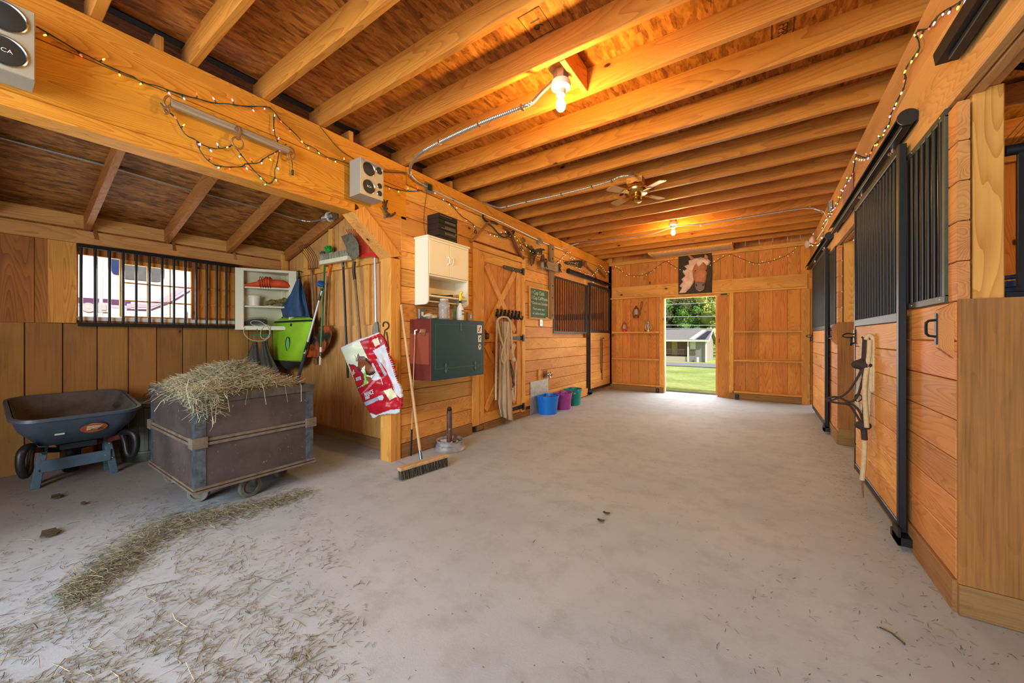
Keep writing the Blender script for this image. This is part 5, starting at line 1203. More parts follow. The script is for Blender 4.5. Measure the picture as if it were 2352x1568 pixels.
mb.rings(rs); sm, nt, b = new_mat('orange_black_scoop'); n_ = N(nt, 'ShaderNodeTexNoise'); n_.inputs['Scale'].default_value = 9; n_.inputs['Detail'].default_value = 5; tc = N(nt, 'ShaderNodeTexCoord'); nt.links.new(tc.outputs['Object'], n_.inputs['Vector'])
nt.links.new(ramp(nt, n_.outputs[0], [(.42, srgb(30, 24, 22)), (.52, srgb(150, 62, 30)), (.62, srgb(206, 88, 34))]), b.inputs['Base Color']); mb.build('scoop_blade', sm, t, 60)
t = thing('push_broom', 'white bristled push broom hanging bristles up, black handle', 'broom', P(790, 700))
mb = MB(); mb.tube([P(788, 602, YT-.03), P(799, 868, YT-.03)], .0125, 10); mb.build('handle', rubber, t, 60)
mb = MB(); mb.bar(P(738, 604, YT-.05), P(803, 592, YT-.05), .05, .045, (0, 0, 1)); mb.build('broom_block', cream_m, t)
mb = MB(); R_ = random.Random(6); a_, b2 = P(738, 602, YT-.05), P(802, 590, YT-.05)
for k in range(520):
    s_ = R_.random(); c = a_.lerp(b2, s_)+Vector((0, R_.uniform(-.022, .022), .0)); mb.cyl(c, c+Vector((R_.uniform(-.008, .008)+.0, R_.uniform(-.008, .008), .085+R_.uniform(-.008, .004))), .0022, .0016, 4)
mb.build('bristles', plain('dirty_white_bristles', (176, 166, 140), .8), t)
mb = MB(); mb.tube([P(786, 600, YT-.03), P(789, 614, YT-.03)], .016, 10); mb.build('ferrule', steel, t, 60)
t = thing('spade', 'grey dirty square shovel hanging blade up by the tool rail', 'shovel', P(815, 650))
mb = MB(); mb.tube([P(814, 600, YT-.05), P(812, 618, YT-.05), P(815, 642, YT-.05)], .018, 10, smooth=1); mb.build('socket', plain('shovel_socket', (70, 58, 48), .5, .5), t, 60)
mb = MB(); mb.tube([P(815, 640, YT-.05), P(822, 715, YT-.05), P(829, 800, YT-.05)], .0145, 10); mb.build('handle', dwood, t, 60)
mb = MB(); sp = [(783, 543), (806, 534), (816, 546), (824, 560), (825, 585), (816, 597), (808, 595), (797, 580), (794, 566)]; c = (806, 565); rs = []
for s_, dp in ((1, 0), (.985, -.006), (.7, -.016), (.3, -.022)): rs.append([P(c[0]+(u-c[0])*s_, c[1]+(v-c[1])*s_, YT-.075+dp) for u, v in sp])
mb.rings(rs); mb.build('shovel_blade', plain('crusted_blade', (122, 110, 88), .85, rgb2=(88, 78, 62), scale=30, bump=.3), t, 50)
t = thing('leaf_rake', 'red plastic leaf rake with silver handle beside the corner brace', 'rake', P(860, 650))
redp = plain('red_plastic', (206, 34, 34), .4)
mb = MB(); mb.tube([P(861, 585, YT-.02), P(863, 700, YT-.02), P(865, 790, YT-.02)], .0125, 10); mb.build('handle', plain('silver_pole_rake', (208, 208, 206), .45, .4), t, 60)
mb = MB()
for k in range(15):
    a = k/14; b0 = (826+29*a, 584-3*a); tp = (795+54*a, 527-3*a)
    mb.tube([P(*b0, YT-.03), P(b0[0]*.6+tp[0]*.4, b0[1]*.6+tp[1]*.4, YT-.035), P(*tp, YT-.05)], .0036, 5)
mb.tube([P(824, 565, YT-.03), P(853, 563, YT-.03)], .0045, 6); mb.build('rake_tines', redp, t, 60)
mb = MB(); mb.prism([P(824, 586, YT-.04), P(857, 578, YT-.04), P(865, 582, YT-.04), P(864, 590, YT-.04), P(856, 587, YT-.04), P(826, 591, YT-.04)], (0, .02, 0)); mb.tube([P(861, 578, YT-.02), P(861, 592, YT-.02)], .022, 10); mb.build('rake_head', redp, t, 40)
mb = MB(); mb.tube([P(872, 600, YT), P(873, 741, YT)], .005, 6); tag(mb.build('thin_red_rod', plain('faded_red_rod', (186, 84, 46), .5)), 'thin faded red rod hanging right of the red rake', 'rod')
cloth_strip('grey_glove', 'pair of dirty grey gloves hanging behind the red feed bag', 'gloves', [(862, 740), (857, 752), (856, 766), (858, 782)], [(868, 738), (874, 750), (874, 766), (872, 780)], lambda u, v, d: onY(u, v, YS-.1-d), plain('grey_glove_cloth', (140, 132, 118), .8), .02, 2)
mb = MB(); pY = 2.262
mb.tube([onY(u, v, pY) for u, v in ((880, 750), (879, 742), (886, 738), (893, 744), (892, 753), (885, 757))], .006, 8, smooth=2); mb.tube([onY(u, v, pY) for u, v in ((884, 757), (881, 775), (884, 795), (887, 812), (892, 800), (890, 780), (887, 762))], .005, 6, smooth=2)
tag(mb.build('leather_strap', plain('brown_leather', (70, 46, 30), .6)), 'brown leather strap and ring hanging on the corner post', 'strap')
mb = MB(); mb.tube([P(724, 822), P(724, 838), P(727, 838), P(727, 822)], .003, 6); tag(mb.build('wall_hook', iron_r), 'small rusty wire hook low on the tool wall', 'hook')

# ---- feed bag
bagc = {k: plain('bag_'+k, v, .35, spec=.4) for k, v in dict(cream=(226, 230, 196), red=(178, 24, 40), white=(214, 212, 216), bay=(132, 74, 46), dark=(58, 40, 34), green=(150, 196, 90), blue=(74, 44, 96), grey=(166, 172, 186), pink=(206, 110, 124)).items()}
keys = list(bagc); 
S7 = 7.127
def q_(L_): return [(780+a/S7, 750+b_/S7) for a, b_ in L_]
regs = [('red', q_([(335,240),(640,90),(680,130),(740,270),(860,900),(1010,1250),(1000,1330),(830,1360),(600,1440),(490,1410),(300,1040),(450,930),(600,760),(500,600)])),
        ('cream', q_([(15,350),(330,240),(500,600),(600,740),(460,930),(290,1010),(100,560)])),
        ('white', q_([(545,395),(735,285),(985,1040),(1000,1180),(900,1090),(860,930),(760,700),(640,540)])),
        ('green', q_([(370,800),(430,700),(460,920),(370,990)])),
        ('blue', q_([(150,612),(235,620),(330,690),(392,780),(405,860),(390,940),(330,990),(285,1000)])),
        ('red', q_([(150,622),(232,630),(322,698),(382,785),(394,860),(380,932),(325,980),(285,990)])),
        ('dark', q_([(330,480),(400,480),(470,540),(540,640),(590,740),(560,780),(500,800),(440,790),(410,700),(420,640),(340,520)])),
        ('bay', q_([(285,520),(300,500),(340,500),(400,520),(440,570),(530,650),(560,730),(480,770),(430,700),(415,640),(370,670),(345,735),(310,725),(290,680),(300,600)])),
        ('dark', q_([(285,670),(325,660),(350,700),(345,735),(310,730)])), ('dark', q_([(238,452),(270,490),(285,560),(275,590),(262,500)])), ('dark', q_([(300,432),(345,500),(330,520),(290,520),(280,500)])),
        ('bay', q_([(430,820),(500,820),(540,860),(480,910),(440,870)])),
        ('pink', q_([(340,1115),(580,850),(620,860),(480,1010),(400,1080)])), ('white', q_([(520,870),(600,750),(690,840),(600,880)])),
        ('grey', q_([(595,530),(635,520),(775,790),(735,810)])),
        ('cream', q_([(530,215),(625,180),(662,285),(580,330)])), ('cream', q_([(718,1050),(850,1005),(940,1140),(820,1205)])),
        ('grey', q_([(395,1240),(615,1150),(640,1200),(430,1300)])), ('white', q_([(640,1125),(700,1120),(725,1160),(700,1205),(650,1205),(620,1160)])),
        ('white', q_([(490,1410),(600,1445),(830,1360),(985,1345),(985,1400),(900,1425),(600,1450),(540,1500),(512,1455)])), ('white', q_([(15,350),(120,290),(240,240),(640,90),(655,110),(330,240),(60,365)]))]
def inside(x, y, poly):
    c = False; n = len(poly)
    for i in range(n):
        x1, y1 = poly[i]; x2, y2 = poly[(i+1) % n]
        if (y1 > y) != (y2 > y) and x < (x2-x1)*(y-y1)/(y2-y1)+x1: c = not c
    return c
out = q_([(15,350),(120,290),(240,240),(450,165),(640,90),(660,120),(740,270),(860,640),(985,1040),(1000,1240),(1010,1290),(985,1350),(985,1400),(900,1425),(740,1430),(600,1450),(545,1500),(512,1455),(490,1410),(400,1260),(300,1040),(200,800),(100,560)])
bt = thing('feed_bag', 'red and white horse feed bag hanging on the bay corner post', 'feed bag', onY(855, 860, 2.2))
A4 = [(783, 799), (870, 763), (920, 948), (853, 957)]
NU, NV = 96, 150
mb = MB(); bm = mb.bm; vv = {}
u0, u1, v0, v1 = 780, 924, 760, 962
def bag_y(u, v):
    # local coordinates across/along the bag
    s_ = ((u-783)-(v-799)*.36)/88; t_ = (v-770)/190
    e = max(0, min(1, s_+.15*0)); 
    return 2.245-.075*math.sin(max(0, min(1, s_*.95+.03))*PI)**.7*(.55+.45*math.sin(max(0, min(1, t_))*PI))-.010*math.sin(u*.17+v*.05)-.006*math.sin(v*.23)
for j in range(NV+1):
    for i in range(NU+1):
        u, v = u0+(u1-u0)*i/NU, v0+(v1-v0)*j/NV; vv[i, j] = (u, v)
vt = {}
def gv(i, j):
    if (i, j) not in vt: u, v = vv[i, j]; vt[i, j] = bm.verts.new(onY(u, v, bag_y(u, v)))
    return vt[i, j]
for j in range(NV):
    for i in range(NU):
        uc, vc = u0+(u1-u0)*(i+.5)/NU, v0+(v1-v0)*(j+.5)/NV
        if not inside(uc, vc, out): continue
        k = 'red'
        for nm, pl_ in regs:
            if inside(uc, vc, pl_): k = nm
        f = bm.faces.new((gv(i, j), gv(i+1, j), gv(i+1, j+1), gv(i, j+1))); f.material_index = keys.index(k)
me = bpy.data.meshes.new('printed_sack'); bm.to_mesh(me); bm.free()
for k in keys: me.materials.append(bagc[k])
me.shade_smooth()
o = bpy.data.objects.new('printed_sack', me); C.objects.link(o); o.parent = bt; o.location = -bt.location; md = o.modifiers.new('s', 'SOLIDIFY'); md.thickness = .03; md.offset = 1
def bag_txt(body, px_, size, ang, m, **k):
    u, v = px_; c = onY(u, v, bag_y(u, v)-.004 if True else 0); a = math.radians(ang)
    e = 6*math.cos(a), -6*math.sin(a)
    xd = onY(u+e[0], v+e[1], bag_y(u+e[0], v+e[1]))-onY(u-e[0], v-e[1], bag_y(u-e[0], v-e[1])); yd = onY(u-math.sin(a)*4, v-math.cos(a)*4, bag_y(u, v))-onY(u, v, bag_y(u, v))
    xd = Vector(xd); M = frame_on(c-Vector((0, .036, 0)) if False else c-Vector((0, .004, 0)), xd, yd)
    return text(body, size, M, m, bt, 'bag_lettering', .0004, bold=.0012, **k)
wt = bagc['white']
mk = []
# which way the sack skin thickens depends on the face normals: the back must lie away from the aisle
if me.polygons[0].normal.y > 0: md.offset = 1
else: md.offset = -1
for body, p_, sz, an in [(a_, b_, c_*1.42, d_) for a_, b_, c_, d_ in (('alf-', (813, 855), .105*.45, 17), ('anna', (824, 868), .05, 17), ('MANCE', (848, 903), .040, 21), ('EMENT', (845, 913), .028, 21), ('PERFORMANCE', (863, 849), .022, -62), ('alf-anna', (878, 876), .016, -70), ('10', (876, 782), .026, -60))]:
    bag_txt(body, p_, sz, an, wt)
# ================================================================== LEFT WALL OBJECTS
# ---- wall cabinet
c = thing('wall_cabinet', 'ivory wall cabinet with two doors, open shelf and towel rod', 'cabinet', (-2.95, 2.88, 1.53))
x0, x1, y0, y1 = XL+.004, -2.753, 2.579, 3.19
for nm, ya, yb in (('side_panel', y0, y0+.016), ('side_panel', y1-.016, y1)):
    mb = MB(); pr_ = [(x0, ya, 2.195), (x1, ya, 2.195), (x1, ya, 1.57)]+[(x1-.05+.05*math.cos(a*PI/12), ya, 1.57-.045*math.sin(a*PI/12)) for a in range(1, 7)]+[(x0, ya, 1.525)]
    mb.prism(pr_, (0, .016, 0)); mb.build(nm, pale_m, c)
mb = MB(); mb.lum(x0, y0-.012, 2.195, x1+.014, y1+.012, 2.212, 'Y'); mb.build('top_board', pale_m, c)
mb = MB(); mb.box(x0, y0+.016, 1.60, x0+.006, y1-.016, 2.195); mb.build('back_panel', pale_m, c)
for nm, z_ in (('shelf_board', 1.605), ('shelf_board', 1.812)):
    mb = MB(); mb.lum(x0+.006, y0+.016, z_, x1-.004, y1-.016, z_+.018, 'Y'); mb.build(nm, pale_m, c)
mb = MB(); mb.lum(x1-.016, y0+.016, 2.172, x1, y1-.016, 2.195, 'Y'); mb.build('face_rail', pale_m, c)
ym = (y0+y1)/2
for k, (ya, yb) in enumerate(((y0+.018, ym-.0015), (ym+.0015, y1-.018))):
    mb = MB(); mb.lum(x1-.012, ya, 1.832, x1+.004, yb, 2.168, 'Z', .003); d = mb.build('cabinet_door', pale_m, c)
    yh = ym-.03 if k == 0 else ym+.03
    mb = MB(); mb.tube([(x1+.004, yh, 2.04), (x1+.026, yh, 2.035), (x1+.026, yh, 1.965), (x1+.004, yh, 1.96)], .006, 8, smooth=1); mb.build('door_handle', white_m, d, 60)
mb = MB(); mb.cyl((x1-.06, y0+.016, 1.562), (x1-.06, y1-.016, 1.562), .008); mb.build('towel_rod', pale_m, c, 60)
mb = MB(); mb.lum(x0+.02, 2.62, 1.6235, x0+.07, 2.98, 1.645, 'Y'); tag(mb.build('wood_offcut', darkY), 'brown wooden piece lying on the open cabinet shelf', 'wood piece')
mb = MB(); mb.tube([(x0+.12, 2.70, 1.634), (x0+.13, 2.85, 1.634), (x0+.11, 3.02, 1.652)], [.010, .006, .010], 8, smooth=1); tag(mb.build('hoof_rasp', blackmatte), 'black rasp resting on the open cabinet shelf', 'tool')
mb = MB(); mb.ball((x0+.11, 3.09, 1.645), .05, 3, (1, 1.3, .4), .3, 25); tag(mb.build('folded_rag', plain('beige_rag', (170, 150, 120), .9)), 'small beige rag at the right of the open cabinet shelf', 'rag')
# ---- stereo
s_ = thing('stereo', 'black stacked mini stereo sitting on top of the ivory cabinet', 'stereo', (-2.86, 2.89, 2.212))
stx = plain('stereo_black', (34, 33, 33), .35, speck=((90, 86, 80), 60, .74), rgb2=(24, 24, 25), scale=9)
sx0, sx1, sy0, sy1 = -2.945, -2.775, 2.75, 3.03
zz = [2.2135, 2.255, 2.325, 2.385, 2.435, 2.487]
for k in range(5):
    mb = MB(); mb.lum(sx0, sy0, zz[k]+.001, sx1-.003*(k % 2), sy1, zz[k+1]-.001, 'Y', .004); mb.build('stereo_deck', stx, s_)
mb = MB()
for z_ in (2.29, 2.355, 2.41): mb.box(sx1-.001, sy0+.09, z_-.012, sx1+.002, sy1-.03, z_+.012)
mb.build('display_strip', plain('smoked_display', (92, 84, 70), .3), s_)
mb = MB()
for k in range(10): mb.box(sx1-.001, sy0+.04+.022*k, 2.335, sx1+.003, sy0+.052+.022*k, 2.342)
for k in range(6): mb.box(sx1-.001, sy0+.02+.03*k, 2.465, sx1+.003, sy0+.04+.03*k, 2.470)
mb.build('button_row', plain('grey_buttons', (120, 118, 112), .4), s_)
mb = MB(); mb.cyl((sx1, sy1-.03, 2.31), (sx1+.008, sy1-.03, 2.31), .010, seg=14); mb.build('volume_knob', chrome, s_)
# ---- green and maroon box
b_ = thing('tack_box', 'dark green wooden tack box with maroon side mounted on the wall', 'tack box', (-2.8, 2.92, .77))
gx0, gx1, gy0, gy1, gz0, gz1 = XL+.004, -2.644, 2.517, 3.33, .77, 1.375
maroon = plain('maroon_paint', (112, 40, 30), .5, rgb2=(92, 32, 26), scale=4, speck=((168, 110, 90), 50, .72))
green_p = plain('dark_green_paint', (2, 60, 68), .42, rgb2=(2, 50, 58), scale=4, speck=((120, 140, 124), 70, .735))
mb = MB(); mb.lum(gx0, gy0+.012, gz0, gx1-.014, gy1, gz1, 'Y'); mb.build('box_carcass', green_p, b_)
mb = MB(); mb.lum(gx0, gy0, gz0, gx1-.002, gy0+.0115, gz1, 'Z'); o = mb.build('side_panel', maroon, b_); o['label'] = 'maroon painted side'
mb = MB(); mb.lum(gx0, gy0-.002, gz0+.16, gx1-.03, gy0, gz1-.14, 'Z'); mb.build('faded_patch', plain('faded_maroon', (140, 62, 38), .6), b_)
mb = MB(); mb.lum(gx1-.014, gy0+.012, gz0, gx1, gy1, gz1, 'Y'); fr_ = mb.build('front_lid', green_p, b_)
edge_g = plain('worn_green_edge', (60, 104, 88), .5)
mb = MB(); mb.box(gx1, gy0+.05, gz0+.115, gx1+.0015, gy0+.054, gz1-.05); mb.box(gx1, gy0+.05, gz0+.11, gx1+.0015, gy1-.03, gz0+.114); mb.box(gx1, gy0+.05, gz1-.052, gx1+.0012, gy1-.03, gz1-.050); mb.build('panel_groove', edge_g, fr_)
for yc in (gy0+.20, gy0+.66):
    mb = MB(); mb.prism([(gx1, yc, gz0+.06), (gx1, yc+.016, gz0+.09), (gx1, yc, gz0+.11), (gx1, yc+.016, gz0+.14), (gx1, yc, gz0+.165), (gx1, yc-.016, gz0+.14), (gx1, yc-.004, gz0+.11), (gx1, yc-.016, gz0+.085)], (.004, 0, 0)); mb.build('hasp', edge_g, b_)
mb = MB(); mb.box(gx1, gy0+.418, gz1-.11, gx1+.004, gy0+.432, gz1-.03); mb.build('hasp', edge_g, b_)
red_s = plain('sticker_red', (190, 40, 44), .5); blk_s = blackmatte; nav = plain('sticker_navy', (30, 40, 92), .5)
for k, (ya, yb, za, zb_) in enumerate(((gy1-.115, gy1-.035, gz1-.135, gz1-.045), (gy1-.10, gy1-.045, gz1-.235, gz1-.16))):
    mb = MB(); mb.box(gx1, ya, za, gx1+.001, yb, zb_); st = mb.build('sticker', white_m, b_); st['label'] = ['white sticker with red and navy bird shape', 'small white sticker with yellow and black figure'][k]
    w_, h_ = yb-ya, zb_-za; x_ = gx1+.001
    mb = MB(); mb.prism([(x_, ya+w_*.15, za+h_*.85), (x_, ya+w_*.45, za+h_*.6), (x_, ya+w_*.6, za+h_*.85), (x_, ya+w_*.85, za+h_*.75), (x_, ya+w_*.6, za+h_*.5), (x_, ya+w_*.7, za+h_*.2), (x_, ya+w_*.4, za+h_*.4)], (.0006, 0, 0)); mb.build('sticker_print', red_s if k == 0 else blk_s, st)
    mb = MB(); mb.prism([(x_, ya+w_*.15, za+h_*.15), (x_, ya+w_*.5, za+h_*.15), (x_, ya+w_*.3, za+h_*.4)], (.0007, 0, 0)); mb.build('sticker_print', nav if k == 0 else plain('sticker_yellow', (210, 170, 40), .5), st)
mb = MB(); mb.prism([(gx1, gy1-.072+.028*math.cos(a*PI/10), gz1-.29+.034*math.sin(a*PI/10)) for a in range(20)], (.001, 0, 0)); st = mb.build('sticker', white_m, b_); st['label'] = 'oval white sticker'
mb = MB(); mb.tube([(gx1+.0015, gy1-.072+.022*math.cos(a*PI/10), gz1-.29+.028*math.sin(a*PI/10)) for a in range(20)], .0012, 4, closed=True); mb.ball((gx1+.001, gy1-.07, gz1-.285), .011, 1, (.1, 1, 1.3)); mb.build('sticker_print', blk_s, st)
mb = MB(); mb.box(gx1-.15, gy0-.004, gz1-.135, gx1-.07, gy0, gz1-.10); mb.tube([(gx1-.15, gy0-.004, gz1-.115), (gx1-.148, gy0-.02, gz1-.16), (gx1-.072, gy0-.02, gz1-.16), (gx1-.07, gy0-.004, gz1-.115)], .004, 8); mb.build('side_handle', chrome, b_, 40)
# things standing on the box
jt = thing('plastic_jar', 'empty clear plastic jar standing on the green box', 'jar', (-2.74, 2.72, 1.376))
clear = plain('clear_plastic', (238, 234, 226), .08, trans=.75)
q0 = onX(1020, 733, -2.74); yj = q0.y
mb = MB(); mb.lathe([(0, 1.379), (.052, 1.379), (.058, 1.39), (.058, 1.42), (.054, 1.425), (.054, 1.50), (.058, 1.505), (.060, 1.53), (.046, 1.56), (.040, 1.568), (.040, 1.578), (.034, 1.578), (.034, 1.566), (.054, 1.53), (.053, 1.39), (0, 1.384)], (-2.74, yj, 0), 28)
mb.build('jar_body', clear, jt, 50)
mb = MB(); mb.lathe([(.042, 1.572), (.044, 1.575), (.044, 1.592), (.0, 1.594), (0, 1.590), (.040, 1.588), (.040, 1.572)], (-2.74, yj, 0), 28); mb.build('jar_lid', plain('pale_lid', (196, 180, 160), .4), jt, 50)
mb = MB()
for k in range(6): mb.lathe([(.0545, 1.43+.012*k), (.0562, 1.434+.012*k), (.0545, 1.438+.012*k)], (-2.74, yj, 0), 28, cap=False)
mb.build('jar_rings', clear, jt, 50)
sb = thing('spray_bottle', 'white spray bottle with yellow trigger head on the green box', 'spray bottle', onX(1057, 733, -2.72))
ysb = onX(1057, 733, -2.72).y; xs = -2.72
mb = MB(); mb.lathe([(0, 1.377), (.036, 1.377), (.040, 1.385), (.040, 1.49), (.034, 1.52), (.016, 1.545), (.014, 1.565), (0, 1.565)], (xs, ysb, 0), 24); mb.build('bottle_body', plain('milky_bottle', (224, 224, 216), .3), sb, 50)
mb = MB(); mb.lathe([(.0404, 1.40), (.0404, 1.49), (.0408, 1.49), (.0408, 1.40)], (xs, ysb, 0), 24, cap=False); mb.build('bottle_label', plain('grey_white_label', (212, 212, 206), .5), sb)
for k, (tx, z_) in enumerate((('VETERINARY', 1.475), ('FLY', 1.455), ('SPRAY', 1.435))):
    pass
mb = MB()
for z_, h_ in ((1.478, .010), (1.452, .006), (1.438, .006)): mb.box(xs+.0405, ysb-.022, z_-h_/2, xs+.0415, ysb+.022, z_+h_/2)
mb.build('label_print', blackmatte, sb)
mb = MB(); mb.cyl((xs, ysb, 1.565), (xs, ysb, 1.59), .015, seg=16); mb.build('collar', blackmatte, sb, 50)
mb = MB(); mb.tube([(xs, ysb, 1.588), (xs, ysb, 1.64), (xs+.006, ysb, 1.675), (xs+.03, ysb+.004, 1.682)], [.014, .014, .017, .012], 10, smooth=1); mb.prism([(xs+.012, ysb-.006, 1.66), (xs+.034, ysb-.006, 1.60), (xs+.028, ysb-.006, 1.60), (xs+.006, ysb-.006, 1.64)], (0, .012, 0)); mb.build('trigger_head', plain('yellow_plastic', (240, 206, 20), .35), sb, 50)
g2 = thing('green_bottle', 'clear greenish bottle behind the spray bottle on the green box', 'bottle', (-2.80, ysb+.05, 1.376))
mb = MB(); mb.lathe([(0, 1.377), (.04, 1.377), (.042, 1.385), (.042, 1.50), (.03, 1.53), (.014, 1.55), (.014, 1.60), (0, 1.60)], (-2.82, ysb+.045, 0), 20); mb.build('bottle_body', plain('greenish_bottle', (168, 196, 176), .15, trans=.5), g2, 50)
q = onX(988, 728, -2.8)
mb = MB(); mb.ball((-2.8, q.y, 1.405), .06, 3, (.9, 1.25, .42), .45, 22); tag(mb.build('crumpled_rag', plain('off_white_rag', (206, 196, 168), .9)), 'crumpled off white rag on the left of the green box', 'rag')
for k, (u, v, lab, m) in enumerate(((965, 721, 'steel outlet box on the wall left of the crumpled rag', steel), (1076, 727, 'tan outlet box on the wall right of the spray bottle', plain('tan_outlet', (150, 124, 84), .5)), (1241, 741, 'square steel switch plate under the chalkboard', steel))):
    q = onX(u, v, XL); t = thing('outlet_box', lab, 'outlet', q, 'wall outlet boxes')
    mb = MB(); mb.lum(XL+.003, q.y-.045, q.z-.05, XL+(.035 if k < 2 else .018), q.y+.045, q.z+.05, 'Z', .006); mb.build('box', m, t)
    mb = MB(); x_ = XL+(.035 if k < 2 else .018)
    mb.box(x_, q.y-.012, q.z-.02, x_+.003, q.y+.012, q.z+.02); mb.build('switch_insert', white_m, t)
# ---- leaning push broom
def lean(u0, v0, X0, u1, v1, z1): return onX(u0, v0, X0), onZ(u1, v1, z1)
t = thing('stable_broom', 'long push broom leaning on the left wall, dark bristles on floor', 'broom', (-2.56, 2.35, 0))
A_, B_ = Vector((-2.60, 2.10, .105)), Vector((-2.53, 2.60, .105))
A_ = onZ(917, 1078, .09); B_ = onZ(1025, 1046, .09)
top = onX(921, 700, XL+.02); M_ = onZ(967, 1052, .11)
mb = MB(); mb.tube([top, M_+(top-M_)*.02, M_+(M_-top).normalized()*.0], .0125, 12); mb.build('handle', handleZ, t, 60)
mb = MB(); d = (M_-top).normalized(); mb.tube([M_-d*.07, M_+d*.01], .0155, 12); mb.build('ferrule', plain('blue_grey_ferrule', (120, 136, 160), .3, .8), t, 60)
mb = MB(); mb.bar(A_, B_, .06, .028, (0, 0, 1), .006); mb.build('broom_block', handleZ, t)
mb = MB(); R_ = random.Random(11); sd = (B_-A_).normalized(); nn = Vector((sd.y, -sd.x, 0))
for k in range(1500):
    s_ = R_.random(); q = A_.lerp(B_, s_)+nn*R_.uniform(-.028, .028)-Vector((0, 0, .01)); e = q+nn*(R_.uniform(-.004, .03))+sd*R_.uniform(-.012, .012); e.z = R_.uniform(.002, .010)
    mb.cyl(q, e, .0011, .0009, 3, cap=False)
mb.build('bristles', straw_mat('dark_bristles', (122, 108, 86), (74, 62, 48), (44, 36, 28)), t)
# ---- riding crop / whip
t = thing('riding_whip', 'thin whip with black grip leaning between broom and tack box', 'whip', (-2.9, 2.5, 0))
a_ = onZ(944, 1046, .01); b2 = onY(953, 768, 2.49); c2 = a_.lerp(b2, .22)
mb = MB(); mb.tube([c2, a_.lerp(b2, .6)+Vector((0, -.0, 0)), b2], [.006, .005, .004], 8); mb.build('shaft', handleZ, t, 60)
mb = MB(); mb.tube([a_, c2], .0095, 10); mb.build('grip', rubber, t, 60)
mb = MB(); d = (b2-a_).normalized(); mb.tube([b2-d*.0, b2+d*.04], .009, 8); mb.tube([b2+d*.04, b2+d*.045+Vector((.03, 0, 0))], .006, 8); mb.build('whip_tip', white_m, t, 60)
# ---- wheel rim with jack post
rc = onZ(1034, 1030, 0.0); 
t = thing('wheel_rim', 'old steel wheel rim lying flat on the floor as a stand base', 'wheel rim', rc)
grey_rim = plain('worn_grey_rim', (176, 176, 176), .5, .2, rgb2=(128, 126, 124), scale=14)
mb = MB(); mb.lathe([(.125, .0), (.168, .0), (.172, .008), (.160, .014), (.152, .03), (.150, .05), (.140, .056), (.138, .085), (.146, .095), (.146, .102), (.136, .102), (.126, .095), (.125, .05)], rc, 44); mb.build('rim_shell', grey_rim, t, 40)
mb = MB(); mb.lathe([(0, .02), (.13, .02), (.13, .03), (0, .03)], rc, 32); mb.build('rim_disc', grey_rim, t, 40)
rust = plain('rusty_pipe', (112, 74, 60), .6, .4, rgb2=(78, 58, 54), scale=16, speck=((170, 164, 156), 40, .66))
jp = thing('jack_post', 'rusty steel jack post standing upright in the wheel rim', 'post', rc+Vector((0, 0, .031)))
mb = MB(); mb.lathe([(0, .031), (.028, .031), (.030, .05), (.030, .40), (.026, .405), (0, .405)], rc+Vector((-.01, 0, 0)), 20); mb.build('pipe', rust, jp, 40)
mb = MB(); mb.lathe([(.0, .405), (.022, .405), (.027, .415), (.027, .425), (.021, .432), (.021, .44), (.017, .447), (0, .447)], rc+Vector((-.01, 0, 0)), 20); mb.build('cap_nut', plain('dark_cap', (60, 50, 46), .4, .7), jp, 40)
for k in range(4):
    a = k*1.7; q = rc+Vector((.075*math.cos(a), .075*math.sin(a), .062)); mb = MB(); mb.ball(q, .042, 3, (1.1, 1, .75), .5, 28)
    tag(mb.build('crumpled_paper', plain('white_paper_%d' % k, (200, 198, 192), .9)), 'crumpled white rag in the wheel rim, %s of the jack post' % ['right side', 'far side', 'left side', 'near side'][k], 'rag', 'white rags in the wheel rim')
mb = MB(); q = rc+Vector((.075, -.01, .09)); mb.tube([q+Vector((-.01, .03, .06)), q+Vector((.02, -.03, .005))], .02, 12); tag(mb.build('rusty_tube', rust), 'short rusty tube lying in the wheel rim beside the post', 'tube')
# ---- hook rack and ropes on the tack room door
hx = -2.938
t = thing('bridle_rack', 'black cast iron rack of seven hooks on the tack room door', 'hook rack', onX(1167, 718, hx))
mb = MB(); ya, yb = onX(1138, 722, hx).y, onX(1194, 722, hx).y; za = onX(1167, 726, hx).z
mb.box(hx, ya, za-.012, hx+.01, yb, za+.012); mb.build('rack_bar', hinge_iron, t)
for k in range(7):
    yy = ya+.03+(yb-ya-.06)*k/6; mb = MB(); mb.tube([(hx+.006, yy, za+.085), (hx+.014, yy+.012, za+.06), (hx+.01, yy-.008, za+.03), (hx+.016, yy, za-.01), (hx+.05, yy, za-.045), (hx+.07, yy, za-.02), (hx+.07, yy+.004, za+.012)], [.016, .014, .02, .014, .009, .009, .011], 7, smooth=1); mb.build('hook', hinge_iron, t, 60)
rope = plain('cream_rope', (214, 198, 168), .85, rgb2=(194, 176, 146), scale=60)
def opx(X, l): return [onX(u, v, X) for u, v in l]
mb = MB(); mb.tube(opx(hx+.085, [(1139, 918), (1139, 860), (1140, 770), (1141, 738), (1147, 729), (1158, 727), (1168, 730), (1174, 745), (1176, 790), (1178, 815), (1183, 826)]), .0135, 8, smooth=2)
mb.tube(opx(hx+.10, [(1142, 736), (1146, 762), (1154, 790), (1161, 810), (1162, 828), (1157, 836), (1152, 826), (1152, 812), (1158, 790), (1165, 765), (1168, 740)]), .013, 8, smooth=2)
mb.tube(opx(hx+.08, [(1186, 828), (1184, 870), (1184, 905), (1181, 922), (1178, 905), (1178, 890)]), .011, 8, smooth=2); mb.ball(onX(1180, 826, hx+.09), .032, 2)
o = tag(mb.build('lead_rope', rope, None, 60), 'thick cream rope looped over the black hook rack', 'rope')
beige = plain('beige_canvas', (206, 188, 160), .85, rgb2=(184, 164, 136), scale=5)
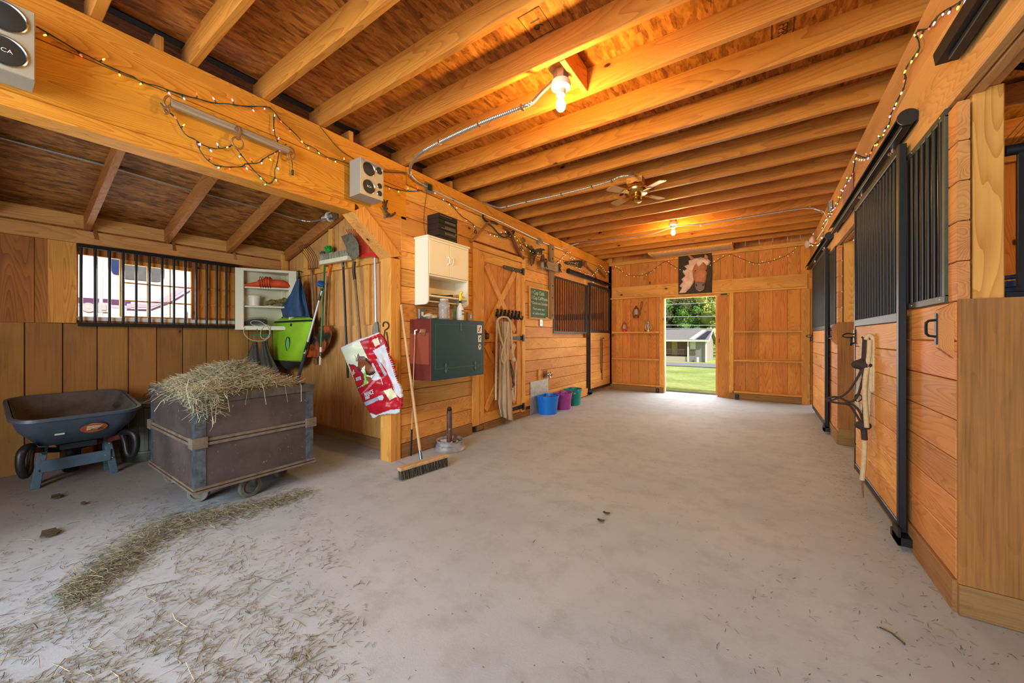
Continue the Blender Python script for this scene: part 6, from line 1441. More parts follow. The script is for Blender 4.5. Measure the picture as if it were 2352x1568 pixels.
cloth_strip('horse_sheet', 'long beige canvas sheet hanging from the hook rack to the floor', 'cloth', [(1152, 738), (1152, 775), (1147, 800), (1145, 860), (1144, 925), (1150, 955)], [(1170, 738), (1172, 775), (1172, 850), (1174, 900), (1177, 945), (1179, 968)], lambda u, v, d: onX(u, v, hx+.04+d), beige, .05, 3, 30)
mb = MB(); mb.tube(opx(hx+.07, [(1172, 826), (1174, 850), (1178, 875), (1181, 885), (1186, 886), (1180, 878), (1176, 895)]), .009, 7, smooth=2); mb.tube(opx(hx+.075, [(1174, 835), (1180, 860), (1177, 880)]), .008, 7, smooth=1)
tag(mb.build('rope_halter', plain('dark_grey_rope', (66, 60, 58), .8)), 'dark grey rope halter hanging right of the beige sheet', 'halter')
# ---- chalkboard
cb = thing('chalkboard', 'small green chalkboard with feeding notes in a wood frame', 'chalkboard', onX(1237, 695, XL))
ya, yb, za, zb_ = 4.836, 5.40, 1.50, 1.945
mb = MB(); mb.lum(XL+.004, ya, za, XL+.016, yb, zb_, 'Z', .001); mb.build('board', plain('chalkboard_green', (46, 84, 60), .7, rgb2=(56, 94, 68), scale=6), cb)
for a in ((ya-.03, za-.03, ya, zb_+.03), (yb, za-.03, yb+.03, zb_+.03), (ya, za-.03, yb, za), (ya, zb_, yb, zb_+.03)):
    mb = MB(); mb.lum(XL+.003, a[0], a[1], XL+.024, a[2], a[3], 'Z' if a[2]-a[0] < .05 else 'Y'); mb.build('frame_strip', pineY, cb)
chalk = plain('chalk', (214, 220, 204), .9)
for body, yy, z_, sz in (('1 Cup Oats', ya+.03, 1.885, .085), ('1 Cup CalfManna', ya+.03, 1.805, .075), ('* Check out Schedule', ya+.02, 1.725, .060), ('Thurs water any', ya+.07, 1.635, .055), ('w/ yellow bucket', ya+.07, 1.565, .055)):
    text(body, sz, frame_on((XL+.0165, yy, z_), (0, 1, 0), (0, 0, 1)), chalk, cb, 'chalk_writing', .0003, 'LEFT')
mb = MB(); mb.cyl((XL+.03, yb-.10, za+.008), (XL+.03, yb-.04, za+.008), .006); tag(mb.build('chalk_stick', white_m), 'white chalk stick at the lower right of the chalkboard', 'chalk')
# ---- weathered cross with iron, bell, bear
t = thing('wooden_cross', 'tall weathered grey wooden cross left of the stall window', 'cross', onX(1264, 650, XL))
mb = MB(); mb.lum(XL+.004, 5.435, 1.50, XL+.05, 5.555, 2.74, 'Z', .006); mb.build('upright', greyZ, t)
cA, cB = onX(1243, 605, XL+.06), onX(1283, 616, XL+.06)
mb = MB(); mb.lum(XL+.052, cA.y, 2.29, XL+.09, cB.y, 2.42, 'Y', .006); mb.build('crosspiece', greyY, t)
for yy in (cA.y+.08, cB.y-.03): mb = MB(); mb.box(XL+.09, yy-.03, 2.30, XL+.10, yy, 2.44); mb.tube([(XL+.10, yy, 2.44), (XL+.11, yy+.03, 2.40), (XL+.10, yy, 2.36), (XL+.11, yy+.04, 2.30)], .008); mb.build('iron_fitting', hinge_iron, t, 40)
for z_ in (2.66, 2.50, 2.05, 1.85, 1.56): mb = MB(); mb.ball((XL+.05, 5.495, z_), .012, 1); mb.build('bolt_head', hinge_iron, t)
t = thing('bear_bracket', 'black iron bracket with a bear silhouette and scroll plate on left wall', 'bracket', onX(1225, 590, XL))
X_ = XL+.03
def pp(l, X=X_): return [onX(u, v, X) for u, v in l]
qq = lambda L_: [(1200+a/9.8, 540+b_/9.8) for a, b_ in L_]
mb = MB(); mb.prism(pp(qq([(135,255),(200,240),(240,290),(280,360),(290,450),(270,560),(240,650),(215,660),(195,700),(175,620),(175,480),(180,360),(160,290)])), (.008, 0, 0)); mb.build('scroll_plate', plain('pierced_iron', (48, 34, 22), .6, .4, rgb2=(120, 82, 34), scale=34), t)
bY = onX(1248, 570, XL).y; 
bear = [(285,330),(320,305),(380,300),(410,290),(430,305),(460,300),(500,330),(490,350),(450,345),(435,370),(430,425),(405,425),(400,395),(385,395),(380,425),(370,410),(365,370),(330,390),(320,430),(300,435),(280,400)]
mb = MB(); mb.prism(pp(qq(bear), XL+.12), (.008, 0, 0)); mb.build('bear_silhouette', hinge_iron, t)
mb = MB(); mb.tube(pp(qq([(235, 400), (290, 450), (350, 440), (470, 432)]), XL+.10), .006, 7, smooth=1); mb.tube([onX(1229, 584, XL+.03), onX(1229, 584, XL+.11)], .008, 7); mb.build('bracket_arm', hinge_iron, t, 60)
t = thing('dinner_bell', 'small dark bell with long white pull cord under the bear bracket', 'bell', onX(1246, 592, XL+.12))
bc = onX(1246.5, 600, XL+.14)
mb = MB(); mb.lathe([(0, .095), (.022, .095), (.032, .08), (.038, .03), (.058, .0), (.055, -.004), (.0, -.004)], bc, 24); mb.build('bell_body', plain('aged_bell_brass', (150, 116, 66), .45, .4, rgb2=(70, 52, 32), scale=12), t, 40)
mb = MB(); mb.tube([bc, onX(1246.7, 660, XL+.10)], .002, 5); mb.tube(pp([(1246, 672), (1248, 670), (1247, 677)], XL+.05), .003); mb.build('pull_cord', plain('cream_cord', (220, 200, 160), .8), t)
# ---- hames (curved wooden harness arms)
hw = wood('dark_hame_wood', (128, 70, 32), (80, 40, 18), 'Z', 2, knots=0)
q9 = lambda L_, X=XL+.03: [onX(1060+a/9.8, 480+b_/9.8, X) for a, b_ in L_]
t = thing('harness_hame', 'pale brown curved wooden hame with iron hook above the tack door left corner', 'hame', q9([(400, 500)])[0], 'harness hames')
mb = MB(); mb.tube(q9([(190, 720), (260, 690), (330, 620), (430, 500), (520, 400), (600, 310), (640, 290)]), [.010, .016, .019, .020, .019, .020, .014], 8, smooth=1); mb.build('hame_arm', wood('pale_hame_wood', (168, 112, 56), (110, 66, 30), 'Z', 2, knots=0), t, 60)
mb = MB(); mb.tube(q9([(490, 130), (480, 190), (520, 240), (570, 280), (650, 300), (720, 290), (780, 330), (820, 350), (800, 320), (700, 280), (620, 290)]), .012, 7, smooth=2); mb.tube(q9([(300, 470), (290, 520), (330, 550), (350, 510)]), .005, 6, closed=True, smooth=1); mb.build('iron_fittings', hinge_iron, t, 60)
t = thing('harness_hame', 'dark red brown wooden hame above the tack door right corner', 'hame', q9([(1150, 600)])[0], 'harness hames')
mb = MB(); mb.tube(q9([(940, 410), (1010, 430), (1080, 490), (1120, 580), (1170, 700), (1230, 850), (1300, 990), (1400, 1120)]), [.012, .02, .024, .024, .024, .024, .022, .016], 8, smooth=1); mb.build('hame_arm', hw, t, 60)
mb = MB(); mb.tube(q9([(1040, 540), (1110, 530), (1180, 480), (1190, 520), (1130, 600), (1060, 600)]), .012, 7, smooth=2); mb.tube(q9([(1290, 870), (1350, 900), (1350, 940), (1310, 930)]), .004, 6, closed=True, smooth=1); mb.build('iron_fittings', hinge_iron, t, 60)
mb = MB(); mb.tube(q9([(610, 340), (700, 400), (780, 500), (860, 590), (950, 640), (1040, 630), (1110, 570)], XL+.05), .011, 7, smooth=2); tag(mb.build('harness_rope', plain('brown_black_rope', (58, 40, 26), .8)), 'dark twisted rope sagging between the two hames', 'rope')
t = thing('harness_hame', 'short dark hame fragment left of the bear bracket', 'hame', q9([(1430, 750)])[0], 'harness hames')
mb = MB(); mb.tube(q9([(1370, 640), (1410, 680), (1440, 760), (1480, 820), (1540, 870)]), [.010, .016, .018, .016, .012], 8, smooth=1); mb.build('hame_arm', darkY, t, 60)
mb = MB(); mb.tube(q9([(1425, 730), (1460, 800)], XL+.035), .02, 8); mb.build('pale_wrap', plain('pale_wrap', (190, 140, 80), .7), t, 60)
# dark fish shaped sign with straw coloured script
t = thing('wedge_sign', 'dark wedge shaped sign with pale scrawled lettering above the stall window', 'sign', onX(1315, 606, XL))
mb = MB(); mb.prism(pp(qq([(945, 600), (1040, 580), (1180, 570), (1335, 565), (1335, 690), (1285, 745), (1240, 715), (1000, 660), (945, 630)]), XL+.01), (.02, 0, 0)); mb.build('sign_board', plain('dark_sign', (40, 26, 16), .6), t)
mb = MB()
mb.tube(pp(qq([(1020, 630), (1060, 590), (1080, 640), (1110, 600), (1130, 640), (1150, 610), (1180, 650), (1200, 600), (1240, 650), (1260, 610)]), XL+.034), .004, 5, smooth=1); mb.tube(pp(qq([(1050, 660), (1100, 670), (1180, 690), (1220, 650), (1250, 690)]), XL+.034), .004, 5, smooth=1); mb.build('painted_script', plain('straw_paint', (190, 170, 110), .7), t)
for k, (L_, lab) in enumerate((([(1400, 600), (1430, 660), (1480, 730), (1560, 810), (1620, 850), (1650, 940), (1690, 1020)], 'long curved branch hanging left of the corner lights over the stall door'), ([(1700, 760), (1760, 830), (1820, 910), (1870, 960)], 'short dark branch close to the corner lights over the stall door'), ([(1740, 1020), (1790, 1060), (1860, 1110)], 'dark curved stick lying on the stall door track'))):
    mb = MB(); mb.tube(pp(qq(L_), XL+.04), .016, 7, smooth=1)
    if k == 0: mb.ball(onX(1345, 606, XL+.05), .05, 2, (.5, .8, 1.4), .4, 20)
    tag(mb.build('branch', darkY, None, 60), lab, 'branch', 'branches over the left stall door')
# strap on left stall door
mb = MB(); X_ = XL+.075
q = lambda l: [onX(1180+a/3.734, 540+b_/3.734, X_) for a, b_ in l]
mb.tube(q([(775, 885), (765, 880), (750, 885), (745, 900), (748, 1000), (745, 1140), (752, 1180)]), .012, 6, flat=.4, smooth=1); mb.tube(q([(758, 890), (760, 1000), (757, 1140), (758, 1240)]), .010, 6, flat=.4, smooth=1)
tag(mb.build('leather_strap', blackmatte), 'long black leather strap hanging on the left stall door', 'strap')
# ---- hydrant niche, metal panel
mb = MB(); q = onX(1236, 860, XL); mb.lum(XL+.002, q.y-.012, q.z-.09, XL+.03, q.y+.03, q.z+.09, 'Z'); tag(mb.build('wood_cleat', pineZ), 'short upright wood cleat left of the water tap', 'cleat')
t = thing('water_tap', 'galvanised water tap with round handle above the metal sheet', 'tap', onX(1253, 858, XL))
q = onX(1251, 859, XL)
mb = MB(); mb.box(XL+.001, q.y-.06, q.z-.06, XL+.006, q.y+.08, q.z+.06); mb.build('wall_plate', darkY, t)
mb = MB(); mb.cyl((XL+.005, q.y, q.z), (XL+.09, q.y, q.z), .02, seg=12); mb.ball((XL+.07, q.y, q.z), .034, 2); mb.cyl((XL+.075, q.y, q.z), (XL+.085, q.y+.02, q.z-.06), .016, seg=12); mb.cyl((XL+.07, q.y, q.z), (XL+.07, q.y+.07, q.z), .012, seg=12); mb.build('tap_body', chrome, t, 40)
mb = MB(); mb.lathe([(0, .07), (.03, .07), (.034, .078), (.03, .086), (0, .086)], (XL+.07, q.y, q.z), 16, 'Y'); mb.build('tap_handle', chrome, t, 40)
pm = plain('mottled_sheet_metal', (196, 194, 186), .45, .3, rgb2=(156, 158, 156), scale=16, speck=((96, 96, 92), 46, .68))
mb = MB(); mb.box(XL+.006, 4.852, .004, XL+.012, 5.416, .508); tag(mb.build('sheet_panel', pm), 'square mottled metal sheet on the wall behind the blue bucket', 'panel')
# ---- flat back buckets
def fbucket(lab, c_, m, r, h):
    t = thing('feed_bucket', lab, 'bucket', c_, 'flat backed feed buckets by the left wall')
    def ring(R0, z_, w_=1):
        P = []
        for k in range(40):
            a = 2*PI*k/40; x, y = R0*math.cos(a), R0*math.sin(a); x = max(x, -R0*.62); P.append(Vector((c_[0]+x, c_[1]+y, z_)))
        return P
    mb = MB(); rb = r*.84
    mb.rings([ring(rb, .002), ring(rb*1.0, .006), ring(r*.955, h*.80), ring(r*.985, h*.81), ring(r*.99, h*.87), ring(r*1.02, h*.88), ring(r*1.03, h*.985), ring(r*1.07, h*.99), ring(r*1.07, h), ring(r*1.0, h), ring(r*.97, h*.8), ring(rb*.96, .012)])
    mb.build('bucket_body', m, t, 40)
    mb = MB(); mb.tube([Vector((c_[0], c_[1]-r*1.05, h*.93)), Vector((c_[0]+r*.5, c_[1]-r*.8, h*.99)), Vector((c_[0]+r*.9, c_[1], h*.985)), Vector((c_[0]+r*.5, c_[1]+r*.8, h*.99)), Vector((c_[0], c_[1]+r*1.05, h*.93))], .0035, 6, smooth=2); mb.build('wire_handle', blackmatte, t, 60)
    for s_ in (-1, 1): mb = MB(); mb.box(c_[0]-.012, c_[1]+s_*r*1.0-.006, h*.86, c_[0]+.012, c_[1]+s_*r*1.0+.006, h*.97); mb.build('handle_ear', m, t)
    return t
fbucket('bright blue flat backed bucket, nearest of the three', (-2.80, 5.13, 0), plain('bucket_blue', (0, 118, 222), .38), .178, .285)
fbucket('purple flat backed bucket between the blue and teal ones', (-2.775, 5.60, 0), plain('bucket_purple', (168, 62, 158), .45, speck=((206, 150, 196), 22, .62), rgb2=(152, 56, 144), scale=4), .165, .275)
fbucket('teal flat backed bucket, farthest of the three', (-2.79, 6.03, 0), plain('bucket_teal', (0, 140, 140), .45, speck=((110, 190, 180), 18, .60), rgb2=(0, 126, 128), scale=4), .165, .285)
mb = MB(); mb.lum(XL+.004, 6.45, .02, XL+.03, 7.05, .16, 'Y'); tag(mb.build('loose_board', tgY), 'short pine board on the floor line right of the teal bucket', 'board')
# ---- speakers
def speaker(lab, x, ya, yb, za, zb_, dep, cones, logo, loose):
    t = thing('loudspeaker', lab, 'loudspeaker', (x, (ya+yb)/2, za), 'silver loudspeakers on the header')
    silver = MATS.get('speaker_silver') or plain('speaker_silver', (188, 180, 158), .4, .2)
    side = MATS.get('speaker_side') or plain('speaker_side', (150, 144, 128), .55)
    mb = MB(); mb.lum(x, ya, za, x+dep, yb, zb_, 'Z', .006); mb.build('cabinet', side, t)
    mb = MB(); mb.lum(x+dep, ya+.002, za+.002, x+dep+.006, yb-.002, zb_-.002, 'Z', .003); mb.build('front_baffle', silver, t)
    for (yc, zc, r) in cones:
        mb = MB(); xx = x+dep+.006; mb.lathe([(r, -.001), (r*1.0, .006), (r*.94, .008), (r*.88, .004), (r*.86, .0), (r*.5, .002)], (xx, yc, zc), 36, 'X', cap=False); mb.build('cone_ring', chrome, t, 50)
        mb = MB(); mb.lathe([(0, .006), (r*.5, .0055), (r*.86, .001), (r*.86, -.001), (0, -.001)], (xx, yc, zc), 36, 'X'); mb.build('cone_grille', plain('speaker_cloth', (48, 44, 38), .8) if 'speaker_cloth' not in MATS else MATS['speaker_cloth'], t, 50)
    for (yc, zc, sz) in logo: text('RCA', sz, frame_on((x+dep+.014, yc, zc), (0, 1, 0), (0, 0, 1)), white_m, t, 'speaker_badge', .0005)
    return t
# small speaker
speaker('small silver loudspeaker with two round cones near the bay corner', XL+.02, 1.845, 2.075, 2.395, 2.70, .15, [(1.925, 2.625, .06), (1.925, 2.475, .06), (2.025, 2.645, .032), (2.03, 2.515, .024), (2.03, 2.45, .024)], [(1.925, 2.475, .022)], None)
# big speaker at the top left corner of the frame
sp0 = onX(80, 100, XL+.20)
speaker('large silver loudspeaker cut off by the upper left corner', XL+.02, -.05, .182, 2.38, 2.69, .15, [(.096, 2.615, .067), (.096, 2.463, .067), (.0, 2.63, .03), (.0, 2.49, .022), (.0, 2.43, .022)], [(.096, 2.463, .024)], None)
# ---- singletree with rings
t = thing('singletree', 'weathered wooden singletree bar with iron rings on the left header', 'singletree', onX(545, 300, XL))
X_ = XL+.05
mb = MB(); mb.bar(onX(393, 236, X_), onX(662, 345, X_), .045, .045, (0, 0, 1), .010); mb.build('wooden_bar', greyY, t)
mb = MB(); mb.tube(px(X_, [(377, 228), (385, 219), (394, 226), (393, 242), (384, 247), (376, 238)]), .006, 8, closed=True, smooth=2); mb.build('ring', wire_m, t, 60)
mb = MB(); mb.tube(px(X_, [(378, 245), (386, 248), (389, 257), (382, 262), (376, 256)]), .006, 8, closed=True, smooth=2); mb.build('ring', wire_m, t, 60)
mb = MB(); mb.tube(px(X_+.02, [(540, 298), (547, 290), (552, 300), (549, 312), (546, 320)]), .010, 8, smooth=1); mb.build('centre_hook', wire_m, t, 60)
mb = MB(); mb.tube(px(X_+.02, [(534, 318), (541, 314), (552, 318), (559, 330), (557, 341), (548, 343), (537, 335), (533, 326)]), .006, 8, closed=True, smooth=2); mb.build('ring', wire_m, t, 60)
mb = MB(); mb.tube(px(X_, [(664, 336), (672, 340), (677, 350), (672, 355), (664, 350)]), .006, 8, closed=True, smooth=2); mb.build('ring', wire_m, t, 60)
mb = MB(); mb.tube(px(X_, [(663, 350), (671, 349), (677, 358), (674, 367), (665, 366), (660, 358)]), .006, 8, closed=True, smooth=2); mb.build('ring', wire_m, t, 60)
# dark knotted leather by the small speaker
mb = MB(); mb.tube(px(XL+.03, [(880, 458), (888, 470), (884, 480), (892, 492), (900, 497), (908, 488)]), .010, 7, smooth=2); mb.tube(px(XL+.03, [(890, 460), (884, 475), (890, 490), (886, 500), (896, 492)]), .009, 7, smooth=2); mb.tube(px(XL+.03, [(878, 472), (886, 487), (890, 478)]), .008, 7)
tag(mb.build('spur_strap', plain('dark_brown_strap', (70, 48, 30), .6)), 'dark knotted strap with spur hanging right of the small speaker', 'strap')

# ================================================================== END WALL OBJECTS
# carved horse head
t = thing('horse_carving', 'carved horse head with pale flowing mane on a dark board', 'wall art', onY(1597, 632, YB-.06))
YC = YB-.075
def pq(L_, Y): return [onY(1380+a/3.92, 560+b_/3.92, Y) for a, b_ in L_]
mb = MB(); P0, P1 = onY(1558, 676, YC), onY(1635, 583, YC); mb.lum(P0.x, YC, P0.z, P1.x, YC+.02, P1.z+.02, 'Z'); mb.build('dark_board', wood('dark_board_wood', (66, 50, 34), (36, 28, 20), 'Z', 4, knots=0, fine=.9), t)
mane_m = plain('pale_mane_wood', (240, 206, 184), .7, rgb2=(206, 160, 134), scale=10); face_m = plain('chestnut_face_wood', (206, 130, 82), .65, rgb2=(156, 92, 60), scale=7)
def relief(L_, y0_, dp, nm, m):
    P = pq(L_, y0_); cen = sum(P, Vector())/len(P); rs = [[p_+(cen-p_)*(1-s_)-Vector((0, d_, 0)) for p_ in P] for s_, d_ in ((1, 0), (.97, dp*.6), (.8, dp*.9), (.4, dp))]
    mb = MB(); mb.rings(rs); return mb.build(nm, m, t, 60)
relief([(705,443),(735,400),(710,380),(745,350),(725,320),(760,290),(735,250),(775,225),(750,200),(800,180),(790,150),(850,130),(900,120),(960,130),(990,160),(970,190),(930,200),(880,190),(850,230),(840,300),(835,350),(800,400),(760,440)], YC, .03, 'mane', mane_m)
relief([(845,190),(880,160),(930,165),(960,200),(958,260),(950,320),(935,370),(930,410),(890,425),(860,400),(850,350),(830,300),(825,240)], YC-.005, .055, 'horse_face', face_m)
relief([(800,130),(785,110),(795,100),(820,110),(840,130),(820,150)], YC, .03, 'horse_ear', face_m); relief([(930,130),(935,95),(945,95),(965,110),(965,135),(945,150)], YC, .03, 'horse_ear', face_m)
relief([(848,350),(880,340),(935,350),(938,390),(925,415),(890,428),(860,410),(846,380)], YC-.045, .03, 'muzzle', plain('grey_muzzle', (128, 108, 100), .7))
relief([(860,150),(900,130),(950,140),(985,165),(970,180),(930,160),(900,190),(880,210),(860,180)], YC-.04, .03, 'forelock', mane_m)
for L_ in ([(856,365),(866,362),(866,380),(858,380)], [(915,362),(928,360),(926,378),(916,380)]): relief(L_, YC-.07, .01, 'nostril', blackmatte)
for L_ in ([(846,240),(858,236),(858,248),(848,252)], [(944,235),(954,232),(954,246),(946,248)]): relief(L_, YC-.04, .02, 'horse_eye', blackmatte)
# lanterns
def lantern(lab, cx_, z_, m, h=.22, hang=False):
    t = thing('lantern', lab, 'lantern', (cx_, YB-.045, z_), 'lanterns on the end wall'); c_ = Vector((cx_, YB-.046, z_)); s_ = h/.20; 
    mb = MB(); mb.lathe([(0, 0), (.042*s_, 0), (.044*s_, .02*s_), (.036*s_, .035*s_), (.018*s_, .042*s_), (.018*s_, .052*s_), (0, .052*s_)], c_, 20, sy=.8); mb.build('fuel_tank', m, t, 40)
    mb = MB(); mb.lathe([(.022*s_, .055*s_), (.033*s_, .085*s_), (.033*s_, .105*s_), (.020*s_, .145*s_)], c_, 20, cap=False, sy=.8); mb.build('glass_globe', plain('lantern_glass', (230, 226, 210), .1, trans=.6) if 'lantern_glass' not in MATS else MATS['lantern_glass'], t, 60)
    mb = MB(); mb.lathe([(0, .145*s_), (.024*s_, .145*s_), (.024*s_, .155*s_), (.014*s_, .165*s_), (.016*s_, .185*s_), (.010*s_, .20*s_), (0, .205*s_)], c_, 18, sy=.8); mb.build('chimney', m, t, 40)
    for sd in (-1, 1): mb = MB(); mb.tube([c_+Vector((sd*.038*s_, 0, .02*s_)), c_+Vector((sd*.056*s_, 0, .06*s_)), c_+Vector((sd*.052*s_, 0, .12*s_)), c_+Vector((sd*.03*s_, 0, .165*s_)), c_+Vector((sd*.014*s_, 0, .17*s_))], .006*s_, 7, smooth=2); mb.build('side_tube', m, t, 60)
    mb = MB(); mb.tube([c_+Vector((-.03*s_, 0, .165*s_)), c_+Vector((-.035*s_, 0, .23*s_)), c_+Vector((0, 0, .27*s_)), c_+Vector((.035*s_, 0, .23*s_)), c_+Vector((.03*s_, 0, .165*s_))], .002, 5, smooth=2); mb.build('wire_bail', steel, t)
redl = plain('red_enamel', (196, 44, 26), .35); silv = plain('silver_lantern', (210, 200, 170), .25, .8)
zl = 1.315
lantern('red enamel lantern on the end wall ledge, left one', onY(1434, 760, YB-.05).x, zl, redl)
lantern('silver lantern on the end wall ledge, right one', onY(1489, 760, YB-.05).x, zl, silv)
lantern('rust brown lantern hanging above the ledge on the end wall', onY(1461, 728, YB-.05).x, onY(1461, 730, YB-.05).z, plain('rusty_lantern', (128, 64, 30), .6, .3), .27)
mb = MB(); q = onY(1473, 720, YB-.01); mb.tube(py(YB-.015, [(1471, 712), (1472, 696), (1475, 690), (1476, 700), (1472, 712), (1471, 724)]), .007, 7, smooth=2); tag(mb.build('rope_loop', darkY), 'thin brown loop hanging right of the rusty lantern', 'loop')
for k, (u, v) in enumerate(((1510, 899), (1693, 913))):
    q = onY(u, v, YB-.08); t = thing('door_stop', ['black floor bracket left of the far doorway', 'black floor bracket right of the far doorway'][k], 'bracket', (q.x, q.y, 0), 'black brackets beside the doorway')
    mb = MB(); mb.box(q.x-.035, YB-.083, .02, q.x+.035, YB-.077, .095); mb.box(q.x-.035, YB-.12, .0, q.x+.035, YB-.077, .012); mb.build('bracket_plate', black_m, t); mb = MB(); mb.ball((q.x, YB-.084, .058), .010, 1); mb.build('bolt', chrome, t)
mb = MB(); q = onY(1844, 770, YB-.02); mb.tube([q+Vector((.02, -.02, .05)), q+Vector((-.01, -.04, .045)), q+Vector((-.01, -.04, -.045)), q+Vector((.02, -.02, -.05))], .007, 7); tag(mb.build('pull_handle', darkY), 'small brown handle on the right end of the end wall', 'handle')
mb = MB(); q0, q1 = onY(1705, 826, YB-.07), onY(1842, 828, YB-.07); mb.bar(q0+Vector((0, -.0, .012)), q1+Vector((0, 0, .012)), .012, .012); tag(mb.build('long_stick', pineX), 'long thin stick lying on the right lower ledge of the end wall', 'stick')
# loft hatch
t = thing('loft_hatch', 'framed plywood loft hatch panel under the joists near the end wall', 'hatch', (-1.1, 7.0, 2.88))
cs_ = [onZ(u, v, 2.885) for u, v in ((1493, 582), (1508, 596), (1687, 574), (1679, 557))]
xa_, xb_ = min(c_.x for c_ in cs_), max(c_.x for c_ in cs_); ya_, yb2 = (cs_[0].y+cs_[3].y)/2, (cs_[1].y+cs_[2].y)/2
print('hatch', [tuple(round(x, 2) for x in c_) for c_ in cs_])
y_lo, y_hi = min(ya_, yb2), max(ya_, yb2); y_hi = min(y_hi, 8.31)
mb = MB(); mb.box(xa_+.03, y_lo+.03, 2.872, xb_-.03, y_hi-.03, 2.884); mb.build('panel', plain('pale_plywood', (206, 170, 128), .7, var=.1), t)
for a in ((xa_, y_lo, xb_, y_lo+.04), (xa_, y_hi-.04, xb_, y_hi), (xa_, y_lo+.04, xa_+.04, y_hi-.04), (xb_-.04, y_lo+.04, xb_, y_hi-.04)):
    mb = MB(); mb.lum(a[0], a[1], 2.862, a[2], a[3], 2.898, 'X' if a[2]-a[0] > .1 else 'Y'); mb.build('frame_strip', pineX, t)

# ================================================================== RIGHT SIDE OBJECTS
# halter with lead rope on the near stall door
YH = 3.60
def h3(l, Y=YH): return [onY(u, v, Y) for u, v in l]
q5 = lambda L_, Y=YH: [onY(1940+a/3.73, 740+b_/3.73, Y) for a, b_ in L_]
hal = thing('rope_halter', 'brown knotted rope halter hanging on the near right stall door', 'halter', q5([(180, 150)])[0])
hb = plain('dark_brown_rope', (62, 44, 36), .85, rgb2=(42, 30, 26), scale=40)
mb = MB(); mb.tube(q5([(190, 140), (185, 230), (180, 330), (160, 440)]), .024, 8); mb.ball(q5([(150, 355)])[0], .045, 2, (1.3, 1, .8), .4, 26); mb.build('crown_wrap', hb, hal, 60)
mb = MB(); mb.tube([q5([(150, 400)])[0], q5([(90, 510)])[0], q5([(30, 600)])[0], onY(1925, 915, YH), onY(1905, 920, YH), onY(1897, 918, YH), onY(1900, 913, YH), onY(1925, 910, YH), onY(1945, 922, YH), q5([(75, 680)])[0], q5([(120, 620)])[0], q5([(155, 480)])[0]], .0075, 7, smooth=2)
mb.tube([onY(1905, 922, YH), onY(1930, 926, YH), q5([(40, 700)])[0], q5([(100, 790)])[0], q5([(150, 880)])[0]], .0075, 7, smooth=2); mb.tube([onY(1940, 925, YH-.01), q5([(70, 700)])[0], q5([(130, 760)])[0], q5([(155, 850)])[0]], .0075, 7, smooth=2); mb.tube(q5([(160, 440), (165, 600), (160, 780), (152, 870)]), .007, 7, smooth=1)
mb.build('noseband', hb, hal, 60)
mb = MB(); mb.ball(q5([(152, 885)])[0], .035, 2, (1.2, 1, 1), .4, 26); mb.tube(q5([(155, 890), (165, 930), (172, 1005)]), .018, 8); mb.ball(onY(1903, 918, YH), .017, 2); mb.build('fiador_knot', hb, hal, 60)
mb = MB(); mb.tube(q5([(85, 640), (95, 620), (120, 610), (145, 630), (150, 650), (130, 675), (100, 680)], YH+.02), .004, 7, closed=True, smooth=1); mb.build('iron_ring', hinge_iron, hal, 60)
lr = plain('cream_lead_rope', (204, 180, 138), .85, rgb2=(186, 162, 122), scale=50, speck=((70, 56, 40), 120, .72))
mb = MB(); mb.tube(q5([(165, 140), (150, 200), (140, 320), (125, 480), (112, 620), (105, 700), (125, 750), (150, 745), (158, 700)], YH+.03), .014, 8, smooth=2)
mb.tube(q5([(185, 150), (195, 115), (225, 110), (250, 150), (252, 300), (250, 450), (245, 580), (232, 590), (222, 570), (225, 420), (228, 250), (215, 160)], YH-.02), .0145, 8, smooth=2)
mb.tube(q5([(215, 150), (210, 300), (175, 480), (170, 620), (180, 750), (190, 900)], YH-.03), .0145, 8, smooth=2); mb.tube(q5([(220, 200), (215, 450), (205, 650), (200, 780), (185, 860)], YH-.01), .0145, 8, smooth=2)
mb.tube(q5([(172, 1010), (168, 1150), (160, 1250), (150, 1350)], YH-.02), .0155, 8, smooth=2); 
tag(mb.build('lead_rope', lr, None, 60), 'cream flecked lead rope coiled with the halter on the right stall door', 'rope')
mb = MB(); mb.tube(q5([(150, 1352), (153, 1420), (160, 1500)], YH-.02), [.006, .005, .004], 6); tag(mb.build('rope_popper', plain('tan_leather', (128, 88, 60), .7)), 'frayed leather popper at the bottom of the cream lead rope', 'strap')
mb = MB(); a_ = q5([(190, 135)])[0]; mb.tube([Vector((XR-.056, YH, a_.z)), Vector((XR-.09, YH, a_.z-.02)), Vector((XR-.11, YH, a_.z+.01))], .006, 7, smooth=1); tag(mb.build('wall_hook', hinge_iron), 'black hook holding the halter on the near stall door', 'hook')
# ornaments amid the lights on the right header
mb = MB(); q = onX(1946, 440, XR-.012); mb.lum(XR-.022, onX(1956, 430, XR-.02).y, onX(1956, 470, XR-.02).z-.05, XR-.006, onX(1936, 440, XR-.02).y, onX(1940, 425, XR-.02).z-.0, 'Z'); tag(mb.build('wooden_plaque', plain('pinkish_plaque', (176, 116, 88), .7, rgb2=(150, 92, 68), scale=8)), 'small pinkish wooden plaque behind the lights on the right header', 'plaque')
mb = MB(); q = onX(1907, 475, XR-.02); mb.lum(XR-.04, q.y-.05, q.z-.06, XR-.006, q.y+.05, q.z+.06, 'Z'); tag(mb.build('outlet_box', steel), 'outlet box amid the bunched lights on the right header', 'outlet')
mb = MB(); mb.tube(px(XR-.03, [(1888, 489), (1885, 482), (1893, 487), (1901, 502), (1902, 508), (1893, 524), (1876, 550)]), .006, 6, smooth=2); tag(mb.build('extension_lead', white_m), 'white power cord hanging from the outlet on the right header', 'cord')
t = thing('cherub_ornament', 'pale pink cherub like ornament among the far right lights', 'ornament', onX(1857, 556, XR-.04))
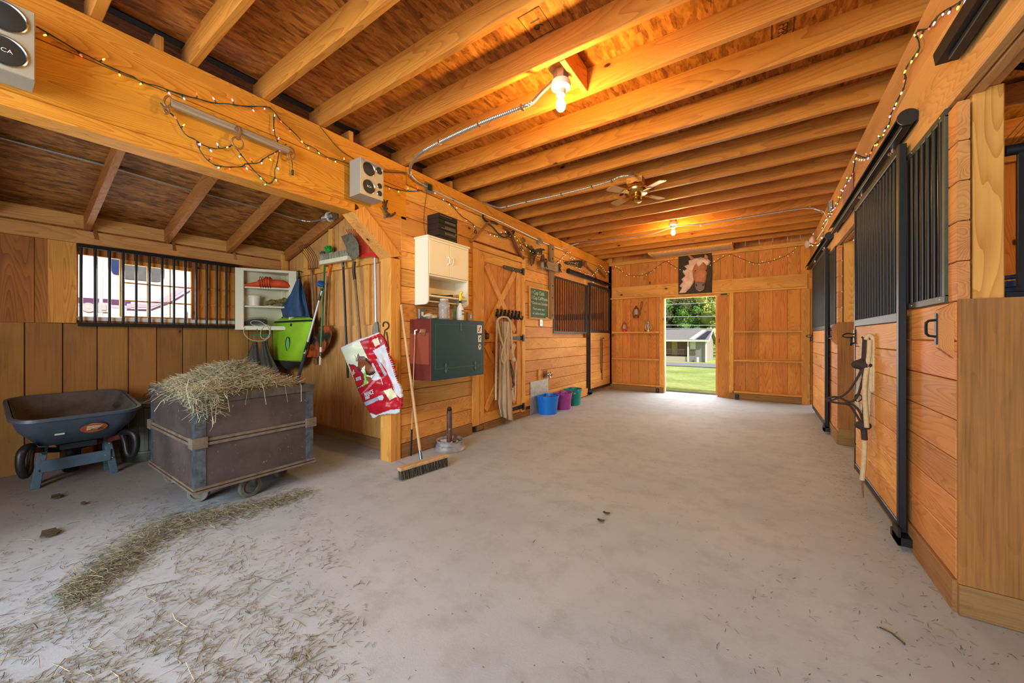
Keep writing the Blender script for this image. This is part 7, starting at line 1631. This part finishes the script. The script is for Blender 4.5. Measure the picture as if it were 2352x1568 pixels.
pk = plain('pale_pink_plaster', (226, 190, 170), .6)
for (u, v, r, nm) in ((1849, 553, .05, 'figure_head'), (1856, 560, .07, 'figure_body'), (1866, 550, .06, 'wing')): mb = MB(); mb.ball(onX(u, v, XR-.05), r, 3, (.6, 1, .9), .4, 14); mb.build(nm, pk, t, 60)
# ---- small things on the floor
leafm = plain('dry_leaf', (74, 62, 36), .8)
for k, (u, v, s_, lab) in enumerate(((130, 1142, .05, 'flat brown leaf on the floor below the wheelbarrow'), (115, 1226, .065, 'curled grey leaf on the floor left of the hay trail'), (1393, 1180, .022, 'small dark wood chip in the middle of the aisle floor'), (1380, 1197, .022, 'lower small dark wood chip on the aisle floor'), (192, 1158, .025, 'tiny tan leaf on the floor below the hay cart'), (2020, 1440, .05, 'short brown twig on the floor near the right edge'))):
    q = onZ(u, v, .004); mb = MB()
    if k == 5: mb.tube([q, q+Vector((.03, -.02, .004)), q+Vector((.06, -.06, 0))], .003, 6)
    else: mb.rings([[q+Vector((s_*math.cos(a*PI/5)*(1+.25*math.sin(a*2.3)), s_*.6*math.sin(a*PI/5)*(1+.2*math.cos(a*3)), (.003+.012*abs(math.cos(a*PI/5)))*(1 if z_ else .6)+z_)) for a in range(10)] for z_ in (0, .0015)])
    tag(mb.build('dry_leaf' if k < 2 or k == 4 else 'wood_chip', leafm), lab, 'leaf' if k < 2 or k == 4 else 'debris')
# ================================================================== LOOSE HAY ON THE FLOOR
def zp(u, v, z_=.004): return onZ(u, v, z_)
cl = [(715, 1128, 7), (640, 1152, 11), (560, 1172, 14), (480, 1190, 18), (410, 1206, 22), (350, 1232, 27), (300, 1268, 32), (250, 1305, 32), (200, 1345, 26), (150, 1372, 20)]
def trail_pos(R_):
    s_ = R_.random()**.85*(len(cl)-1); i = min(int(s_), len(cl)-2); f = s_-i
    u = cl[i][0]*(1-f)+cl[i+1][0]*f; v = cl[i][1]*(1-f)+cl[i+1][1]*f; w_ = cl[i][2]*(1-f)+cl[i+1][2]*f
    g = R_.gauss(0, .62) if R_.random() < .75 else R_.gauss(0, 1.3)
    q = onZ(u+R_.gauss(0, 14), v+g*w_, 0); h = .030*math.exp(-g*g*1.4)*min(1, w_/26)
    q.z = .003+h*R_.random(); return q, None
mb = straw_mesh(5600, trail_pos, .02, .10, .0013, 21, .12)
tag(mb.build('hay_trail', straw_mat('trail_hay', (186, 182, 150), (112, 106, 82), (62, 56, 42))), 'long trail of spilled hay across the floor from cart to lower left', 'hay', kind='stuff')
def scat_pos(R_):
    while True:
        u, v = R_.uniform(-40, 900), R_.uniform(1150, 1640)
        d = 1.0
        if u > 640: d *= max(0, 1-(u-640)/240)
        if v < 1230: d *= .5
        if u < 250 and v < 1330: d *= .35
        if R_.random() < d*(.35+.65*noise.noise(Vector((u*.012, v*.016, 3)))*1.5+.1): break
    q = onZ(u, v, 0); q.z = .0025+.003*R_.random(); return q, None
mb = straw_mesh(4300, scat_pos, .008, .045, .0013, 22, .05)
R_ = random.Random(30)
tag(mb.build('scattered_chaff', chaff_m), 'scattered short hay bits over the lower left floor', 'chaff', kind='stuff')
def long_pos(R_):
    u, v = R_.uniform(-20, 720), R_.uniform(1240, 1600); q = onZ(u, v, 0); q.z = .004; return q, None
mb = straw_mesh(170, long_pos, .06, .16, .0015, 23, .05)
tag(mb.build('long_straws', straw_mat('long_straw', (206, 196, 160), (150, 136, 100), (60, 46, 32))), 'single long straws lying on the lower left floor', 'straw', kind='stuff')
def all_pos(R_):
    r = R_.random()
    if r < .45: x = R_.uniform(-5.2, -3.0); y = R_.uniform(-.2, 2.4)
    elif r < .70: x = .69-abs(R_.gauss(0, .16)); y = R_.uniform(.6, 6.5)
    elif r < .82: x = R_.uniform(-.2, .85); y = R_.uniform(.3, 2.4)
    else: x = R_.uniform(-2.9, .6); y = R_.uniform(.2, 8.2)
    return Vector((x, y, .002+.002*R_.random())), None
mb = straw_mesh(2600, all_pos, .006, .035, .0012, 24, .05)
tag(mb.build('floor_chaff', straw_mat('dusty_chaff', (142, 126, 98), (100, 86, 64), (66, 54, 40))), 'thin dusting of chaff along the walls and in the bay', 'chaff', kind='stuff')

# ================================================================== OUTSIDE
grass, nt, b = new_mat('grass'); tc = N(nt, 'ShaderNodeTexCoord'); g1 = N(nt, 'ShaderNodeTexNoise'); g1.inputs['Scale'].default_value = .35; g1.inputs['Detail'].default_value = 8; g1.inputs['Roughness'].default_value = .7
nt.links.new(tc.outputs['Object'], g1.inputs['Vector']); g2_ = N(nt, 'ShaderNodeTexNoise'); g2_.inputs['Scale'].default_value = 9; g2_.inputs['Detail'].default_value = 4; nt.links.new(tc.outputs['Object'], g2_.inputs['Vector'])
nt.links.new(ramp(nt, mth(nt, 'ADD', mth(nt, 'MULTIPLY', g1.outputs[0], .6), mth(nt, 'MULTIPLY', g2_.outputs[0], .4)), [(.35, srgb(96, 128, 40)), (.48, srgb(156, 172, 78)), (.62, srgb(200, 204, 124))]), b.inputs['Base Color']); b.inputs['Roughness'].default_value = .9
def gz(x, y):
    if y < 9.0: return -.06
    t_ = (y-9)/43
    return -.06-1.95*min(t_, 1)-.02*math.sin(y*.3) + (max(0, y-62)*.10 if y > 62 else 0)
mb = MB(); ys_ = [8.63, 9, 10, 12, 15, 18, 22, 26, 30, 35, 40, 46, 52, 60, 70, 90, 130]; xs_ = [-140, -90, -50, -30, -20, -14, -10, -7, -4, -1, 2, 5, 10, 20, 40, 80]
mb.grid([[(x, y, gz(x, y)) for x in xs_] for y in ys_]); struct('ground_outside', 'sunlit lawn sloping down beyond the far doorway', mb, grass, cat='lawn')
mb = MB(); mb.box(-7.6-40, -30, -.10, -5.46, 8.62, -.05); mb.box(4.1, -30, -.10, 40, 8.62, -.05); mb.box(-5.46, -30, -.10, 4.1, -3.0, -.05)
struct('ground_yard', 'pale gravel yard around the barn', mb, plain('pale_gravel', (176, 168, 156), .9, rgb2=(150, 142, 130), scale=3), cat='yard')
mb = MB(); mb.box(-2.3, 8.625, -.05, .2, 9.0, -.02); struct('gravel_strip', 'dark gravel strip at the threshold of the far doorway', mb, plain('dark_gravel', (84, 80, 74), .9, rgb2=(52, 50, 46), scale=40), cat='gravel')
mb = MB(); mb.grid([[(x, y+(-x-8)*.10, gz(x, y+(-x-8)*.10)+.04) for x in (-60, -40, -20, -14, -10, -6, -2, 4, 20, 60)] for y in (30, 34, 38, 42)]); struct('driveway', 'grey asphalt drive crossing the lawn below the house', mb, plain('asphalt', (150, 146, 150), .9, rgb2=(134, 130, 134), scale=2), cat='driveway')
# house
hs = thing('house', 'low grey brick house with long roof and porch beyond the lawn', 'house', (-10, 52, -2.0))
def hp_(u, v, Y=52): return onY(u, v, Y)
hx1 = hp_(1622, 783).x; hx0 = hx1-14; zb = -2.12; ze = hp_(1600, 782).z; zr = hp_(1619, 757.7, 56).z; xp = hp_(1582, 790).x
brick = plain('grey_brick', (156, 150, 144), .85, rgb2=(140, 134, 130), scale=12); brick_t = plain('tan_brick', (168, 142, 112), .85, rgb2=(150, 124, 96), scale=12); shingle = plain('grey_shingle', (150, 142, 138), .9, rgb2=(132, 124, 122), scale=5)
mb = MB(); mb.prism([(xp, 52, zb), (hx1, 52, zb), (hx1, 60, zb), (xp, 60, zb)], (0, 0, ze-zb)); mb.prism([(hx1, 52, ze), (hx1, 60, ze), (hx1, 56, zr-.1)], (-.1, 0, 0)); mb.build('wall', brick, hs)
mb = MB(); mb.box(hx0, 54, zb, xp, 60, ze); mb.build('porch_wall', brick_t, hs)
mb = MB(); mb.box(hx0, 51.9, zb, xp-.02, 53.99, zb+.75); mb.build('porch_base', plain('pale_block', (206, 190, 170), .9), hs)
mb = MB(); mb.hull([(hx0, 51.4, ze-.03), (hx1+.35, 51.4, ze-.03), (hx1+.35, 56, zr), (hx0, 56, zr)], [(hx0, 51.4, ze+.12), (hx1+.35, 51.4, ze+.12), (hx1+.35, 56, zr+.15), (hx0, 56, zr+.15)])
mb.hull([(hx0, 60.6, ze-.03), (hx1+.35, 60.6, ze-.03), (hx1+.35, 56, zr), (hx0, 56, zr)], [(hx0, 60.6, ze+.12), (hx1+.35, 60.6, ze+.12), (hx1+.35, 56, zr+.15), (hx0, 56, zr+.15)]); mb.build('roof', shingle, hs)
mb = MB(); mb.box(hx0, 51.36, ze-.12, hx1+.4, 51.42, ze+.10); mb.build('gutter', white_m, hs)
mb = MB(); mb.bar((hx1+.38, 51.4, ze+.02), (hx1+.38, 56, zr+.06), .06, .22); mb.bar((hx1+.38, 56, zr+.06), (hx1+.38, 60.6, ze+.02), .06, .22); mb.build('rake_board', white_m, hs)
a0_, a1_ = Vector((hp_(1589, 781).x, 51.4, ze+.16)), Vector((hp_(1617, 762, 55.4).x, 55.4, zr-.05)); mb = MB(); mb.bar(a0_, a1_, .5, .10); mb.build('valley_board', white_m, hs)
mb = MB(); f_ = lambda u, t_: Vector((hp_(u, 782, 51.4+4.4*t_).x, 51.4+4.4*t_, ze+.14+(zr-ze)*t_*.957)); P4 = [f_(1599, .02), f_(1620, .02), f_(1638, .80), f_(1625, .80)]; P4 = [Vector((min(q.x, hx1+.3), q.y, q.z)) for q in P4]; mb.prism(P4, (0, 0, .04)); mb.build('dark_roof_patch', plain('dark_shingle', (46, 46, 56), .9), hs)
for u in (1581, 1622): mb = MB(); x = hp_(u, 800).x; mb.box(x-.09, 51.75, zb, x+.09, 51.9, ze); mb.build('downspout', white_m, hs)
mb = MB(); x = hp_(1543.5, 800, 54).x; x2 = hp_(1556, 800, 54).x; mb.box(x, 53.92, zb+.8, x2, 53.99, ze-.15); mb.build('front_door', plain('cream_door', (222, 196, 120), .6), hs)
mb = MB(); mb.box(hp_(1583, 800).x+.1, 51.95, ze-1.1, hp_(1598, 800).x, 51.99, ze-.1); mb.build('window', plain('pale_blind', (206, 208, 180), .4), hs)
mb = MB(); zr0 = hp_(1550, 813).z; zr1 = hp_(1550, 801).z
mb.box(hx0, 51.9, zr1-.06, hp_(1599, 800).x, 51.96, zr1); mb.box(hx0, 51.9, zr0, hp_(1599, 800).x, 51.96, zr0+.06)
xx = hx0
while xx < hp_(1598, 800).x: mb.box(xx, 51.91, zr0, xx+.05, 51.95, zr1); xx += .17
mb.build('porch_railing', plain('brown_railing', (120, 92, 78), .8), hs)
mb = MB(); mb.cyl((hp_(1603, 820).x, 51.6, zb), (hp_(1603, 820).x, 51.6, zb+.75), .16); mb.build('gas_meter', white_m, hs)
# trees on the bank behind
leaf_ms = [straw_mat('leaf_'+n_, a, b_, c_) for n_, a, b_, c_ in (('yellow', (222, 222, 120), (176, 184, 80), (112, 124, 46)), ('olive', (140, 140, 80), (100, 102, 54), (58, 62, 30)), ('green', (120, 158, 60), (84, 124, 40), (44, 78, 24)))]
bark = plain('bark', (84, 68, 52), .9, rgb2=(60, 48, 38), scale=10)
def tree(lab, x, y, h, r, m, seed, n=2300):
    R_ = random.Random(seed); z0_ = gz(x, y)-.2; t = thing('tree', lab, 'tree', (x, y, z0_), 'trees behind the house')
    mb = MB(); mb.tube([(x, y, z0_), (x+.2, y, z0_+h*.3), (x-.1, y, z0_+h*.6), (x, y, z0_+h*.85)], [.30, .24, .15, .05], 8, smooth=1)
    for k in range(4): a = R_.uniform(0, 6.28); mb.tube([(x, y, z0_+h*(.3+.1*k)), (x+math.cos(a)*r*.6, y+math.sin(a)*r*.6, z0_+h*(.5+.1*k))], [.12, .04], 6)
    mb.build('trunk', bark, t, 60)
    bl = [(x+R_.gauss(0, r*.38), y+R_.gauss(0, r*.38), z0_+h*R_.uniform(.28, .88), r*R_.uniform(.32, .55)) for _ in range(13)]
    mb = MB(); bm = mb.bm
    for i in range(n):
        c_ = bl[i % 13]; d = Vector((R_.gauss(0, 1), R_.gauss(0, 1), R_.gauss(0, 1))).normalized(); q = Vector(c_[:3])+d*c_[3]*R_.uniform(.72, 1.08)
        s_ = R_.uniform(.10, .24); a = Vector((R_.gauss(0, 1), R_.gauss(0, 1), R_.gauss(0, 1))).normalized(); e = a.orthogonal().normalized()*s_; f = a.cross(e)*.7
        bm.faces.new([bm.verts.new(q+v_) for v_ in (-e, f*.8, e, -f*.8)])
    for c_ in bl: mb.ball(c_[:3], c_[3]*.74, 2, nz=.3, ns=1.5)
    mb.build('crown', m, t)
TR = [(-15, 66, 13, 3.6, 2), (-13.2, 63.5, 9, 2.6, 1), (-11.2, 65, 11, 3.0, 1), (-9.2, 63.8, 8.5, 2.4, 2), (-7.4, 66, 12, 3.2, 0), (-5.2, 63.5, 9.5, 2.8, 0), (-3.4, 66, 12.5, 3.4, 1), (-17.5, 64, 10, 3, 1), (-10.5, 70, 16, 4, 0), (-6.0, 71, 17, 4.2, 1), (-14, 72, 17, 4.2, 0), (-2, 71, 16, 4, 2), (-19, 71, 16, 4.2, 2)]
kinds = ['yellow green', 'olive', 'bright green']
where = ['behind the left part of the house roof', 'low behind the porch roof', 'behind the middle of the house roof', 'low above the roof ridge', 'behind the right end of the roof', 'low right of the house', 'at the right of the doorway view', 'at the far left of the doorway view', 'tall on the bank, middle of the view', 'tall on the bank, right of the middle', 'tall on the bank, left of the middle', 'tall on the bank at the right', 'tall on the bank at the far left']
for k, (x, y, h, r, mi) in enumerate(TR): tree('%s tree %s' % (kinds[mi], where[k]), x, y, h, r, leaf_ms[mi], 40+k)
for k, (va, vb) in enumerate(((699, 694), (727, 726), (745, 747), (753, 755))):
    a_, b_ = onY(1500, va+1, 36), onY(1660, vb, 36); d = b_-a_
    mb = MB(); mb.tube([a_-d*3, a_-d*.5+Vector((0, 0, -.0)), a_, b_, b_+d*.8, b_+d*2], .022, 5); tag(mb.build('power_line', plain('white_cable_line', (226, 226, 230), .5) if 'white_cable_line' not in MATS else MATS['white_cable_line']), '%s power line crossing the doorway view' % ['topmost', 'second highest', 'second lowest', 'lowest'][k], 'cable', 'power lines')
# white trailer outside the bay window
XT = -6.9
tr = thing('horse_trailer', 'white trailer with purple stripes parked outside the bay window', 'trailer', (XT-1, 1.5, -.05))
tw_ = plain('trailer_white', (238, 240, 244), .3); purple = plain('trailer_purple', (104, 70, 110), .4); pale_p = plain('trailer_pale_stripe', (196, 188, 206), .4)
def tx(u, v, d=0): return onX(u, v, XT+d)
mb = MB(); mb.lum(XT-2.2, -1.5, .45, XT, 5.5, 3.1, 'Y', .12); mb.build('trailer_body', tw_, tr)
mb = MB(); ya = tx(222, 650).y; mb.box(XT, ya-.008, .6, XT+.006, ya+.008, 2.9); mb.build('door_seam', plain('seam_black', (30, 36, 44), .4), tr)
mb = MB(); mb.box(XT, ya+.02, .6, XT+.012, ya+.05, 2.9); mb.build('door_edge', tw_, tr)
for va, vb, m_, nm in ((685, 698, purple, 'purple_stripe'), (701, 705, pale_p, 'pale_stripe')):
    mb = MB(); z1_, z0_ = tx(220, va).z, tx(220, vb).z; mb.box(XT, -1.4, z0_, XT+.004, tx(300, 700).y, z1_); mb.build(nm, m_, tr)
mb = MB(); L_ = [(291, 697), (340, 697), (380, 680), (440, 645), (440, 655), (385, 692), (345, 706), (291, 706)]; mb.prism([tx(u, v, .003) for u, v in L_], (.003, 0, 0)); mb.build('sloping_stripe', pale_p, tr)
mb = MB(); L_ = [(291, 709), (345, 710), (395, 690), (440, 664), (440, 668), (395, 695), (345, 714), (291, 712)]; mb.prism([tx(u, v, .003) for u, v in L_], (.003, 0, 0)); mb.build('sloping_stripe', purple, tr)
gl = plain('trailer_window', (92, 98, 104), .2, rgb2=(120, 122, 122), scale=4)
mb = MB(); yc, zc = tx(318, 600).y, tx(318, 612).z; hw_ = (tx(377, 620).y-tx(272, 620).y)/2; yc = (tx(377, 620).y+tx(272, 620).y)/2; zb2 = tx(330, 644).z
mb.prism([Vector((XT+.002, y, z_)) for y, z_, _ in [(a[0], a[1], 0) for a in rr(yc, zb2+.25, hw_, .25, .08, 0)]], (.01, 0, 0)); mb.build('window', gl, tr)
mb = MB(); yb3 = tx(268, 620).y; mb.prism([Vector((XT+.014, a[0], a[1])) for a in rr(yb3+.0, zb2+.27, .05, .22, .04, 0)], (.004, 0, 0)); mb.build('window_trim', plain('trailer_blue', (40, 60, 110), .3), tr)
for u, nm in ((203, 'round_latch'), (238.5, 'paddle_latch')):
    q = tx(u, 706, .004); mb = MB()
    if nm == 'round_latch': mb.lathe([(0, 0), (.06, 0), (.055, .012), (.035, .008), (.015, .012), (0, .012)], q, 20, 'X')
    else: mb.lum(q.x, q.y-.05, q.z-.06, q.x+.012, q.y+.05, q.z+.06, 'Z', .01); mb.lum(q.x+.012, q.y-.02, q.z-.035, q.x+.02, q.y+.02, q.z+.035, 'Z', .005)
    mb.build(nm, plain('trailer_'+nm, (196, 200, 204), .35), tr, 40)
mb = MB(); mb.tube([tx(424, 708, .0), tx(427, 710, .05), tx(427, 726, .05), tx(424, 730, 0)], .01, 8); mb.build('grab_handle', chrome, tr, 60)
for k in (1, 3.4): mb = MB(); mb.lathe([(0, -.1), (.2, -.1), (.34, -.09), (.36, 0), (.34, .09), (.2, .1), (0, .1)], (XT-.12, k, .31), 24, 'X'); mb.build('tyre', rubber, tr, 40)
# stamps printed on the strand board
ink = plain('stamp_ink', (54, 34, 20), .8)
def stamp(lab, u, v, size, body, z_=JZ1, box=True):
    q = onZ(u, v, z_-.0015); t = thing('board_stamp', lab, 'printed stamp', q, 'ink stamps on the loft deck')
    M = frame_on(q, (0, 1, 0), (1, 0, 0)); text(body, size, M, ink, t, 'stamp_text', .0002)
    if box:
        mb = MB(); w_ = size*len(body)*.42+.02; h_ = size*.8
        for (a, b_, c_, d_) in ((-w_, -h_, w_, -h_+.004), (-w_, h_-.004, w_, h_), (-w_, -h_, -w_+.004, h_), (w_-.004, -h_, w_, h_)): mb.box(q.x+b_, q.y+a, q.z-.0005, q.x+d_, q.y+c_, q.z+.0005)
        mb.build('stamp_border', ink, t)
stamp('boxed stamp reading 16 on the loft deck near the top middle', 1232, 55, .09, '16')
stamp('boxed stamp on the loft deck near the top right', 1797, 68, .07, 'FPR')
stamp('boxed stamp on the loft deck left of the nearer bulb', 1020, 284, .05, 'APA')
